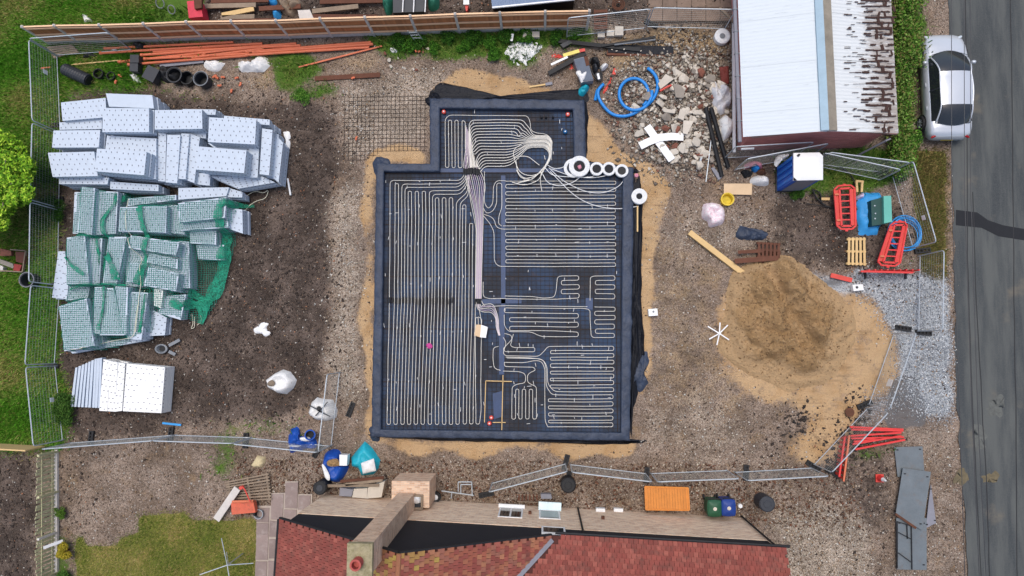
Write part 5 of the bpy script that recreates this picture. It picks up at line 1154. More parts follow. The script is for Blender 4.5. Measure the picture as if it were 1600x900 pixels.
mb.add(f1+bk_, [(0,1,2,3,4),(9,8,7,6,5),(0,5,6,1),(4,9,5,0),(1,6,7,2)]); obj('gable_wall', mb, M_tar, hs_)
mb = MB(); pl = [hp_(GW+.001,.03,ZE-.05), hp_(LW-.02,.03,ZE-.05), hp_(LW-.02,8.4,ZE-.05), hp_(GW+.001,8.4,ZE-.05)]; mb.prism(pl, ZB+.001); obj('upper_wall', mb, M_tar, hs_)
# roofs: base decks then tiles
pit = (ZA-ZE)/(GW/2)
def roof_z(u): return ZE+pit*min(u, GW-u)
M_tile = mat('red_roof_tile', (0,0,0), .88, .2, 2, .5, 30, attr=True, dirt=sr(92,66,58), dirtamt=.6)
M_tileo = mat('ridge_clay', sr(150,100,72), .85, .22, 3, .5)
M_deck = mat('roof_underlay', sr(80,44,38), .9)
OV = .16
mb = MB(); L_ = [hp_(-OV,-.12,ZE-OV*pit-.04), hp_(GW/2,-.12,ZA-.04), hp_(GW/2,9,ZA-.04), hp_(-OV,9,ZE-OV*pit-.04)]; mb.add(L_, [(0,1,2,3)])
R0 = [hp_(GW/2,-.12,ZA-.04), hp_(GW+.0,-.12,ZE-.04), hp_(GW,0.,ZE-.04), hp_(GW/2,GW/2,ZA-.04)]; mb.add(R0, [(0,1,2,3)])
Mr = [hp_(GW,-.1,ZE-.1), hp_(LW+.12,-.1,ZE-.1), hp_(LW+.12,GW/2,ZA-.04), hp_(GW/2,GW/2,ZA-.04)]; mb.add(Mr, [(0,1,2,3)])
Mr2 = [hp_(GW/2,GW/2,ZA-.04), hp_(LW+.12,GW/2,ZA-.04), hp_(LW+.12,GW,ZE-.1), hp_(GW/2,GW,ZE-.1)]; mb.add(Mr2, [(0,1,2,3)])
obj('roof_deck', mb, M_deck, hs_)
tw, tg = .18, .18  # tile width, gauge along slope
sl = math.sqrt(1+pit*pit); tiles = []
# left slope of gable: courses step in u ; tile long dir = up-slope (u), width along v
def cam_d(p): return (p-Vector((0,0,CAMH))).length
nc = int((GW/2+OV)*sl/tg)+1
for c in range(nc):
    u0 = -OV-.03+c*tg/sl
    for k in range(int(5.5/tw)):
        v0 = -.14+(k+.5*(c % 2))*tw
        if v0 < -.14: continue
        if u0+.1 > GW/2: continue
        tiles.append(('L', u0, v0, hp_(u0+.1, v0+tw/2, ZE+pit*(u0+.1)+.02)))
nc = int((GW/2)*sl/tg)+1
for c in range(nc):
    u0 = GW+.0-c*tg/sl
    for k in range(int(5.5/tw)):
        v0 = -.14+(k+.5*(c % 2))*tw
        uc = u0-.1
        if uc < GW/2 or v0 > (GW-uc)-.05: continue
        tiles.append(('R', u0, v0, hp_(uc, v0+tw/2, ZE+pit*(GW-uc)+.02)))
for c in range(int(GW/2*sl/tg)):
    v0 = -.14+c*tg/sl
    for k in range(int((LW+.2-GW/2)/tw)+1):
        u0 = GW/2+(k+.5*(c % 2))*tw
        if u0+tw > LW+.2 or u0 < GW-v0+.12: continue
        tiles.append(('M', u0, v0, hp_(u0+tw/2, v0+.1, ZE-.06+pit*(v0+.1)+.02)))
slopes = {'L': (U+Vector((0,0,pit)), Vn), 'R': (-U+Vector((0,0,pit)), -Vn), 'M': (Vn+Vector((0,0,pit)), U)}
tmesh = {}
def inview(p):
    v = QC.inverted() @ (p-Vector((0,0,CAMH))); return (CX+FPX*v.x/-v.z, CY-FPX*v.y/-v.z)
vis = []
for t_ in tiles:
    x, y = inview(t_[3])
    if y < 1080: vis.append((t_, x, y))
vis.sort(key=lambda q: cam_d(q[0][3]))
TC = {'a': [sr(138,72,62), sr(134,69,60), sr(142,77,66), sr(130,68,59), sr(148,84,72), sr(136,73,63)], 'b': [sr(152,96,72), sr(146,84,66), sr(160,108,80), sr(144,92,76)], 'c': [sr(156,122,70), sr(164,138,72), sr(150,104,70)]}
def boxcol(M, c):
    q = MB(); q.box(None, (tg*1.32, tw-.014, .03), M=M); return q.v, q.f, [c]*8
def colmesh(me, v, f, c):
    me.from_pydata(v, [], f); me.materials.append(M_tile); at = me.color_attributes.new('col', 'FLOAT_COLOR', 'POINT'); at.data.foreach_set('color', np.array([(*x, 1) for x in c], dtype=np.float32).ravel())
for nm in TC:
    for i, c in enumerate(TC[nm]): me = bpy.data.meshes.new('roof_tile'); colmesh(me, *boxcol(Matrix.Identity(4), c)); tmesh[nm, i] = me
RV, RF, RC = [], [], []; nindiv = 0
for i, (t_, x, y) in enumerate(vis):
    kk, u0, v0, p = t_; up, ac = slopes[kk]; up = up.normalized(); ac = ac.normalized(); nn = up.cross(ac).normalized()
    if nn.z < 0: nn = -nn; ac = -ac
    nm = 'a'; ln = mnoise.noise(Vector((p.x*1.1, p.y*1.1, 1)))+.5
    if kk == 'R': nm = 'b' if random.random() < .6 else 'a'; nm = 'c' if random.random() < max(0, (705-x)/90)*.75*(ln > .35) else nm
    if kk == 'L' and x > 570: nm = 'c' if random.random() < .3 else 'b'
    jt = random.uniform(-.012, .012); up2 = (up+nn*(-.11+jt)).normalized(); n2 = up2.cross(ac).normalized(); n2 = n2 if n2.z > 0 else -n2
    M = Matrix(((up2.x, ac.x, n2.x, p.x), (up2.y, ac.y, n2.y, p.y), (up2.z, ac.z, n2.z, p.z+.02+abs(jt)*.5), (0,0,0,1))); ci = random.randrange(len(TC[nm]))
    if nindiv < 300: o = bpy.data.objects.new('roof_tile', tmesh[nm, ci]); COL.objects.link(o); o.parent = hs_; o.matrix_local = Matrix.Translation(-WLOC[hs_.name]) @ M; nindiv += 1
    else:
        k_ = random.uniform(.88, 1.1); v, f, c = boxcol(M, tuple(q*k_ for q in TC[nm][ci])); b0 = len(RV); RV += [tuple(Vector(q)-WLOC[hs_.name]) for q in v]; RF += [tuple(j+b0 for j in g_) for g_ in f]; RC += c
me = bpy.data.meshes.new('roof_tiles'); colmesh(me, RV, RF, RC); o = bpy.data.objects.new('roof_tiles', me); COL.objects.link(o); o.parent = hs_; o['kind'] = 'stuff'
# edges
mb = MB(); mb.bar(hp_(-OV-.05,-.16,ZE-OV*pit-.02), hp_(GW/2,-.16,ZA+.0), .06, .1); mb.bar(hp_(GW/2,-.16,ZA), hp_(GW,-.16,ZE+.0), .06, .1); obj('verge', mb, M_black, hs_)
mb = MB(); mb.tube([hp_(GW+.15,-.2,ZE-.1), hp_(LW+.3,-.2,ZE-.1)], .055, 8); obj('gutter', mb, M_black, hs_); mb = MB(); mb.tube([hp_(-OV-.1,-.1,ZE-.12), hp_(-OV-.1,9,ZE-.12)], .05, 8); obj('gutter', mb, M_black, hs_)
mb = MB(); mb.tube(fillet([hp_(LW-.08,-.2,ZE-.12), hp_(LW-.08,-.09,ZE-.45), hp_(LW-.08,-.09,.1)], .15), .04, 8); obj('downpipe', mb, M_black, hs_)
mb = MB(); mb.tube([hp_(11.35,-.05,ZE-.2), hp_(11.35,-.05,.1)], .04, 8); obj('downpipe', mb, M_black, hs_)
mb = MB(); mb.bar(hp_(GW+.05,.02,ZE+.06), hp_(GW/2,GW/2,ZA+.04), .16, .03); obj('valley_flashing', mb, M_lead, hs_)
mb = MB()
mb.tube([hp_(GW/2,-.12,ZA+.0), hp_(GW/2,5,ZA+.0)], .09, 8); obj('ridge_tiles', mb, M_tileo, hs_)
def W(px, py): return ray_plane(px, py, hp_(0,0,0), Vn)
def winbox(px0, py0, px1, py1, label, glass=True, sill=True, two=False, off=0):
    a, c_ = W(px0, py0), W(px1, py1); u0, u1 = sorted(((a-HO).dot(U), (c_-HO).dot(U))); z0, z1 = sorted((a.z, c_.z))
    fr = MB(); o = .03+off
    def bb(mb, ua, ub, za, zb, v0, v1):
        mb.prism([hp_(ua,v0,zb), hp_(ub,v0,zb), hp_(ub,v1,zb), hp_(ua,v1,zb)], za)
    t = .07
    bb(fr, u0, u1, z1-t, z1, -o, .02); bb(fr, u0, u1, z0, z0+t, -o, .02); bb(fr, u0, u0+t, z0+t, z1-t, -o, .02); bb(fr, u1-t, u1, z0+t, z1-t, -o, .02)
    if two: um = (u0+u1)/2; bb(fr, um-t/2, um+t/2, z0+t, z1-t, -o, .02)
    f = obj('window', fr, M_white, hs_, label=label)
    g = MB(); bb(g, u0+t, u1-t, z0+t, z1-t, -o+.012, .015); obj('pane', g, M_glass, f)
    if sill: s_ = MB(); bb(s_, u0-.06, u1+.06, z0-.07, z0-.002, -.16-off, .02); obj('sill', s_, M_white, f)
winbox(781,793,816,810, 'white framed ground floor window with two panes', two=True)
winbox(842,797,876,812, 'white framed ground floor window with a pale blue sill', sill=False)
a = W(845, 797); a2 = W(873, 797); u0, u1 = (a-HO).dot(U), (a2-HO).dot(U); mb = MB(); mb.prism([hp_(u0-.1,-.34,a.z-.06), hp_(u1+.1,-.34,a.z-.06), hp_(u1+.1,-.002,a.z), hp_(u0-.1,-.002,a.z)], a.z-.14); obj('sill', mb, mat('pale_blue_sill', sr(206,228,232), .4), hs_)
winbox(846,824,884,836, 'white framed upper window tucked under the eaves', sill=False, off=.03)
for x, l_ in ((938,'left'), (966,'right')):
    a = W(x, 799); mb = MB(); u = (a-HO).dot(U); mb.prism([hp_(u-.2,-.14,a.z+.1), hp_(u+.2,-.14,a.z+.1), hp_(u+.2,-.002,a.z+.1), hp_(u-.2,-.002,a.z+.1)], a.z-.15); obj('vent_box', mb, M_white, hs_)
for x, y in ((828,803), (942,811)):
    a = W(x, y); u = (a-HO).dot(U); mb = MB(); mb.box(hp_(u,-.06,a.z), (.13,.12,.14)); obj('wall_vent', mb, M_brown, hs_)
# chimney
ch = thing('chimney', 'tall buff brick chimney stack leaning up the black gable', 'chimney', P(640,770,0))
cu0, cu1 = 3.25, 5.0
sc0 = P(607,790,0); 
q = PP([(615,752),(671,752),(671,797),(605,790)], 1.85); mb = MB(); ys_ = P(640,752,1.85).y
x0, x1 = P(612,760,1.85).x, P(671,760,1.85).x; yb = hp_((x0-HO.x),0,0).y
mb.prism([Vector((x0,ys_,1.85)), Vector((x1,ys_,1.85)), Vector((x1,yb+.04,1.85)), Vector((x0,yb+.1,1.85))], 0); obj('base', mb, M_chb, ch)
tq = [P(544,857,9.3), P(581,857,9.3)]; sx0, sx1 = tq[0].x+.03, tq[1].x-.02; sy0 = tq[0].y+.0; sy1 = sy0-.86
mb = MB(); mb.prism([Vector((sx0,sy0+.12,9.15)), Vector((sx1,sy0+.12,9.15)), Vector((sx1,sy1+.05,9.15)), Vector((sx0,sy1+.05,9.15))], 1.852); obj('stack', mb, M_chb, ch)
M_moss = mat('mossy_cap', sr(160,150,120), .95, .4, 4, .6, dirt=sr(108,104,60), dirtamt=.7)
mb = MB(); mb.prism([Vector((sx0-.05,sy0+.17,9.35)), Vector((sx1+.05,sy0+.17,9.35)), Vector((sx1+.05,sy1,9.35)), Vector((sx0-.05,sy1,9.35))], 9.152); obj('cap', mb, M_moss, ch)
pc = P(558,880,9.5); mb = MB(); mb.lathe([(.17,9.36),(.16,9.6),(.18,9.62),(.18,9.72),(.12,9.72),(.12,9.5)], (pc.x, pc.y, 0), 16, cap=False); mb.lathe([(.115,9.5),(.115,9.51)], (pc.x, pc.y, 0), 12); obj('pot', mb, mat('chimney_pot', sr(170,82,74), .8), ch)
wx, wy = P(650,782,1.9).x, P(650,784,1.9).y
mb = MB()
for dx, dy, sx_, sy_ in ((0,.26,.6,.08),(0,-.26,.6,.08),(-.26,0,.08,.6),(.26,0,.08,.6)): mb.box((wx+dx, wy+dy, 1.93), (sx_-.001*(dx==0), sy_-.13*(dx!=0), .14))
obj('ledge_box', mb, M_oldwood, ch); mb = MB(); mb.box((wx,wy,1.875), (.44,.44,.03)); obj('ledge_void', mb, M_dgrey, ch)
lump('paper_bag', 'crumpled white paper in the wooden box on the chimney ledge', 'paper', [(643,776),(656,775),(657,786),(644,787)], .15, M_white, base=1.89, wr=.06, per=2)
# ---------------------------------------------------------------- paved path
M_pave = mat('paving_stone', sr(140,124,118), .85, .18, 1.6, .4, 30, objvar=.2, dirt=sr(178,168,160), dirtamt=.45)
M_mort = mat('mortar_joint', sr(176,164,152), .95, .15, 6, .5)
path = MB(); path.prism([p+Vector((0,0,.03)) for p in PP([(402,790),(424,790),(424,770),(446,770),(446,752),(466,752),(466,772),(488,772),(488,800),(440,960),(398,960)], 0)], -.05); po = obj('paved_path', path, M_mort); props(po, kind='structure')
ZP = lambda l: zm(300, 700, 6.43, l)
for q in ([(805,460),(925,460),(915,720),(795,715)], [(945,345),(1070,345),(1060,605),(935,600)], [(1075,475),(1195,475),(1190,620),(1068,615)], [(930,615),(1055,620),(1050,740),(925,735)], [(655,600),(780,600),(775,745),(655,740)], [(655,752),(775,752),(770,860),(650,858)], [(785,728),(862,735),(860,890),(780,888)]):
    mb = MB(); mb.prism([p+Vector((0,0,.062+random.uniform(0,.012))) for p in PP(ZP(q), 0)], .0); obj('paving_slab', mb, M_pave, po)
for q in ([(402,834),(420,834),(419,874),(400,874)], [(400,877),(418,877),(416,940),(398,940)], [(421,842),(434,842),(433,872),(421,872)], [(420,876),(432,876),(430,930),(419,930)]):
    mb = MB(); mb.prism([p+Vector((0,0,.065)) for p in PP(q, 0)], .0); obj('paving_slab', mb, M_pave, po)
# yard flags at the top
po = MB(); po.prism([p+Vector((0,0,.01)) for p in PP([(1010,-60),(1150,-60),(1150,36),(1012,36)], 0)], -.06); po = obj('yard_paving', po, mat('yard_joint', sr(70,60,52), .95)); props(po, kind='structure')
M_yard = mat('yard_flag', sr(128,110,96), .9, .25, 2, .4, 30, objvar=.3, dirt=sr(80,68,58), dirtamt=.5)
for i in range(6):
    for j in range(4):
        x, y = 1013+i*22.5, -52+j*21.5; mb = MB(); mb.prism([p+Vector((0,0,.03+random.uniform(0,.015))) for p in PP([(x,y),(x+21.6,y),(x+21.6,y+20.6),(x,y+20.6)], 0)], -.02); obj('paving_slab', mb, M_yard, po)
# ---------------------------------------------------------------- trees, hedge, shrubs
def leaves(name, pts, s0, s1, pal, parent=None, flatn=.5, m=None):
    pts = np.array(pts); n = len(pts); s = rng.uniform(s0, s1, n); d = rng.normal(size=(n,3)); d /= np.linalg.norm(d, axis=1)[:,None]
    nr = rng.normal(size=(n,3))*flatn+np.array([0,0,1]); nr /= np.linalg.norm(nr, axis=1)[:,None]; u = np.cross(nr, d); u /= np.linalg.norm(u, axis=1)[:,None]; v = np.cross(nr, u)
    a = s[:,None]; V = np.stack([pts-u*a, pts+v*a*.45-nr*a*.12, pts+u*a, pts-v*a*.45-nr*a*.12], 1)
    if parent is not None: V = V-np.array(WLOC[parent.name])[None,None]
    pal = np.array(pal); c_ = pal[rng.integers(0, len(pal), n)]*rng.uniform(.7, 1.25, (n,1)); i = np.arange(n)*4
    o = npmesh(name, V.reshape(-1,3), np.stack([i, i+1, i+2, i+3], 1), m or M_leaf, np.repeat(c_, 4, 0))
    if parent is not None: o.parent = parent
    return o
def blobpts(c, r, n, shell=.35, lumps=26, ls=.4):
    out = []; 
    for k in range(lumps):
        d = rng.normal(size=3); d /= np.linalg.norm(d); d[2] = abs(d[2])*.9-.1; cc = np.array(c)+d*np.array(r)*rng.uniform(.35,.85)
        m_ = n//lumps; q = rng.normal(size=(m_,3)); q /= np.linalg.norm(q, axis=1)[:,None]; out.append(cc+q*np.array(r)*ls*rng.uniform(.7,1.05)*(rng.random((m_,1))**.25)*rng.uniform(.7,1.1))
    return np.concatenate(out)
c_ = P(-22, 290, 2.4)
tr = thing('leafy_tree', 'round bright lime green tree at the left edge of the picture', 'tree', Vector((c_.x, c_.y, 0)))
mb = MB(); mb.tube([Vector((c_.x,c_.y,-.1)), Vector((c_.x+.05,c_.y,.9)), Vector((c_.x,c_.y+.05,1.8))], [.16,.12,.09], 8)
for k in range(9):
    an = k*.7; mb.tube([Vector((c_.x,c_.y,1.2+.07*k)), Vector((c_.x+math.cos(an)*.8,c_.y+math.sin(an)*.8,2.2)), Vector((c_.x+math.cos(an)*1.5,c_.y+math.sin(an)*1.6,2.8))], [.06,.04,.015], 5)
obj('trunk', mb, M_oldwood, tr)
lp = blobpts((c_.x, c_.y, 1.9), (2.45, 3.15, 1.6), 46000, lumps=90, ls=.22)
leaves('crown', lp, .05, .12, [sr(150,194,52), sr(124,172,44), sr(178,208,72), sr(94,140,36), sr(68,108,28)], tr, .5)
hd = thing('hedge', 'untidy green hedge growing along the right side of the garage', 'hedge', P(1420, 130, 0))
hpnts = []
for k in range(150):
    y_ = random.uniform(-60, 262); x_ = random.uniform(1403, (1436 if y_ < 100 else 1417)-6*random.random()); zc = random.uniform(.5, 1.2); p = P(x_, y_, zc); q = rng.normal(size=(130,3))*np.array([.2,.22,.2]); hpnts.append(q+np.array(p))
leaves('foliage', np.concatenate(hpnts), .035, .08, [sr(70,110,34), sr(94,136,48), sr(46,78,24), sr(128,156,78), sr(120,118,66)], hd, .7)
mb = MB()
for k in range(14): p = P(1412, -50+k*22, 0); mb.tube([p, p+Vector((.1,.1,.9))], [.04,.02], 5)
obj('stems', mb, M_brown, hd)
def shrub(px, py, r, h, pal, label, n=2500, name='shrub'):
    p = P(px, py, h*.5); t = thing(name, label, 'shrub', Vector((p.x, p.y, 0))); mb = MB()
    for k in range(5): an = k*1.25; mb.tube([Vector((p.x,p.y,-.05)), Vector((p.x+math.cos(an)*r*.4,p.y+math.sin(an)*r*.4,h*.7))], [.02,.008], 5)
    obj('stem', mb, M_brown, t); leaves('foliage', blobpts((p.x,p.y,h*.45), (r,r,h*.55), n, lumps=14, ls=.45), .02, .05, pal, t, .7); return t
shrub(100,862,.42,.7,[sr(190,170,60), sr(160,150,50), sr(140,130,44)], 'round yellow green shrub beside the slatted fence', 4000)
shrub(98,905,.5,.5,[sr(56,90,34), sr(80,116,50)], 'low dark green shrub below the round yellow one')
shrub(95,800,.3,.4,[sr(70,104,34), sr(92,120,50)], 'small green plant at the foot of the slatted fence', 900)
shrub(96,640,.7,.8,[sr(40,70,26), sr(62,96,36), sr(84,116,50)], 'dark green bush beside the lower left fence panels', 6000)
shrub(70,330,.9,.7,[sr(44,80,26), sr(62,100,36), sr(30,60,20)], 'dark green bush under the leafy tree on the lawn side', 5000)
shrub(70,270,.6,.8,[sr(60,100,30), sr(80,120,40), sr(40,74,24)], 'green bush between the leafy tree and the bare pile', 4000)
shrub(1418,215,.6,.8,[sr(60,100,30), sr(84,126,44), sr(44,78,26)], 'green bush at the lower end of the hedge', 5000)
shrub(1395,262,.7,.6,[sr(56,92,30), sr(74,112,40), sr(40,70,26)], 'green bush behind the two mesh panels right of the toilet', 5000)
for i, (x, y) in enumerate([(625,62),(655,68),(700,62),(742,58),(790,55),(870,58)]):
    shrub(x, y, .42, .45, [sr(44,86,26), sr(70,112,36), sr(36,66,22)], ['leftmost','second','third','fourth','fifth','last'][i]+' weedy clump along the foot of the timber fence', 2200, 'weed_clump')
for i, (x, y) in enumerate([(640,70),(680,74),(722,70),(765,66),(770,85),(820,55),(900,50)]):
    shrub(x, y, .4, .35, [sr(56,104,30), sr(84,130,42), sr(40,78,24)], ['first','second','third','fourth','lowest','sixth','last'][i]+' low weed clump in the front row below the timber fence', 1600, 'weed_clump')
shrub(470,150,.5,.25,[sr(60,104,32), sr(90,130,50)], 'flat weedy clump below the brown plank', 1500, 'weed_clump')
shrub(1245,298,.4,.3,[sr(60,100,34), sr(84,120,46)], 'weedy clump at the foot of the portable toilet', 1200, 'weed_clump')
# ---------------------------------------------------------------- assorted things
def rod(name, label, cat, a, b, w, h, m, za=.1, zb=None, group=None, tube=False):
    zb = za if zb is None else zb; mb = MB(); A, B = P(*a, za), P(*b, zb)
    if tube: mb.tube([A, B], w/2, 8)
    else: mb.bar(A, B, w, h)
    return single(name, label, cat, mb, m, group, smooth=False)
def pallet(name, label, quad, z, m, nb=5, parent=None):
    q = PP(quad, z); c_ = sum(q, Vector())/4; t = thing(name, label, 'pallet', Vector((c_.x, c_.y, z-.14)))
    for i in range(nb):
        f = (i+.5)/nb; a = q[0].lerp(q[3], f); b_ = q[1].lerp(q[2], f); mb = MB(); mb.bar(a, b_, (q[3]-q[0]).length/nb*.62, .022); obj('board', mb, m, t)
    for i in range(3):
        f = .06+i*.44; a = q[0].lerp(q[1], f); b_ = q[3].lerp(q[2], f); mb = MB(); mb.bar(a-Vector((0,0,.066)), b_-Vector((0,0,.066)), .09, .1); obj('bearer', mb, m, t)
        mb = MB(); mb.bar(a-Vector((0,0,.128)), b_-Vector((0,0,.128)), .09, .02); obj('bottom_board', mb, m, t)
    return t
Z1 = lambda l: zm(0, 0, 5, l)
pallet('pallet', 'weathered grey pallet lying by the left end of the timber fence', Z1([(365,365),(555,345),(620,410),(420,455)]), .16, M_oldwood, 5)
pallet('pallet', 'pale new pallet on edge of the gravel below the blue tarp', [(1324,371),(1353,371),(1354,415),(1323,414)][0:1]+[(1323,414),(1354,415),(1353,371)], .18, M_palewood, 5)
for z_, l_ in ((.3,'dark brown pallet beside the blue black tarp, upper of two'), (.16,'dark brown pallet beside the sand heap, lower of two')):
    o_ = 0 if z_ > .2 else 14; pallet('pallet', l_, [(1183,378+o_),(1183,402+o_),(1219,404+o_),(1220,380+o_)], z_, M_brown, 6)
rod('plank', 'dark brown plank lying across the brown pallet', 'plank', (1148,408), (1216,403), .22, .04, M_brown, .36)
rod('plank', 'second dark plank poking out above the brown pallet', 'plank', (1153,394), (1190,392), .15, .04, M_brown, .3)
pallet('pallet', 'old grey pallet under the orange barrow near the house', [(352,752),(420,738),(425,782),(356,785)], .16, M_oldwood, 9)
rod('timber_beam', 'long yellow timber beam lying left of the sand heap', 'beam', (1077,363), (1164,430), .24, .16, M_palewood, .12)
# clay pipes
op = [((163,76),(365,66)),((156,83),(410,68)),((220,86),(463,68)),((185,97),(405,73)),((225,92),(390,84)),((200,101),(385,87)),((384,81),(580,66)),((395,82),(583,69)),((384,86),(577,74)),((240,81),(470,71)),((300,90),(412,76))]
nm_ = ['rearmost left','second left','third left','long left','middle','frontmost left','rearmost right','second right','frontmost right','upper middle','short middle']
for i, (a, b_) in enumerate(op):
    A, B = P(*a, .1+.06*(i % 3)), P(*b_, .1+.05*(i % 2)); mb = MB(); mb.tube([A, B], .062, 9, caps=False); d = (B-A).normalized(); mb.tube([A, A+d*.12], .08, 9, caps=False)
    single('clay_pipe', nm_[i]+' orange drain pipe in the bundle along the timber fence', 'drain pipe', mb, M_orange)
rod('timber_batten', 'thin orange batten lying at the right end of the drain pipes', 'batten', (467,105), (597,72), .07, .05, M_orange, .08)
rod('timber_batten', 'thin pale batten in the grass left of the drain pipes', 'batten', (112,101), (190,94), .05, .04, M_palewood, .1)
rod('timber_batten', 'short orange pipe end in grass beside the white fence notice', 'pipe', (64,107), (79,105), .07, .05, M_orange, .1)
rod('brown_plank', 'broad brown plank lying on weeds right of the drain pipes', 'plank', (492,123), (594,117), .22, .06, M_brown, .08)
rod('grey_plank', 'grey metal strip lying between pipes and black chambers', 'strip', (250,102), (318,95), .2, .04, M_lead, .1)
# black chambers
t = thing('ribbed_tank', 'black ribbed cylinder lying on the grass at the left of the chambers', 'tank', P(119,117,0))
a, b_ = P(101,108,.3), P(138,125,.3); mb = MB(); n = 20; pth = [a.lerp(b_, i/n) for i in range(n+1)]; mb.tube(pth, [.27+.022*(i % 2) for i in range(n+1)], 16); obj('shell', mb, M_dgrey, t)
mb = MB(); mb.tube([b_, b_+(b_-a).normalized()*.04], .2, 14); obj('end_cap', mb, M_black, t)
def tub(px, py, r, h, label, m, mi=M_black, name='drain_chamber', cat='chamber', rim=None, z0=0, lid=False):
    p = P(px, py, h); p = Vector((p.x, p.y, gz(p.x, p.y) if z0 == 0 else z0)); t = thing(name, label, cat, p); mb = MB()
    if lid: mb.lathe([(r*.9,0),(r,h*.15),(r,h),(r*.85,h+.03)], p, 20); obj('shell', mb, m, t); mb = MB(); mb.lathe([(r*.5,h+.031),(r*.45,h+.045)], p, 16); obj('lid', mb, mi, t)
    else:
        mb.lathe([(r*.9,0),(r,h),(r*.86,h),(r*.78,.03)], p, 22, cap=False); obj('shell', mb, m, t); mb = MB(); mb.lathe([(r*.79,.03),(r*.78,.035)], p, 16); obj('inner_floor', mb, mi, t)
    if rim: mb = MB(); mb.lathe([(r*.97,h+.001),(r*1.06,h-.01),(r*1.06,h+.03),(r*.97,h+.03)], p, 22, cap=False); obj('rim', mb, rim, t)
    return t
tub(152,114,.24,.35,'black round chamber beside the ribbed cylinder', M_black)
tub(272,117,.36,.5,'large black chamber left of the grey rimmed one', M_black, rim=M_dgrey)
tub(291,121,.33,.4,'large black chamber touching the grey rimmed one', M_black)
tub(314,123,.34,.55,'black chamber with a grey rim at the right end of the row', M_dgrey, rim=M_grey)
tub(172,118,.2,.25,'small black chamber near the orange pipe bend', M_black)
def boxth(name, label, cat, quad, z, th, m, lidm=None, group=None):
    q = PP(quad, z); c_ = sum(q, Vector())/len(q); t = thing(name, label, cat, Vector((c_.x, c_.y, z-th)), group); mb = MB(); mb.prism(q, z-th); obj('box_body', mb, m, t)
    mb = MB(); mb.prism([c_.lerp(p, 1.03)+Vector((0,0,.03)) for p in q], z+.001); obj('lid', mb, lidm or m, t); return t
boxth('chamber_cover', 'square dark grey chamber cover propped on the black chambers', 'chamber', Z1([(1160,510),(1245,550),(1195,645),(1110,600)]), .5, .4, M_dgrey)
boxth('chamber_box', 'upper of two small black boxes on the orange pipes', 'box', Z1([(1020,430),(1085,430),(1085,490),(1018,490)]), .5, .35, M_dgrey)
boxth('chamber_box', 'lower of two small black boxes on the orange pipes', 'box', Z1([(1018,495),(1080,495),(1078,560),(1016,555)]), .45, .35, M_dgrey)
lump('black_sack', 'crumpled black sack lying over the left end of the pipes', 'sack', Z1([(1035,330),(1080,310),(1125,340),(1120,390),(1080,400),(1045,370)]), .3, M_black, wr=.12, fr=5, jag=.08)
lump('black_sack', 'black sack and fittings between the chambers and the grey strip', 'sack', Z1([(1245,520),(1330,515),(1400,560),(1380,640),(1300,640),(1240,600)]), .35, M_black, wr=.2, fr=5, jag=.1)
lump('black_sack', 'dark sack near the weathered pallet', 'sack', Z1([(640,400),(730,400),(740,450),(680,460),(640,440)]), .2, M_black, wr=.1, fr=5, jag=.08)
def elbow(px, py, an, label, s=1):
    p = P(px, py, .12); mb = MB(); q = [p+Vector((math.cos(an+t)*.12*s, math.sin(an+t)*.12*s, .02)) for t in np.linspace(0, 1.8, 6)]; mb.tube(q, .055*s, 8, caps=False); return single('pipe_bend', label, 'pipe bend', mb, M_orange)
for i, (x, y, a_, w_) in enumerate([(186,121,0,'by the small black chamber'),(184,129,2,'below the one by the small chamber'),(336,123,1,'leftmost by the grey rimmed chamber'),(342,118,3,'highest by the grey rimmed chamber'),(348,124,.5,'right by the grey rimmed chamber'),(343,131,4,'lowest by the grey rimmed chamber'),(371,125,1,'upper of the lone pair'),(373,131,5,'lower of the lone pair'),(365,143,2,'stray, alone on the soil'),(553,125,1,'beside the brown plank'),(652,84,.5,'large, in the weeds above the tray'),(560,217,2,'pinkish, on the mesh sheet'),(320,88,1,'on the end of the pipe bundle')]):
    elbow(x, y, a_, 'orange pipe bend '+w_, 1.2 if i in (3, 10) else .9)
lump('white_bag', 'crumpled white bag below the drain pipes, right of the pipe bends', 'bag', zm(300,0,5,[(350,490),(380,478),(430,495),(470,490),(500,440),(560,430),(600,480),(590,520),(540,555),(440,555),(370,550)]), .3, M_whitef, wr=.12, fr=4, jag=.05)
lump('white_bag', 'crumpled white bag by the grey rimmed chamber', 'bag', zm(300,0,5,[(85,490),(130,470),(240,480),(240,510),(190,560),(110,540)]), .2, M_whitef, wr=.1, fr=4, jag=.05)
lump('white_bag', 'white bag fallen between the black boxes', 'bag', Z1([(1005,580),(1050,570),(1095,620),(1090,645),(1050,640)]), .15, M_whitef, wr=.08, fr=5)
lump('white_bag', 'small white sheet at the left end of the weed strip', 'bag', zm(600,0,5,[(45,375),(80,365),(108,390),(90,415),(55,405)]), .1, M_white, wr=.05, fr=5)
lump('lime_powder', 'spilled patch of white powder below the timber fence', 'powder', zm(600,0,5,[(950,370),(1030,325),(1180,320),(1250,350),(1230,390),(1160,440),(1130,510),(1060,520),(1000,490),(960,440)]), .1, M_white, wr=.06, fr=4, jag=.15, p=1.5)
rod('white_leaf_board', 'small white board standing in the weeds above the powder', 'board', (799,64), (801,53), .12, .04, M_white, .3)
for i, q in enumerate([(817,49,829,59),(831,49,843,58),(934,49,945,58),(948,47,960,56),(961,41,974,55)]):
    x0, y0, x1, y1 = q; slabthing('concrete_block', ['leftmost','second','third','fourth','rightmost, tallest'][i]+' pale concrete block below the right part of the timber fence', 'block', [(x0,y0),(x1,y0),(x1,y1),(x0,y1)], .2+.1*(i == 4), .2, M_concl)
mb = MB(); L1, L2 = P(637,48,1.2), P(650,66,.1)
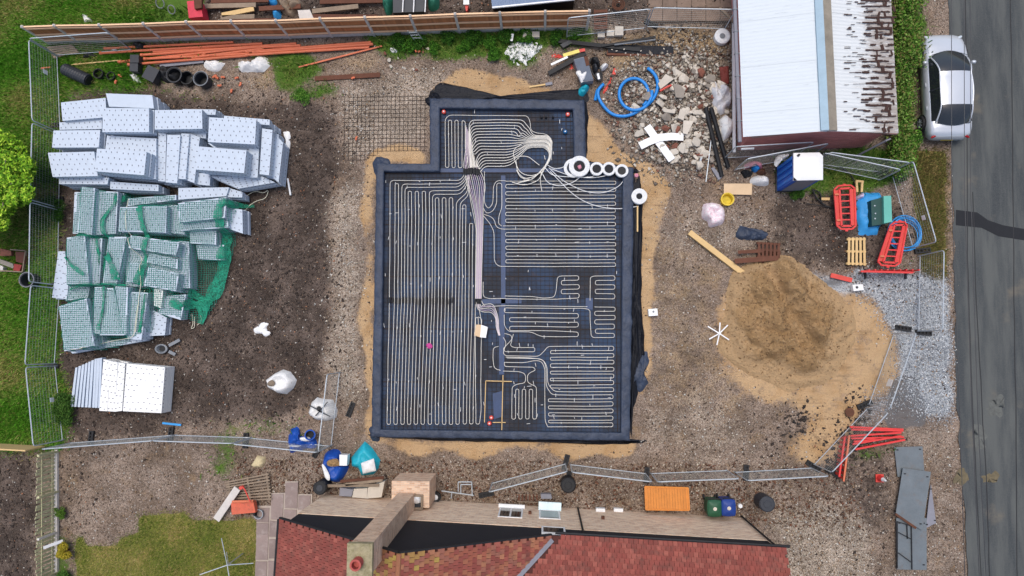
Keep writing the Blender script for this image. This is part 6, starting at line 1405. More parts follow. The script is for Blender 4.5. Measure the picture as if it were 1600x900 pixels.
for o_ in (0, .3): mb.tube([L1+Vector((o_*1.3,0,0)), L2+Vector((o_*1.3,0,0))], .02, 6)
for k in range(4): p = L1.lerp(L2, (k+.5)/4); mb.tube([p, p+Vector((.39,0,0))], .014, 5)
single('stepladder', 'grey metal ladder frame leaning on the timber fence', 'ladder', mb, M_galv)
# ---------- upper right clutter
Z8 = lambda l: zm(840, 60, 8.18, l)
t = thing('spirit_level', 'yellow bodied level lying above the grey crate', 'level', P(893,82,.1)); mb = MB(); mb.bar(P(880,87,.3), P(905,79.5,.3), .16, .05); obj('level_body', mb, mat('pale_yellow', sr(232,214,110), .5), t); mb = MB(); mb.bar(P(905.2,79.5,.3), P(914,78,.3), .14, .05); obj('grip', mb, M_redd, t)
rod('white_batten', 'white strip lying left of the grey crate', 'strip', (861,101), (887,89), .1, .03, M_white, .35)
rod('black_bar', 'black bar lying under the yellow level', 'bar', (857,115), (915,83), .2, .08, M_black, .2)
rod('black_rail', 'long black channel lying above the rubble, upper of two', 'channel', (872,64), (1000,78), .18, .08, M_black, .2)
rod('black_rail', 'long black channel lying above the rubble, broad lower one', 'channel', (950,76), (1052,80), .4, .1, M_membd, .12)
rod('black_rail', 'dark plank with white specks lying below the black channels', 'plank', (948,83), (1053,86), .22, .08, M_brown, .1)
rod('black_rail', 'black channel crossing the others toward the garage', 'channel', (940,72), (1024,58), .1, .06, M_black, .3)
rod('white_tube', 'thin white tube lying on the black channels', 'tube', (960,70), (1024,62), .07, .05, M_grey, .38, tube=True)
for i, (x, y) in enumerate([(956,78),(963,81),(975,78),(977,85),(1001,81),(985,88),(1042,86),(1018,88)]): chunk(x, y, .1, 'a', 'small white fragment lying on the black channels', 'white fragments on the channels', zz=.22)
boxth('grey_tray', 'dark grey tray in the weeds left of the black channels', 'tray', Z8([(290,80),(400,30),(440,60),(330,120)]), .25, .2, M_dgrey)
tc_ = thing('tool_crate', 'blue grey crate lid with a brown label beside the teal can', 'crate', P(913,108,.3)); q = PP(Z8([(462,270),(620,225),(715,535),(560,560)]), .55); mb = MB(); mb.prism(q, .1); obj('crate_body', mb, M_lead, tc_); mb = MB(); mb.prism([sum(q, Vector())/4+(p-sum(q, Vector())/4)*.94+Vector((0,0,.03)) for p in q], .551); obj('crate_lid', mb, mat('slate_blue', sr(88,98,112), .6), tc_)
mb = MB(); mb.prism([p+Vector((0,0,.045)) for p in PP(Z8([(590,238),(635,228),(665,345),(620,358)]), .55)], .582); obj('side_label', mb, M_rust, tc_)
t = thing('petrol_saw', 'black petrol cut-off saw lying right of the grey crate', 'saw', P(932,104,.1))
lump('motor_housing', None, None, Z8([(670,235),(760,230),(800,300),(790,360),(740,360),(690,310)]), .4, M_black, wr=.1, fr=5, base=.05, parent=t); lump('guard', None, None, Z8([(700,330),(745,310),(775,380),(770,430),(720,430)]), .35, M_dgrey, wr=.04, base=.08, parent=t)
mb = MB(); mb.tube(fillet(PP(Z8([(690,250),(650,330),(720,480),(800,560),(830,480),(790,370)]), .35), .2), .04, 6); obj('handle', mb, M_black, t)
mb = MB(); mb.lathe([(.17,0),(.17,.03)], P(935,118,.3), 18); obj('blade', mb, M_black, t); mb = MB(); mb.bar(P(934,115,.42), P(936,124,.42), .1, .06); obj('tank_cap', mb, M_white, t)
lump('teal_can', 'bright teal plastic bag at the foot of the grey crate', 'bag', Z8([(520,640),(590,570),(650,570),(665,620),(620,690),(580,730),(530,720)]), .4, M_teal, wr=.1, fr=5)
lump('white_rag', 'white rag on the lower end of the grey crate', 'rag', Z8([(490,430),(540,400),(570,450),(630,415),(600,520),(560,560),(530,500)]), .12, M_whitef, base=.55, wr=.05, fr=6)
lump('white_rag', 'white rag tied round a pole right of the saw', 'rag', Z8([(805,350),(850,310),(905,320),(890,360),(860,390),(815,405)]), .25, M_whitef, wr=.06, fr=6, base=.15)
lump('red_netting', 'strip of torn red netting left of the blue duct', 'netting', Z8([(940,490),(970,400),(1010,400),(990,480),(920,600),(880,690),(850,690)]), .08, M_redd, wr=.05, fr=6, jag=.1, p=1.5)
lump('red_straps', 'tangled red straps left of the yellow level', 'straps', Z8([(160,190),(230,200),(330,215),(330,260),(270,250),(190,240)]), .06, M_redd, wr=.05, fr=7, jag=.15, p=1.3)
lump('red_straps', 'small red straps beside the grey crate', 'straps', Z8([(400,330),(450,340),(455,410),(410,380)]), .06, M_redd, wr=.05, fr=7, jag=.1, p=1.3)
t = thing('broom', 'pale handled brush lying on the sand above the tray', 'brush', P(845,134,.1)); mb = MB(); mb.bar(P(827,136,.08), P(852,132,.08), .07, .04); obj('handle', mb, M_palewood, t); mb = MB(); mb.bar(P(852.3,132,.08), P(863,130,.08), .13, .05); obj('brush_head', mb, M_lead, t)
t = tub(1129,56,.36,.3,'white round basin with a grey middle by the garage corner', M_white, M_white, 'round_basin', 'basin', lid=True)
mb = MB(); p = P(1129,56,.35); mb.lathe([(.13,.345),(.12,.36)], (p.x, p.y, 0), 16); obj('grey_middle', mb, M_grey, t)
t = thing('blue_duct_coil', 'thick blue duct lying in a loose spiral on the rubble edge', 'duct', P(990,160,0))
pth = Z2([(555,92),(580,110),(615,150),(632,200),(632,250),(615,310),(570,370),(510,410),(440,450),(370,465),(290,450),(235,405),(195,350),(172,300),(172,260),(190,230),(215,208)]); pw = [P(x, y, .25) for x, y in pth]
mb = MB(); mb.tube(fillet([Vector((p.x,p.y,.2+.3*samp(rubble,np.array([p.x]),np.array([p.y]))[0])) for p in pw], .3, 4), .075, 8); obj('outer_arc', mb, M_blue, t, smooth=True)
cc = Z2([(455,290)])[0]; cw = P(*cc, .3); mb = MB(); mb.tube([cw+Vector((math.cos(a_)*(.64+.02*a_), math.sin(a_)*(.70+.02*a_), .05+.03*a_)) for a_ in np.linspace(-.9, 6.4, 44)], .075, 8); obj('inner_ring', mb, M_blue, t, smooth=True)
mb = MB(); mb.tube([P(930,157,.12), P(933,142,.15), P(943,131,.15)], .075, 8); single('blue_duct', 'short piece of blue duct beside the end of the spiral', 'duct', mb, M_blue)
for l_, pts in (('curved arm of the white foam cross on the rubble edge',[(1000,228),(1012,222),(1030,215),(1050,213),(1068,214)]), ('straight arm of the white foam cross on the rubble edge',[(1011,197),(1024,215),(1037,232),(1050,250)])):
    pw = PP(pts, .5 if 'curved' in l_ else .44); mb = MB()
    o_ = []; w_ = .17
    for i, p in enumerate(pw): tt = (pw[min(i+1,len(pw)-1)]-pw[max(i-1,0)]).normalized(); s_ = Vector((-tt.y, tt.x, 0))*w_; o_.append((p-s_, p+s_))
    mb.prism([a for a, b_ in o_]+[b_ for a, b_ in o_[::-1]], pw[0].z-.05); single('foam_strip', l_, 'foam strip', mb, M_white)
rod('black_pipe', 'left of two long black pipes lying from rubble to mesh panels', 'pipe', (1103,168), (1128,276), .2, .1, M_black, .6, .15, tube=True)
rod('black_pipe', 'right of two long black pipes lying from rubble to mesh panels', 'pipe', (1111,168), (1138,262), .2, .1, M_black, .65, .15, tube=True)
rod('metal_rod', 'thin pale rod lying left of the black pipes', 'rod', (1111,219), (1103,284), .04, .03, M_galv, .3, .1)
rod('metal_rod', 'short grey strip lying left of the thin pale rod', 'strip', (1096,246), (1089,268), .08, .03, M_galv, .3, .1)
slabthing('grey_plate', 'small grey rectangle frame by the lower end of the black pipes', 'plate', zm(1060,220,6.667,[(340,285),(365,270),(455,380),(420,410)]), .12, .06, M_lead)
lump('white_sack', 'stiff white sack leaning between black pipes and the garage', 'sack', Z2([(1105,490),(1170,440),(1230,490),(1235,560),(1190,630),(1145,670),(1110,580)]), .5, M_whitef, wr=.06, fr=3, p=3, flat=True)
lump('clear_plastic', 'crumpled clear plastic sheeting on the rubble beside the garage', 'plastic sheet', Z2([(1050,170),(1110,210),(1200,220),(1215,320),(1180,420),(1100,460),(1060,380),(1040,290)]), .35, mat('clear_film', sr(196,196,200), .25, .15, 5, .5), wr=.25, fr=4, jag=.12)
lump('red_tray', 'dark red sheet lying between the rubble and the garage', 'sheet', Z2([(1120,70),(1195,60),(1200,200),(1140,210)]), .12, mat('dark_red', sr(120,56,48), .8), wr=.04, base=.25, flat=True)
# ---------- right yard
ZR = lambda l: zm(1060, 220, 6.667, l)
lump('pink_sack', 'faded pink sack behind the white one near the garage', 'sack', ZR([(700,240),(770,200),(850,205),(900,260),(860,290),(800,250),(730,280)]), .45, M_pink, wr=.1, fr=5)
lump('blue_rag', 'small bright blue rag between the pink and white sacks', 'rag', ZR([(780,260),(830,250),(860,290),(820,320),(780,300)]), .4, M_blue, wr=.06, fr=6)
lump('dark_sack', 'dark crumpled sack left of the pink one', 'sack', ZR([(660,310),(740,290),(790,320),(760,370),(700,380)]), .3, M_black, wr=.12, fr=6, jag=.08)
lump('brown_sack', 'rusty brown cloth under the pink sack', 'sack', ZR([(820,300),(900,280),(930,330),(880,350),(830,340)]), .3, M_rust, wr=.1, fr=6)
lump('white_sack', 'white sack with a pink hem just above the cardboard sheet', 'sack', ZR([(780,370),(850,350),(940,360),(960,410),(950,450),(860,458),(765,430)]), .4, M_whitef, wr=.06, fr=4)
slabthing('cardboard_sheet', 'flat tan cardboard sheet above the yellow bucket', 'cardboard', ZR([(475,445),(768,445),(765,562),(473,558)]), .12, .06, M_card)
tub(1137,311,.28,.3,'yellow bucket between the cardboard sheet and the pink white bag', M_yellow, mat('yellow_mix', sr(200,180,60), .8, .4, 8), 'yellow_bucket', 'bucket', rim=M_yellow)
lump('bulk_bag', 'white and pink bulk bag below the yellow bucket', 'bulk bag', ZR([(285,640),(400,630),(480,670),(505,750),(490,840),(430,875),(340,890),(320,830),(265,790),(262,700)]), .6, mat('pinkish_bag', sr(232,222,224), .8, .06, 5, .4, dirt=sr(206,100,136), dirtamt=.6), wr=.1, fr=3, p=4, dent=.35)
lump('folded_tarp', 'folded blue black tarp above the brown pallets', 'tarp', zm(1040,340,7.97,[(900,100),(1050,120),(1250,160),(1300,220),(1270,270),(1150,290),(1060,280),(895,260)]), .2, M_memb, wr=.12, fr=3.5, jag=.04)
t = thing('portable_toilet', 'blue portable toilet cabin with a white roof below the garage', 'portable toilet', P(1240,262,0))
rq = PP([(1240,239),(1286,238),(1286,281),(1240,282)], 2.25); c_ = sum(rq, Vector())/4; M_cab = mat('cabin_blue', sr(20,90,190), .4, .08, 2)
bq = [Vector((c_.x+(p.x-c_.x)*.93, c_.y+(p.y-c_.y)*.93, 2.18)) for p in rq]; mb = MB(); mb.prism(bq, .1); obj('cabin_wall', mb, M_cab, t)
mb = MB(); mb.grid(8, 8, lambda u, v: tuple(rq[0].lerp(rq[1], u).lerp(rq[3].lerp(rq[2], u), v)+Vector((0,0,.14*(1-(2*v-1)**4)*(1-(2*u-1)**6)*.6)))); obj('roof_shell', mb, M_white, t, smooth=True)
mb = MB(); mb.prism([p+Vector((0,0,.0)) for p in rq], 2.17); obj('roof_rim', mb, M_white, t)
mb = MB(); mb.lathe([(.05,2.3),(.05,2.42)], (P(1247,243,2.3).x, P(1247,243,2.3).y, 0), 10); obj('vent_pipe', mb, M_black, t)
xw = min(p.x for p in bq); yw0, yw1 = min(p.y for p in bq), max(p.y for p in bq)
for k in range(4): mb = MB(); mb.box((xw-.012, yw0+(yw1-yw0)*(k+.5)/4, 1.15), (.02, .12, 1.8)); obj('wall_rib', mb, mat('cabin_blue_light', sr(40,120,215), .4), t)
xs2 = sum(p.x for p in bq)/4
mb = MB(); mb.box((xs2, yw0-.012, 1.1), (.8, .02, 1.8)); obj('door', mb, M_lead, t); mb = MB(); mb.prism([Vector((c_.x+(p.x-c_.x)*1.0, c_.y+(p.y-c_.y)*1.0, .1)) for p in rq], .0); obj('skid_base', mb, M_dgrey, t)
lump('cloth_bundle', 'white and blue cloth hung on the left of the portable toilet', 'cloth', ZR([(1020,180),(1060,140),(1140,130),(1150,160),(1080,200),(1040,260),(1010,240)]), .3, M_whitef, base=1.2, wr=.15, fr=5)
def barrier(name, label, quad, z, tilt=0):
    """flat lying crowd barrier: quad corner px: tl,tr,br,bl; length along tl->bl"""
    q = PP(quad, z); t = thing(name, label, 'barrier', Vector((sum(p.x for p in q)/4, sum(p.y for p in q)/4, z-.08)))
    def pt(u, v): return q[0].lerp(q[1], u).lerp(q[3].lerp(q[2], u), v)
    W_ = (q[1]-q[0]).length; L_ = (q[3]-q[0]).length
    out = [pt(.2,0),pt(.8,0),pt(1,.08),pt(1,.92),pt(.8,1),pt(.2,1),pt(0,.92),pt(0,.08)]
    mb = MB()
    for a, b2 in zip(out, out[1:]+out[:1]): mb.bar(a, b2, .07, .07)
    obj('outer_frame', mb, M_red, t)
    inn = [pt(.24,.07),pt(.78,.07),pt(.78,.93),pt(.24,.93)]; mb = MB()
    for a, b2 in zip(inn, inn[1:]+inn[:1]): mb.bar(a, b2, .085, .09)
    obj('inner_frame', mb, M_red, t)
    mb = MB(); mb.prism([pt(.02,.1)+Vector((0,0,-.01)), pt(.24,.09)+Vector((0,0,-.01)), pt(.24,.91)+Vector((0,0,-.01)), pt(.02,.91)+Vector((0,0,-.01))], z-.03); mb.prism([pt(.78,.09)+Vector((0,0,-.01)), pt(.98,.09)+Vector((0,0,-.01)), pt(.98,.91)+Vector((0,0,-.01)), pt(.78,.91)+Vector((0,0,-.01))], z-.03); obj('side_plates', mb, M_redd, t)
    for k in range(1, 6): v = .07+.86*k/6; mb = MB(); mb.bar(pt(.25,v), pt(.77,v), .055, .05); obj('cross_bar', mb, M_red, t)
    for v in (.2,.8): mb = MB(); mb.bar(pt(-.02,v)+Vector((0,0,.06)), pt(.18,v)+Vector((0,0,.06)), .08, .03); obj('reflector', mb, M_orange, t)
    mb = MB(); mb.bar(pt(.5,1.0), pt(.5,1.05), .12, .06); mb.bar(pt(.5,0), pt(.5,-.04), .12, .06); obj('hinge_lug', mb, M_red, t)
barrier('plastic_barrier', 'red plastic barrier lying flat left of the blue tarp', [(1303,291),(1335,289),(1337,358),(1308,358)], .5)
barrier('plastic_barrier', 'red plastic barrier lying aslant over the blue hose coil', [(1393,347),(1418,347),(1405,416),(1370,414)], .55)
t = thing('plastic_barrier', 'red plastic barrier standing on edge below the slanting one', 'barrier', P(1385,424,0))
mb = MB()
for z_ in (.25,.95): mb.bar(P(1345,424,z_), P(1426,426,z_), .08, .06)
for k in range(9): a = P(1347+k*9.5, 424.2, .25); mb.bar(a, a+Vector((0,0,.68)), .06, .05)
obj('rail_frame', mb, M_red, t); mb = MB(); mb.bar(P(1345,424,.62), P(1426,426,.62), .03, .3); obj('centre_plate', mb, M_redd, t)
for x in (1352,1415): mb = MB(); mb.bar(P(x,420,.06), P(x,436,.06), .08, .05); obj('foot', mb, M_black, t)
rod('red_strip', 'short red and white strip lying left of the white tub', 'strip', (1298,430), (1331,438), .2, .06, M_redd, .12)
# tarp, tool chest, hose
lump('blue_tarp', 'light blue tarp spread under the green tool chest', 'tarp', zm(1180,220,5,[(800,460),(830,400),(980,400),(1000,440),(1000,640),(975,690),(960,735),(820,738),(800,600)]), .25, M_tarpl, wr=.1, fr=2.5, p=4, flat=True, jag=.04)
t = thing('tool_chest', 'dark green steel chest with a pale green lid end on the blue tarp', 'tool chest', P(1378,329,.3))
q = PP(zm(1180,220,5,[(905,465),(1003,440),(1008,650),(912,665)]), .62); mb = MB(); mb.prism(q, .2); obj('chest_body', mb, M_green, t); q2 = PP(zm(1180,220,5,[(1003,432),(1062,428),(1070,632),(1008,645)]), .78); mb = MB(); mb.prism(q2, .2); obj('lid', mb, M_greenl, t)
for k in range(3): p = PP(zm(1180,220,5,[(932,508),(938,568),(935,608)]), .625)[k]; mb = MB(); mb.lathe([(.035,0),(.03,.03)], p, 10); obj('bolt', mb, M_galv, t)
t = thing('blue_hose_coil', 'coil of thin blue hose under the slanting red barrier', 'hose', P(1415,369,0)); c_ = P(1411,369,.1)
for k in range(7): mb = MB(); r = .62+.035*(k % 4); mb.tube([c_+Vector((math.cos(a_)*r+.04*(k%3), math.sin(a_)*r*1.05+.03*k, .03+.05*(k//2)+.01*math.sin(3*a_))) for a_ in np.linspace(0, 6.283, 33)[:-1]], .022, 6, closed=True); obj('hose_turn', mb, M_tarpl, t, smooth=True)
for i, (pl, l_) in enumerate([([(1312,262),(1325,268),(1335,282),(1334,295)],'black cable curving into the upper end of the left barrier'), ([(1270,298),(1276,310),(1290,322),(1305,326)],'black cable looped left of the left barrier'), ([(1260,318),(1285,322),(1302,325)],'thin black cable running left from the left barrier'), ([(1268,296),(1282,300),(1284,318)],'short black cable near the weeds by the toilet')]):
    mb = MB(); mb.tube(fillet(PP(pl, .1), .5), .035 if i != 2 else .018, 6); single('cable', l_, 'cable', mb, M_black)
rod('pale_block', 'short pale timber block left of the left red barrier', 'block', (1283,311), (1296,311), .12, .08, M_palewood, .1)
t = thing('sawhorse', 'small tan wooden bracket above the blue tarp', 'bracket', P(1343,290,0))
for a, b_ in (((1337,283),(1349,284)), ((1338,283),(1339,300)), ((1347,284),(1346,300))): mb = MB(); mb.bar(P(*a,.35), P(*b_,.3), .09, .08); obj('timber', mb, M_palewood, t)
lump('plastic_bag', 'white and purple bag at the upper left corner of the blue tarp', 'bag', [(1338,308),(1345,302),(1351,301),(1350,308),(1342,312)], .3, mat('lilac_bag', sr(205,190,220), .5), wr=.08, fr=6)
t = thing('white_drum', 'white plastic tub with a dark cap on the grey gravel', 'tub', P(1340,449,0)); mb = MB(); mb.prism(PP([(1332,445),(1348,444),(1350,453),(1334,455)], .25), 0); obj('tub_body', mb, M_white, t); mb = MB(); mb.lathe([(.06,0),(.05,.03)], P(1339,449,.251), 10); obj('screw_cap', mb, M_dgrey, t)
t = thing('white_drum', 'white plastic can standing on gravel right of the tray', 'can', P(1020,488,0)); mb = MB(); mb.prism(PP([(1013,483),(1027,482),(1028,493),(1014,494)], .3), 0); obj('can_body', mb, M_white, t); mb = MB(); mb.lathe([(.05,0),(.04,.04)], P(1021,487,.301), 10); obj('screw_cap', mb, M_grey, t)
t = thing('star_spreader', 'white six armed spreader lying at the left edge of the sand', 'spreader', P(1124,518,.1))
for k, (x, y) in enumerate([(1125,504),(1137,508),(1139,531),(1120,539),(1108,530),(1106,510)]): mb = MB(); mb.bar(P(1124,521,.3), P(x,y,.26), .05, .04); obj('arm', mb, M_white, t); 
mb = MB(); mb.lathe([(.08,0),(.06,.05)], P(1124,521,.31), 12); obj('hub', mb, M_white, t)
mb = MB(); mb.lathe([(.02,0),(.2,.02),(.2,.06),(.02,.06)], P(1327,644,.1), 14); single('rusty_disc', 'rusty round lid at the tip of the dark clods', 'lid', mb, M_rust)
# stack of red barriers
rb = [((1328,667),(1411,671)),((1330,671),(1411,673)),((1329,681),(1408,676)),((1330,685),(1412,683)),((1332,694),(1408,681)),((1336,702),(1414,687)),((1334,690),(1400,683))]
for i, (a, b_) in enumerate(rb):
    t = thing('folded_barrier', ['topmost','second','third','fourth','fifth','lowest','middle short'][i]+' red barrier lying on edge in the stack at the lower right', 'barrier', P(*a, .02)); z_ = .35+.05*(i % 3)
    mb = MB(); mb.bar(P(*a, z_), P(*b_, z_), .075, .07); mb.bar(P(*a, z_-.3), P(*b_, z_-.3), .06, .06); obj('rail_frame', mb, M_red, t)
    mb = MB()
    for k in range(6): p = P(*a, z_).lerp(P(*b_, z_), (k+.5)/6); mb.bar(p-Vector((0,0,.03)), p-Vector((0,0,.27)), .05, .05)
    obj('infill_bars', mb, M_redd, t)
for i, (a, b_) in enumerate([((1327,680),(1318,752)),((1320,682),(1311,745))]):
    t = thing('folded_barrier', ['right','left'][i]+' of two red barriers on edge running down from the stack', 'barrier', P(*a, .02)); mb = MB(); mb.bar(P(*a, .5), P(*b_, .5), .07, .06); mb.bar(P(*a, .1), P(*b_, .1), .06, .06); obj('rail_frame', mb, M_orange if i == 0 else M_red, t)
    mb = MB()
    for k in range(9): p = P(*a, .5).lerp(P(*b_, .5), (k+.5)/9); mb.bar(p-Vector((0,0,.03)), p-Vector((0,0,.37)), .1, .05)
    obj('infill_bars', mb, M_redd, t)
t = thing('traffic_cone', 'small orange red traffic cone with a white top on rough ground', 'traffic cone', P(1374,746,0)); b0 = P(1374,747,0)
mb = MB(); mb.box((b0.x,b0.y,.02), (.34,.34,.04)); obj('base', mb, M_redd, t); mb = MB(); mb.lathe([(.15,.041),(.09,.32)], (b0.x,b0.y,0), 16, cap=False); obj('lower_cone', mb, M_red, t); mb = MB(); mb.lathe([(.09,.32),(.05,.5)], (b0.x,b0.y,0), 16, cap=False); obj('white_sleeve', mb, M_white, t); mb = MB(); mb.lathe([(.05,.5),(.025,.58)], (b0.x,b0.y,0), 16); obj('cone_tip', mb, M_white, t)
# road plates
ZS = lambda l: zm(1200, 660, 3.75, l)
for q, z_, l_, mm in (([(740,145),(905,140),(918,300),(760,320)],.05,'upper flat steel road plate beside the verge', M_sheet), ([(790,268),(955,290),(905,635),(748,540)],.2,'large steel road plate lying aslant on the others', M_sheet),
    ([(955,360),(985,590),(925,620),(940,480)],.09,'thin grey plate corner peeping out right of the aslant one', M_lead), ([(752,560),(930,560),(930,865),(755,862)],.1,'lowest steel road plate at the bottom right', M_sheet)):
    t = thing('road_plate', l_, 'steel plate', P(1435,800,0)); mb = MB(); mb.prism(PP(ZS(q), z_+.03), z_); obj('plate', mb, mm, t)
    c_ = sum(PP(ZS(q), z_+.03), Vector())/4
    for k in range(3): p = c_.lerp(PP(ZS(q), z_+.03)[k], .8); mb = MB(); mb.box(p+Vector((0,0,.004)), (.09,.05,.012)); obj('lifting_slot', mb, M_black, t)
rod('rusty_angle', 'rusty steel edge under the lower end of the aslant plate', 'steel edge', (1399,803), (1431,825), .1, .06, M_rust, .22)
t = thing('steel_frame', 'black steel frame lying on the lowest road plate', 'frame', P(1410,860,.1))
for a, b_ in (((1402,815),(1424,822)),((1424,822),(1425,890)),((1402,815),(1402,888)),((1404,832),(1423,842)),((1404,864),(1423,878)),((1417,820),(1418,842))): mb = MB(); mb.bar(P(*a,.17), P(*b_,.17), .04, .03); obj('frame_bar', mb, M_black, t)
# ---------- along the house
t = thing('timber_gate', 'orange stained timber gate panel leaning near the house wall', 'gate', P(1043,779,.1)); q = PP([(1009,762),(1077,764),(1077,797),(1009,796)], .5)
M_or = mat('orange_stained_wood', sr(208,132,58), .7, .15, 4, .4, 30, objvar=.12)
def gp(u, v): return q[0].lerp(q[1], u).lerp(q[3].lerp(q[2], u), v)+Vector((0,0,-.25*(1-v)))
for k in range(16): mb = MB(); mb.bar(gp((k+.5)/16,.03), gp((k+.5)/16,.97), (q[1]-q[0]).length/16*.93, .02); obj('board', mb, M_or, t)
for a, b_ in (((0,0),(1,0)),((1,0),(1,1)),((1,1),(0,1)),((0,1),(0,0)),): mb = MB(); mb.bar(gp(*a)+Vector((0,0,.02)), gp(*b_)+Vector((0,0,.02)), .06, .05); obj('frame_rail', mb, M_or, t)
def wheelie(px, py, m, label, lm):
    p = P(px, py, 1.05); t = thing('wheelie_bin', label, 'wheelie bin', Vector((p.x, p.y, 0))); top = [Vector((p.x+a, p.y+b_, .98)) for a, b_ in ((-.28,-.33),(.28,-.33),(.28,.33),(-.28,.33))]
    mb = MB(); bt = [Vector((p.x+a, p.y+b_, .06)) for a, b_ in ((-.22,-.24),(.22,-.24),(.22,.28),(-.22,.28))]; mb.add(bt+top, [(0,3,2,1),(4,5,6,7),(0,1,5,4),(1,2,6,5),(2,3,7,6),(3,0,4,7)]); obj('bin_body', mb, m, t)
    mb = MB()
    def f(u, v):
        a = (2*u-1); b2 = (2*v-1); r = max(abs(a), abs(b2)); k = 1-.12*(abs(a*b2))**2; return (p.x+a*.31*k, p.y+b2*.36*k, .985+.09*(1-r**4)+.02*(abs(a) < .5 and abs(b2) < .6))
    mb.grid(12, 12, f); obj('lid', mb, m, t, smooth=True); mb = MB(); mb.lathe([(.02,0),(.1,.01),(.07,.02)], (p.x, p.y, 1.078), 12); obj('emblem', mb, lm, t)
    mb = MB(); mb.tube([(p.x-.26,p.y+.4,.98),(p.x+.26,p.y+.4,.98)], .025, 8); obj('handle', mb, M_black, t)
    for s in (-1,1): mb = MB(); mb.lathe([(.11,-.025),(.11,.025)], (p.x+s*.25, p.y+.3, .11), 14, Matrix.Rotation(math.pi/2, 4, 'Y')); obj('wheel', mb, M_rubber, t)
wheelie(1117,795, mat('bin_green', sr(34,82,56), .5), 'dark green wheelie bin against the house wall', M_concl)
wheelie(1139,794, mat('bin_blue', sr(26,58,132), .5), 'dark blue wheelie bin against the house wall', M_concl)
tub(1199,788,.33,.9,'tall dark round bin right of the wheelie bins', M_dgrey, M_dgrey, 'round_bin', 'bin', lid=True)
tub(888,759,.33,.8,'black round drum near the house window', M_black, M_black, 'round_drum', 'drum', lid=True)
tub(499,763,.3,.9,'tall black barrel at the left corner of the house', M_black, M_dgrey, 'black_barrel', 'barrel', lid=True)
mb = MB(); mb.lathe([(.1,0),(.09,.1),(.03,.1)], P(1156,790,.05), 12); single('white_cap', 'small white cap on gravel right of the blue wheelie bin', 'cap', mb, M_white)  # loose white cap lying on the gravel, not a marker
t = thing('white_cable_reel', 'black and white cable reel beside the chimney base', 'cable reel', P(682,776,.1)); mb = MB(); mb.lathe([(.12,0),(.24,0),(.24,.16),(.12,.16)], P(681,776,.1), 18); obj('drum', mb, M_black, t); mb = MB(); mb.lathe([(.12,.161),(.06,.17)], P(681,776,.1), 14); obj('hub', mb, M_white, t)
t = thing('metal_trestle', 'folded white metal trestle lying against the house wall', 'trestle', P(725,765,.3))
for a, b_ in (((690,767),(740,774)),((716,753),(716,768)),((716,753),(737,753)),((720,757),(737,757)),((737,753),(738,775)),((706,768),(705,779)),((720,757),(720,770))): mb = MB(); mb.tube([P(*a,.35), P(*b_,.3)], .025, 6); obj('tube', mb, M_galv, t)
t = thing('drain_grating', 'brown slatted drain box at the foot of the house wall', 'grating', P(825,777,0))
for k in range(6): mb = MB(); mb.bar(P(811+k*5.6,772,.2), P(811+k*5.6,782,.2), .06, .05); obj('slat', mb, M_brown, t)
mb = MB(); mb.bar(P(808,772,.18), P(841,774,.18), .04, .06); mb2 = MB(); mb2.bar(P(808,783,.18), P(840,785,.18), .04, .06); obj('frame_rail', mb, M_oldwood, t); obj('frame_rail', mb2, M_oldwood, t)
boxth('meter_box', 'grey green box against the wall under the blue sill window', 'box', [(845,772),(861,772),(862,779),(846,779)], .3, .3, M_lead)
for i, q in enumerate([[(531,762),(552,765),(549,776),(530,775)],[(553,764),(574,763),(573,779),(550,777)],[(575,762),(601,752),(596,777),(573,779)]]):
    slabthing('paving_stack', ['left','middle','right'][i]+' of three grey paving slabs stacked against the house', 'slab', q, .55, .5, M_concl if i else M_lead)
for i, (a, b_, m_) in enumerate([((510,759),(592,758),M_oldwood),((532,752),(600,746),M_brown),((540,757),(598,750),M_oldwood)]): rod('timber_length', ['lower','upper brown','middle'][i]+' timber length lying on the grey paving slabs', 'timber', a, b_, .12, .07, m_, .62)
lump('blue_builder_bag', 'blue builders bag with white bands and sand inside by the house corner', 'bag', zm(400,680,4.09,[(430,120),(480,95),(525,110),(540,190),(580,210),(545,280),(510,310),(450,295),(420,230),(415,170)]), .6, M_tarp, wr=.08, fr=3, p=4, dent=.4)
lump('sand_fill', 'tan sand showing in the mouth of the blue builders bag', 'sand', zm(400,680,4.09,[(455,165),(510,150),(527,170),(525,198),(460,198)]), .1, M_sand, base=.5, wr=.03)
lump('white_strap', 'white band on the left side of the blue builders bag', 'strap', zm(400,680,4.09,[(420,190),(440,200),(470,260),(465,290),(440,270)]), .06, M_white, base=.52, wr=.03)
lump('teal_builder_bag', 'bright teal builders bag right of the blue one', 'bag', zm(400,680,4.09,[(595,150),(640,95),(685,40),(740,90),(790,165),(780,215),(745,260),(665,268),(640,220),(600,205)]), .5, M_teal, wr=.1, fr=2.5, p=4, dent=.2, flat=True)
lump('cement_sack', 'white sack lying in the teal builders bag', 'sack', zm(400,680,4.09,[(668,180),(750,150),(765,230),(680,250)]), .15, M_whitef, base=.46, wr=.03, flat=True)
slabthing('white_tile', 'square white board between the blue and teal bags', 'board', zm(400,680,4.09,[(533,125),(585,128),(580,195),(533,195)]), .5, .4, M_white)
lump('blue_tarp', 'crumpled royal blue tarp behind the mesh panel', 'tarp', zm(380,560,5.625,[(390,650),(440,600),(480,620),(490,690),(560,700),(630,720),(640,790),(560,800),(430,835),(385,810)]), .45, M_tarp, wr=.2, fr=3.5, jag=.08)
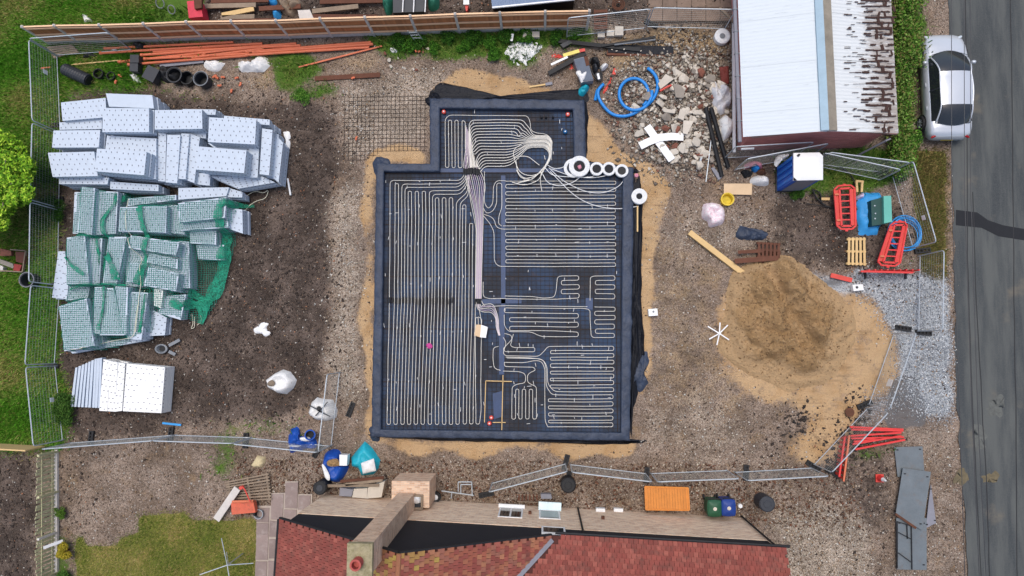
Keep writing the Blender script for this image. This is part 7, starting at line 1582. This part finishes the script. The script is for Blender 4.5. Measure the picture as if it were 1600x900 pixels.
t = thing('blue_pipe_end', 'dark mouthed blue bucket on the royal blue tarp', 'bucket', P(487,677,.3)); mb = MB(); mb.lathe([(.2,0),(.24,.4),(.19,.4),(.17,.1)], P(484,678,.3), 18, Matrix.Rotation(.35, 4, 'Y'), cap=False); obj('shell', mb, M_tarp, t); mb = MB(); mb.lathe([(.17,.12),(.16,.13)], P(484,678,.3), 14, Matrix.Rotation(.35, 4, 'Y')); obj('dark_mouth', mb, M_black, t)
lump('white_rag', 'white cloth on top of the royal blue tarp', 'rag', zm(380,560,5.625,[(495,700),(560,690),(600,715),(560,730),(510,725)]), .1, M_white, base=.45, wr=.04)
lump('bulk_bag', 'white bulk bag with an earth filled corner on dark soil', 'bulk bag', zm(380,560,5.625,[(178,190),(260,130),(330,98),(400,120),(455,195),(430,260),(360,320),(280,310),(200,260)]), .65, M_whitef, wr=.09, fr=2.6, p=4, dent=.4, flat=True)
lump('soil_fill', 'brown earth in the mouth of the white bulk bag', 'earth', zm(380,560,5.625,[(205,205),(250,190),(275,215),(260,245),(215,240)]), .1, M_oldwood, base=.5, wr=.05)
lump('bulk_bag', 'white bulk bag tied with dark straps under a mesh panel', 'bulk bag', zm(380,560,5.625,[(555,480),(580,390),(630,345),(700,362),(770,368),(812,460),(800,530),(720,558),(640,550),(570,510)]), .65, M_whitef, wr=.09, fr=2.6, p=4, dent=.15, flat=True)
t = thing('bag_straps', 'dark crossed straps on the white bulk bag', 'straps', P(500,638,.66))
for a, b_ in (((483,633),(505,645)),((512,628),(493,650)),((496,641),(516,651))): mb = MB(); mb.bar(P(*a,.7), P(*b_,.7), .05, .03); obj('strap', mb, M_dgrey, t)
mb = MB(); mb.lathe([(.1,0),(.08,.05)], P(498,638,.72), 10); obj('knot', mb, M_black, t)
lump('white_bone_foam', 'torn white foam piece on dark soil below the net', 'foam', zm(220,490,6.667,[(1170,160),(1220,125),(1260,90),(1330,100),(1310,150),(1355,205),(1290,240),(1255,210),(1190,205)]), .12, M_white, wr=.03, jag=.02, per=3)
lump('white_bone_foam', 'upright strip of torn white foam right of the bare pile', 'foam', zm(380,180,6.43,[(395,150),(465,160),(468,300),(455,385),(405,370),(420,290),(415,210)]), .1, M_white, wr=.03, jag=.03, per=3)
rod('white_pipe', 'short white pipe lying on soil right of the piles', 'pipe', (449.5,279), (454,305), .09, .08, M_white, .08, tube=True)
t = thing('broken_hopper', 'grey hopper with two prongs lying on soil below the net', 'hopper', P(258,543,.05))
mb = MB(); c_ = P(255,545,.05); mb.lathe([(.26,0),(.3,.18),(.22,.2),(.16,.06)], c_, 14, Matrix.Scale(.75, 4, (0,1,0)), cap=False); obj('rim', mb, M_grey, t); mb = MB(); mb.lathe([(.17,.06),(.1,.055)], c_, 12, Matrix.Scale(.75, 4, (0,1,0))); obj('dark_mouth', mb, M_black, t)
for a, b_ in (((264,540),(281,531)),((264,549),(274,554))): mb = MB(); mb.bar(P(*a,.15), P(*b_,.12), .14, .07); obj('prong', mb, M_grey, t)
mb = MB(); mb.bar(P(254,661,.08), P(283,664,.08), .09, .05); single('blue_level', 'blue spirit level lying above the lower mesh panels', 'level', mb, M_tarpl)
lump('pale_boulder', 'pale angular boulder above the old grey pallet', 'boulder', zm(300,700,6.43,[(575,180),(640,80),(725,95),(725,150),(690,205),(610,205)]), .3, mat('buff_stone', sr(206,190,150), .9, .15, 4, .6), wr=.05, fr=3, p=3.5, flat=True)
rod('white_board', 'long white board leaning beside the orange barrow', 'board', (338,812), (371,763), .32, .05, M_conc, .25, .45)
t = thing('orange_barrow', 'orange roller machine with a thin handle near the house', 'barrow', P(378,795,0)); c_ = P(378,794,.3)
mb = MB(); q = PP([(361,786),(396,784),(399,801),(362,804)], .5); mb.prism(q, .2); obj('hopper', mb, mat('orange_red', sr(204,98,70), .6, .25, 4, dirt=sr(120,80,64), dirtamt=.5), t); mb = MB(); mb.tube([P(363,784,.55), P(396,783,.55)], .06, 8); obj('front_tube', mb, M_orange, t)
mb = MB(); mb.tube(fillet(PP([(391,784),(382,764),(378,760)], .7), .1), .03, 6); obj('handle', mb, M_redd, t); mb = MB(); mb.lathe([(.09,0),(.08,.2)], P(379,761,.5), 10); obj('engine', mb, M_redd, t)
mb = MB(); mb.lathe([(.18,-.04),(.18,.04)], P(399,800,.18), 14, Matrix.Rotation(math.pi/2, 4, 'Y')); obj('wheel', mb, M_rubber, t)
tub(403,804,.2,.3,'grey metal bucket beside the orange roller machine', M_grey, M_dgrey, 'metal_bucket', 'bucket', rim=M_galv)
lump('white_disc', 'round white lid behind the grey metal bucket', 'lid', zm(300,700,6.43,[(680,610),(715,600),(745,625),(745,660),(715,670),(690,640)]), .12, M_white, wr=.02)
# rotary drier
t = thing('rotary_drier', 'grey metal rotary clothes drier standing on the lower lawn', 'clothes drier', P(357,880,0)); hub = P(355,883,1.7)
mb = MB(); mb.tube([Vector((P(361,878,1.2).x+.0, P(361,878,1.2).y, 0)), hub], .025, 8); obj('pole', mb, M_galv, t)
for x, y in ((346,841),(396,880),(312,898),(362,925)): mb = MB(); mb.tube([hub, P(x, y, 2.0)], .02, 6); obj('arm', mb, M_galv, t)
for x, y in ((354,866),(361,884)): mb = MB(); mb.tube([P(357,884,1.2), P(x, y-3, 1.9)], .014, 5); obj('strut', mb, M_galv, t)
# left edge
tub(42,437,.34,.55,'round blue black tub at a joint of the left mesh panels', M_dgrey, M_black, 'round_tub', 'tub', rim=M_lead)
t = thing('brick_stack', 'red planter of bricks and tiles beside the leafy tree', 'planter', P(18,405,0))
for q, m_ in (([(0,388),(17,392),(18,399),(0,400)],M_brickr),([(24,393),(40,394),(38,412),(25,409)],M_brickr),([(0,405),(20,412),(22,420),(0,412)],M_concd),([(0,414),(5,417),(4,424),(0,424)],M_conc),([(22,412),(34,414),(30,424),(20,422)],mat('red_tile_piece', sr(150,60,56), .8))): mb = MB(); mb.prism(PP(q, .25), 0); obj('block', mb, m_, t)
mb = MB()
for a, b_ in (((17,390),(40,392)),((41,392),(36,425)),((36,425),(0,423))): mb.bar(P(*a,.2), P(*b_,.2), .05, .12)
obj('edging', mb, M_oldwood, t)
# ---------- neighbour garden at the top
t = thing('red_machine', 'red garden machine beyond the timber fence', 'garden machine', P(305,12,0)); mb = MB(); mb.prism(PP([(292,2),(312,0),(317,26),(295,28)], .8), .15); obj('machine_body', mb, mat('raspberry_red', sr(200,50,70), .5), t); mb = MB(); mb.prism(PP([(302,-8),(315,-8),(315,12),(304,14)], .95), .801); obj('engine', mb, M_rust, t)
for i, (a, b_, m_) in enumerate([((347,24),(397,14),M_palewood),((345,28),(398,26),M_oldwood),((320,10),(400,8),M_oldwood),((330,2),(420,0),M_brown),((405,14),(470,10),M_brown),((488,18),(560,10),M_oldwood),((500,3),(600,1),M_brown),((480,26),(590,27),M_brown),((360,34),(430,32),M_brown)]):
    rod('garden_plank', ['short bright','grey lower','long grey','brown upper','brown middle','long grey right','dark upper right','dark right lower','dark one nearest'][i]+' plank on the woodpile beyond the timber fence', 'plank', a, b_, .22, .08, m_, .3)
lump('blue_bag', 'upper bright blue bag beyond the timber fence', 'bag', [(417,-5),(427,-6),(432,3),(424,7),(417,2)], .3, M_tarpl, wr=.06, fr=5)
lump('blue_bag', 'lower bright blue bag beyond the timber fence', 'bag', [(424,12),(430,8),(438,18),(436,27),(427,28),(424,20)], .35, M_tarpl, wr=.06, fr=5)
slabthing('garden_slab', 'pale slab leaning just beyond the timber fence', 'slab', [(465,16),(484,15),(491,31),(469,34)], .4, .1, M_conc)
lump('rubbish_pile', 'pile of brown brushwood beyond the timber fence', 'brushwood', [(432,-8),(460,-8),(470,5),(455,22),(440,18)], .5, M_oldwood, wr=.3, fr=5, jag=.2)
lump('green_bag', 'left dark green bag beyond the timber fence', 'bag', [(596,-8),(614,-8),(612,15),(604,22),(598,10)], .5, mat('bag_green', sr(40,110,90), .6), wr=.12, fr=4)
lump('green_bag', 'right dark green bag beyond the timber fence', 'bag', [(668,-8),(684,-8),(684,10),(670,13)], .5, mat('bag_green', sr(40,110,90), .6), wr=.12, fr=4)
t = thing('covered_garden_frame', 'black sheeted frame with white poles beyond the timber fence', 'frame', P(640,8,0)); mb = MB(); mb.prism(PP([(614,-20),(664,-20),(662,18),(614,20)], .6), .1); obj('sheet', mb, M_dgrey, t)  # a frame covered with black sheeting, not a trampoline
for x in (631,648,666): mb = MB(); mb.tube([P(x,-20,.8), P(x-2,19,.7)], .03, 6); obj('pole', mb, M_white, t)
t = thing('garden_trike', 'small red and white toy beyond the timber fence', 'toy', P(728,8,0)); mb = MB(); mb.prism(PP([(724,0),(733,0),(733,7),(724,7)], .5), .1); obj('seat', mb, M_white, t); mb = MB(); mb.prism(PP([(726,7),(732,7),(730,17),(728,17)], .4), .1); obj('front', mb, M_redd, t)
t = thing('garden_shed', 'shed with a blue grey ribbed roof beyond the timber fence', 'shed', P(830,-10,0)); q = [P(769,11,2.1), P(898,-2,2.1), P(898,-60,2.4), P(760,-60,2.4)]
m_ = mat('shed_roof', sr(120,136,160), .6, .08); mb = MB(); mb.grid(120, 4, lambda u, v: tuple(q[0].lerp(q[1], u).lerp(q[3].lerp(q[2], u), v)+Vector((0,0,.02*math.sin(u*2*math.pi*30))))); obj('roof_sheet', mb, m_, t, smooth=True)
mb = MB(); mb.bar(q[0]+Vector((0,-.03,0)), q[1]+Vector((0,-.03,0)), .06, .08); obj('fascia', mb, M_white, t); mb = MB(); mb.prism([Vector((p.x*.995, p.y+.12, 2.0)) for p in q], 0); obj('shed_wall', mb, M_black, t)
for i, (x, y, r) in enumerate([(250,5,.2),(268,15,.17)]): mb = MB(); c_ = P(x, y, .2); mb.tube([c_+Vector((math.cos(a_)*r, math.sin(a_)*r, .1*math.sin(a_))) for a_ in np.linspace(0, 6.28, 17)[:-1]], .025, 6, closed=True); single('garden_hoop', ['upper','lower'][i]+' grey hoop lying in the grass beyond the fence', 'hoop', mb, M_grey)
lump('grey_cloth', 'grey cloth scrap in the grass beyond the left end of the fence', 'cloth', Z1([(635,100),(680,120),(720,170),(680,165),(655,180)]), .15, M_whitef, wr=.04)
mb = MB(); c_ = P(966,8,.3)
for k in range(3): mb.tube([c_+Vector((math.cos(a_)*(.14+.07*k), math.sin(a_)*(.14+.07*k), .04*k)) for a_ in np.linspace(0, 6.28, 17)[:-1]], .03, 6, closed=True)
single('hose_reel', 'dark red coiled hose in the brown yard at the top', 'hose', mb, M_rust)
t = thing('wooden_crate', 'dark slatted crate at the right end of the timber fence', 'crate', P(940,30,0))
for k in range(5): mb = MB(); mb.bar(P(928,18+k*6.5,.5), P(949,17+k*6.5,.5), .13, .03); obj('slat', mb, M_brown, t)
mb = MB(); mb.bar(P(929,15,.46), P(929,46,.46), .05, .08); obj('side_rail', mb, M_brown, t); mb = MB(); mb.bar(P(948,15,.46), P(948,46,.46), .05, .08); obj('side_rail', mb, M_brown, t)
rod('dark_post', 'dark slanting timber by the upper corner of the garage', 'timber', (1124,12), (1150,38), .1, .1, M_oldwood, .8)

for q, c_, nm in (([(1548,625),(1562,612),(1570,628),(1564,650),(1552,655),(1544,640)], sr(92,94,90), 'road_stain'), ([(1494,738),(1506,734),(1510,748),(1500,756),(1492,750)], sr(104,94,72), 'road_stain'), ([(1534,742),(1552,738),(1560,747),(1545,754),(1532,750)], sr(104,94,74), 'road_stain'), ([(1520,668),(1536,664),(1540,690),(1528,700)], sr(92,92,88), 'road_stain')):
    o = lump(nm, None, None, q, .004, mat('stain%d' % int(c_[0]*9999), c_, .9, .4, 6, .3, 40), base=.0135, wr=0, jag=.25, rings=3, per=5)
    for k in ('label','category'):
        if k in o: del o[k]
    o['kind'] = 'structure'
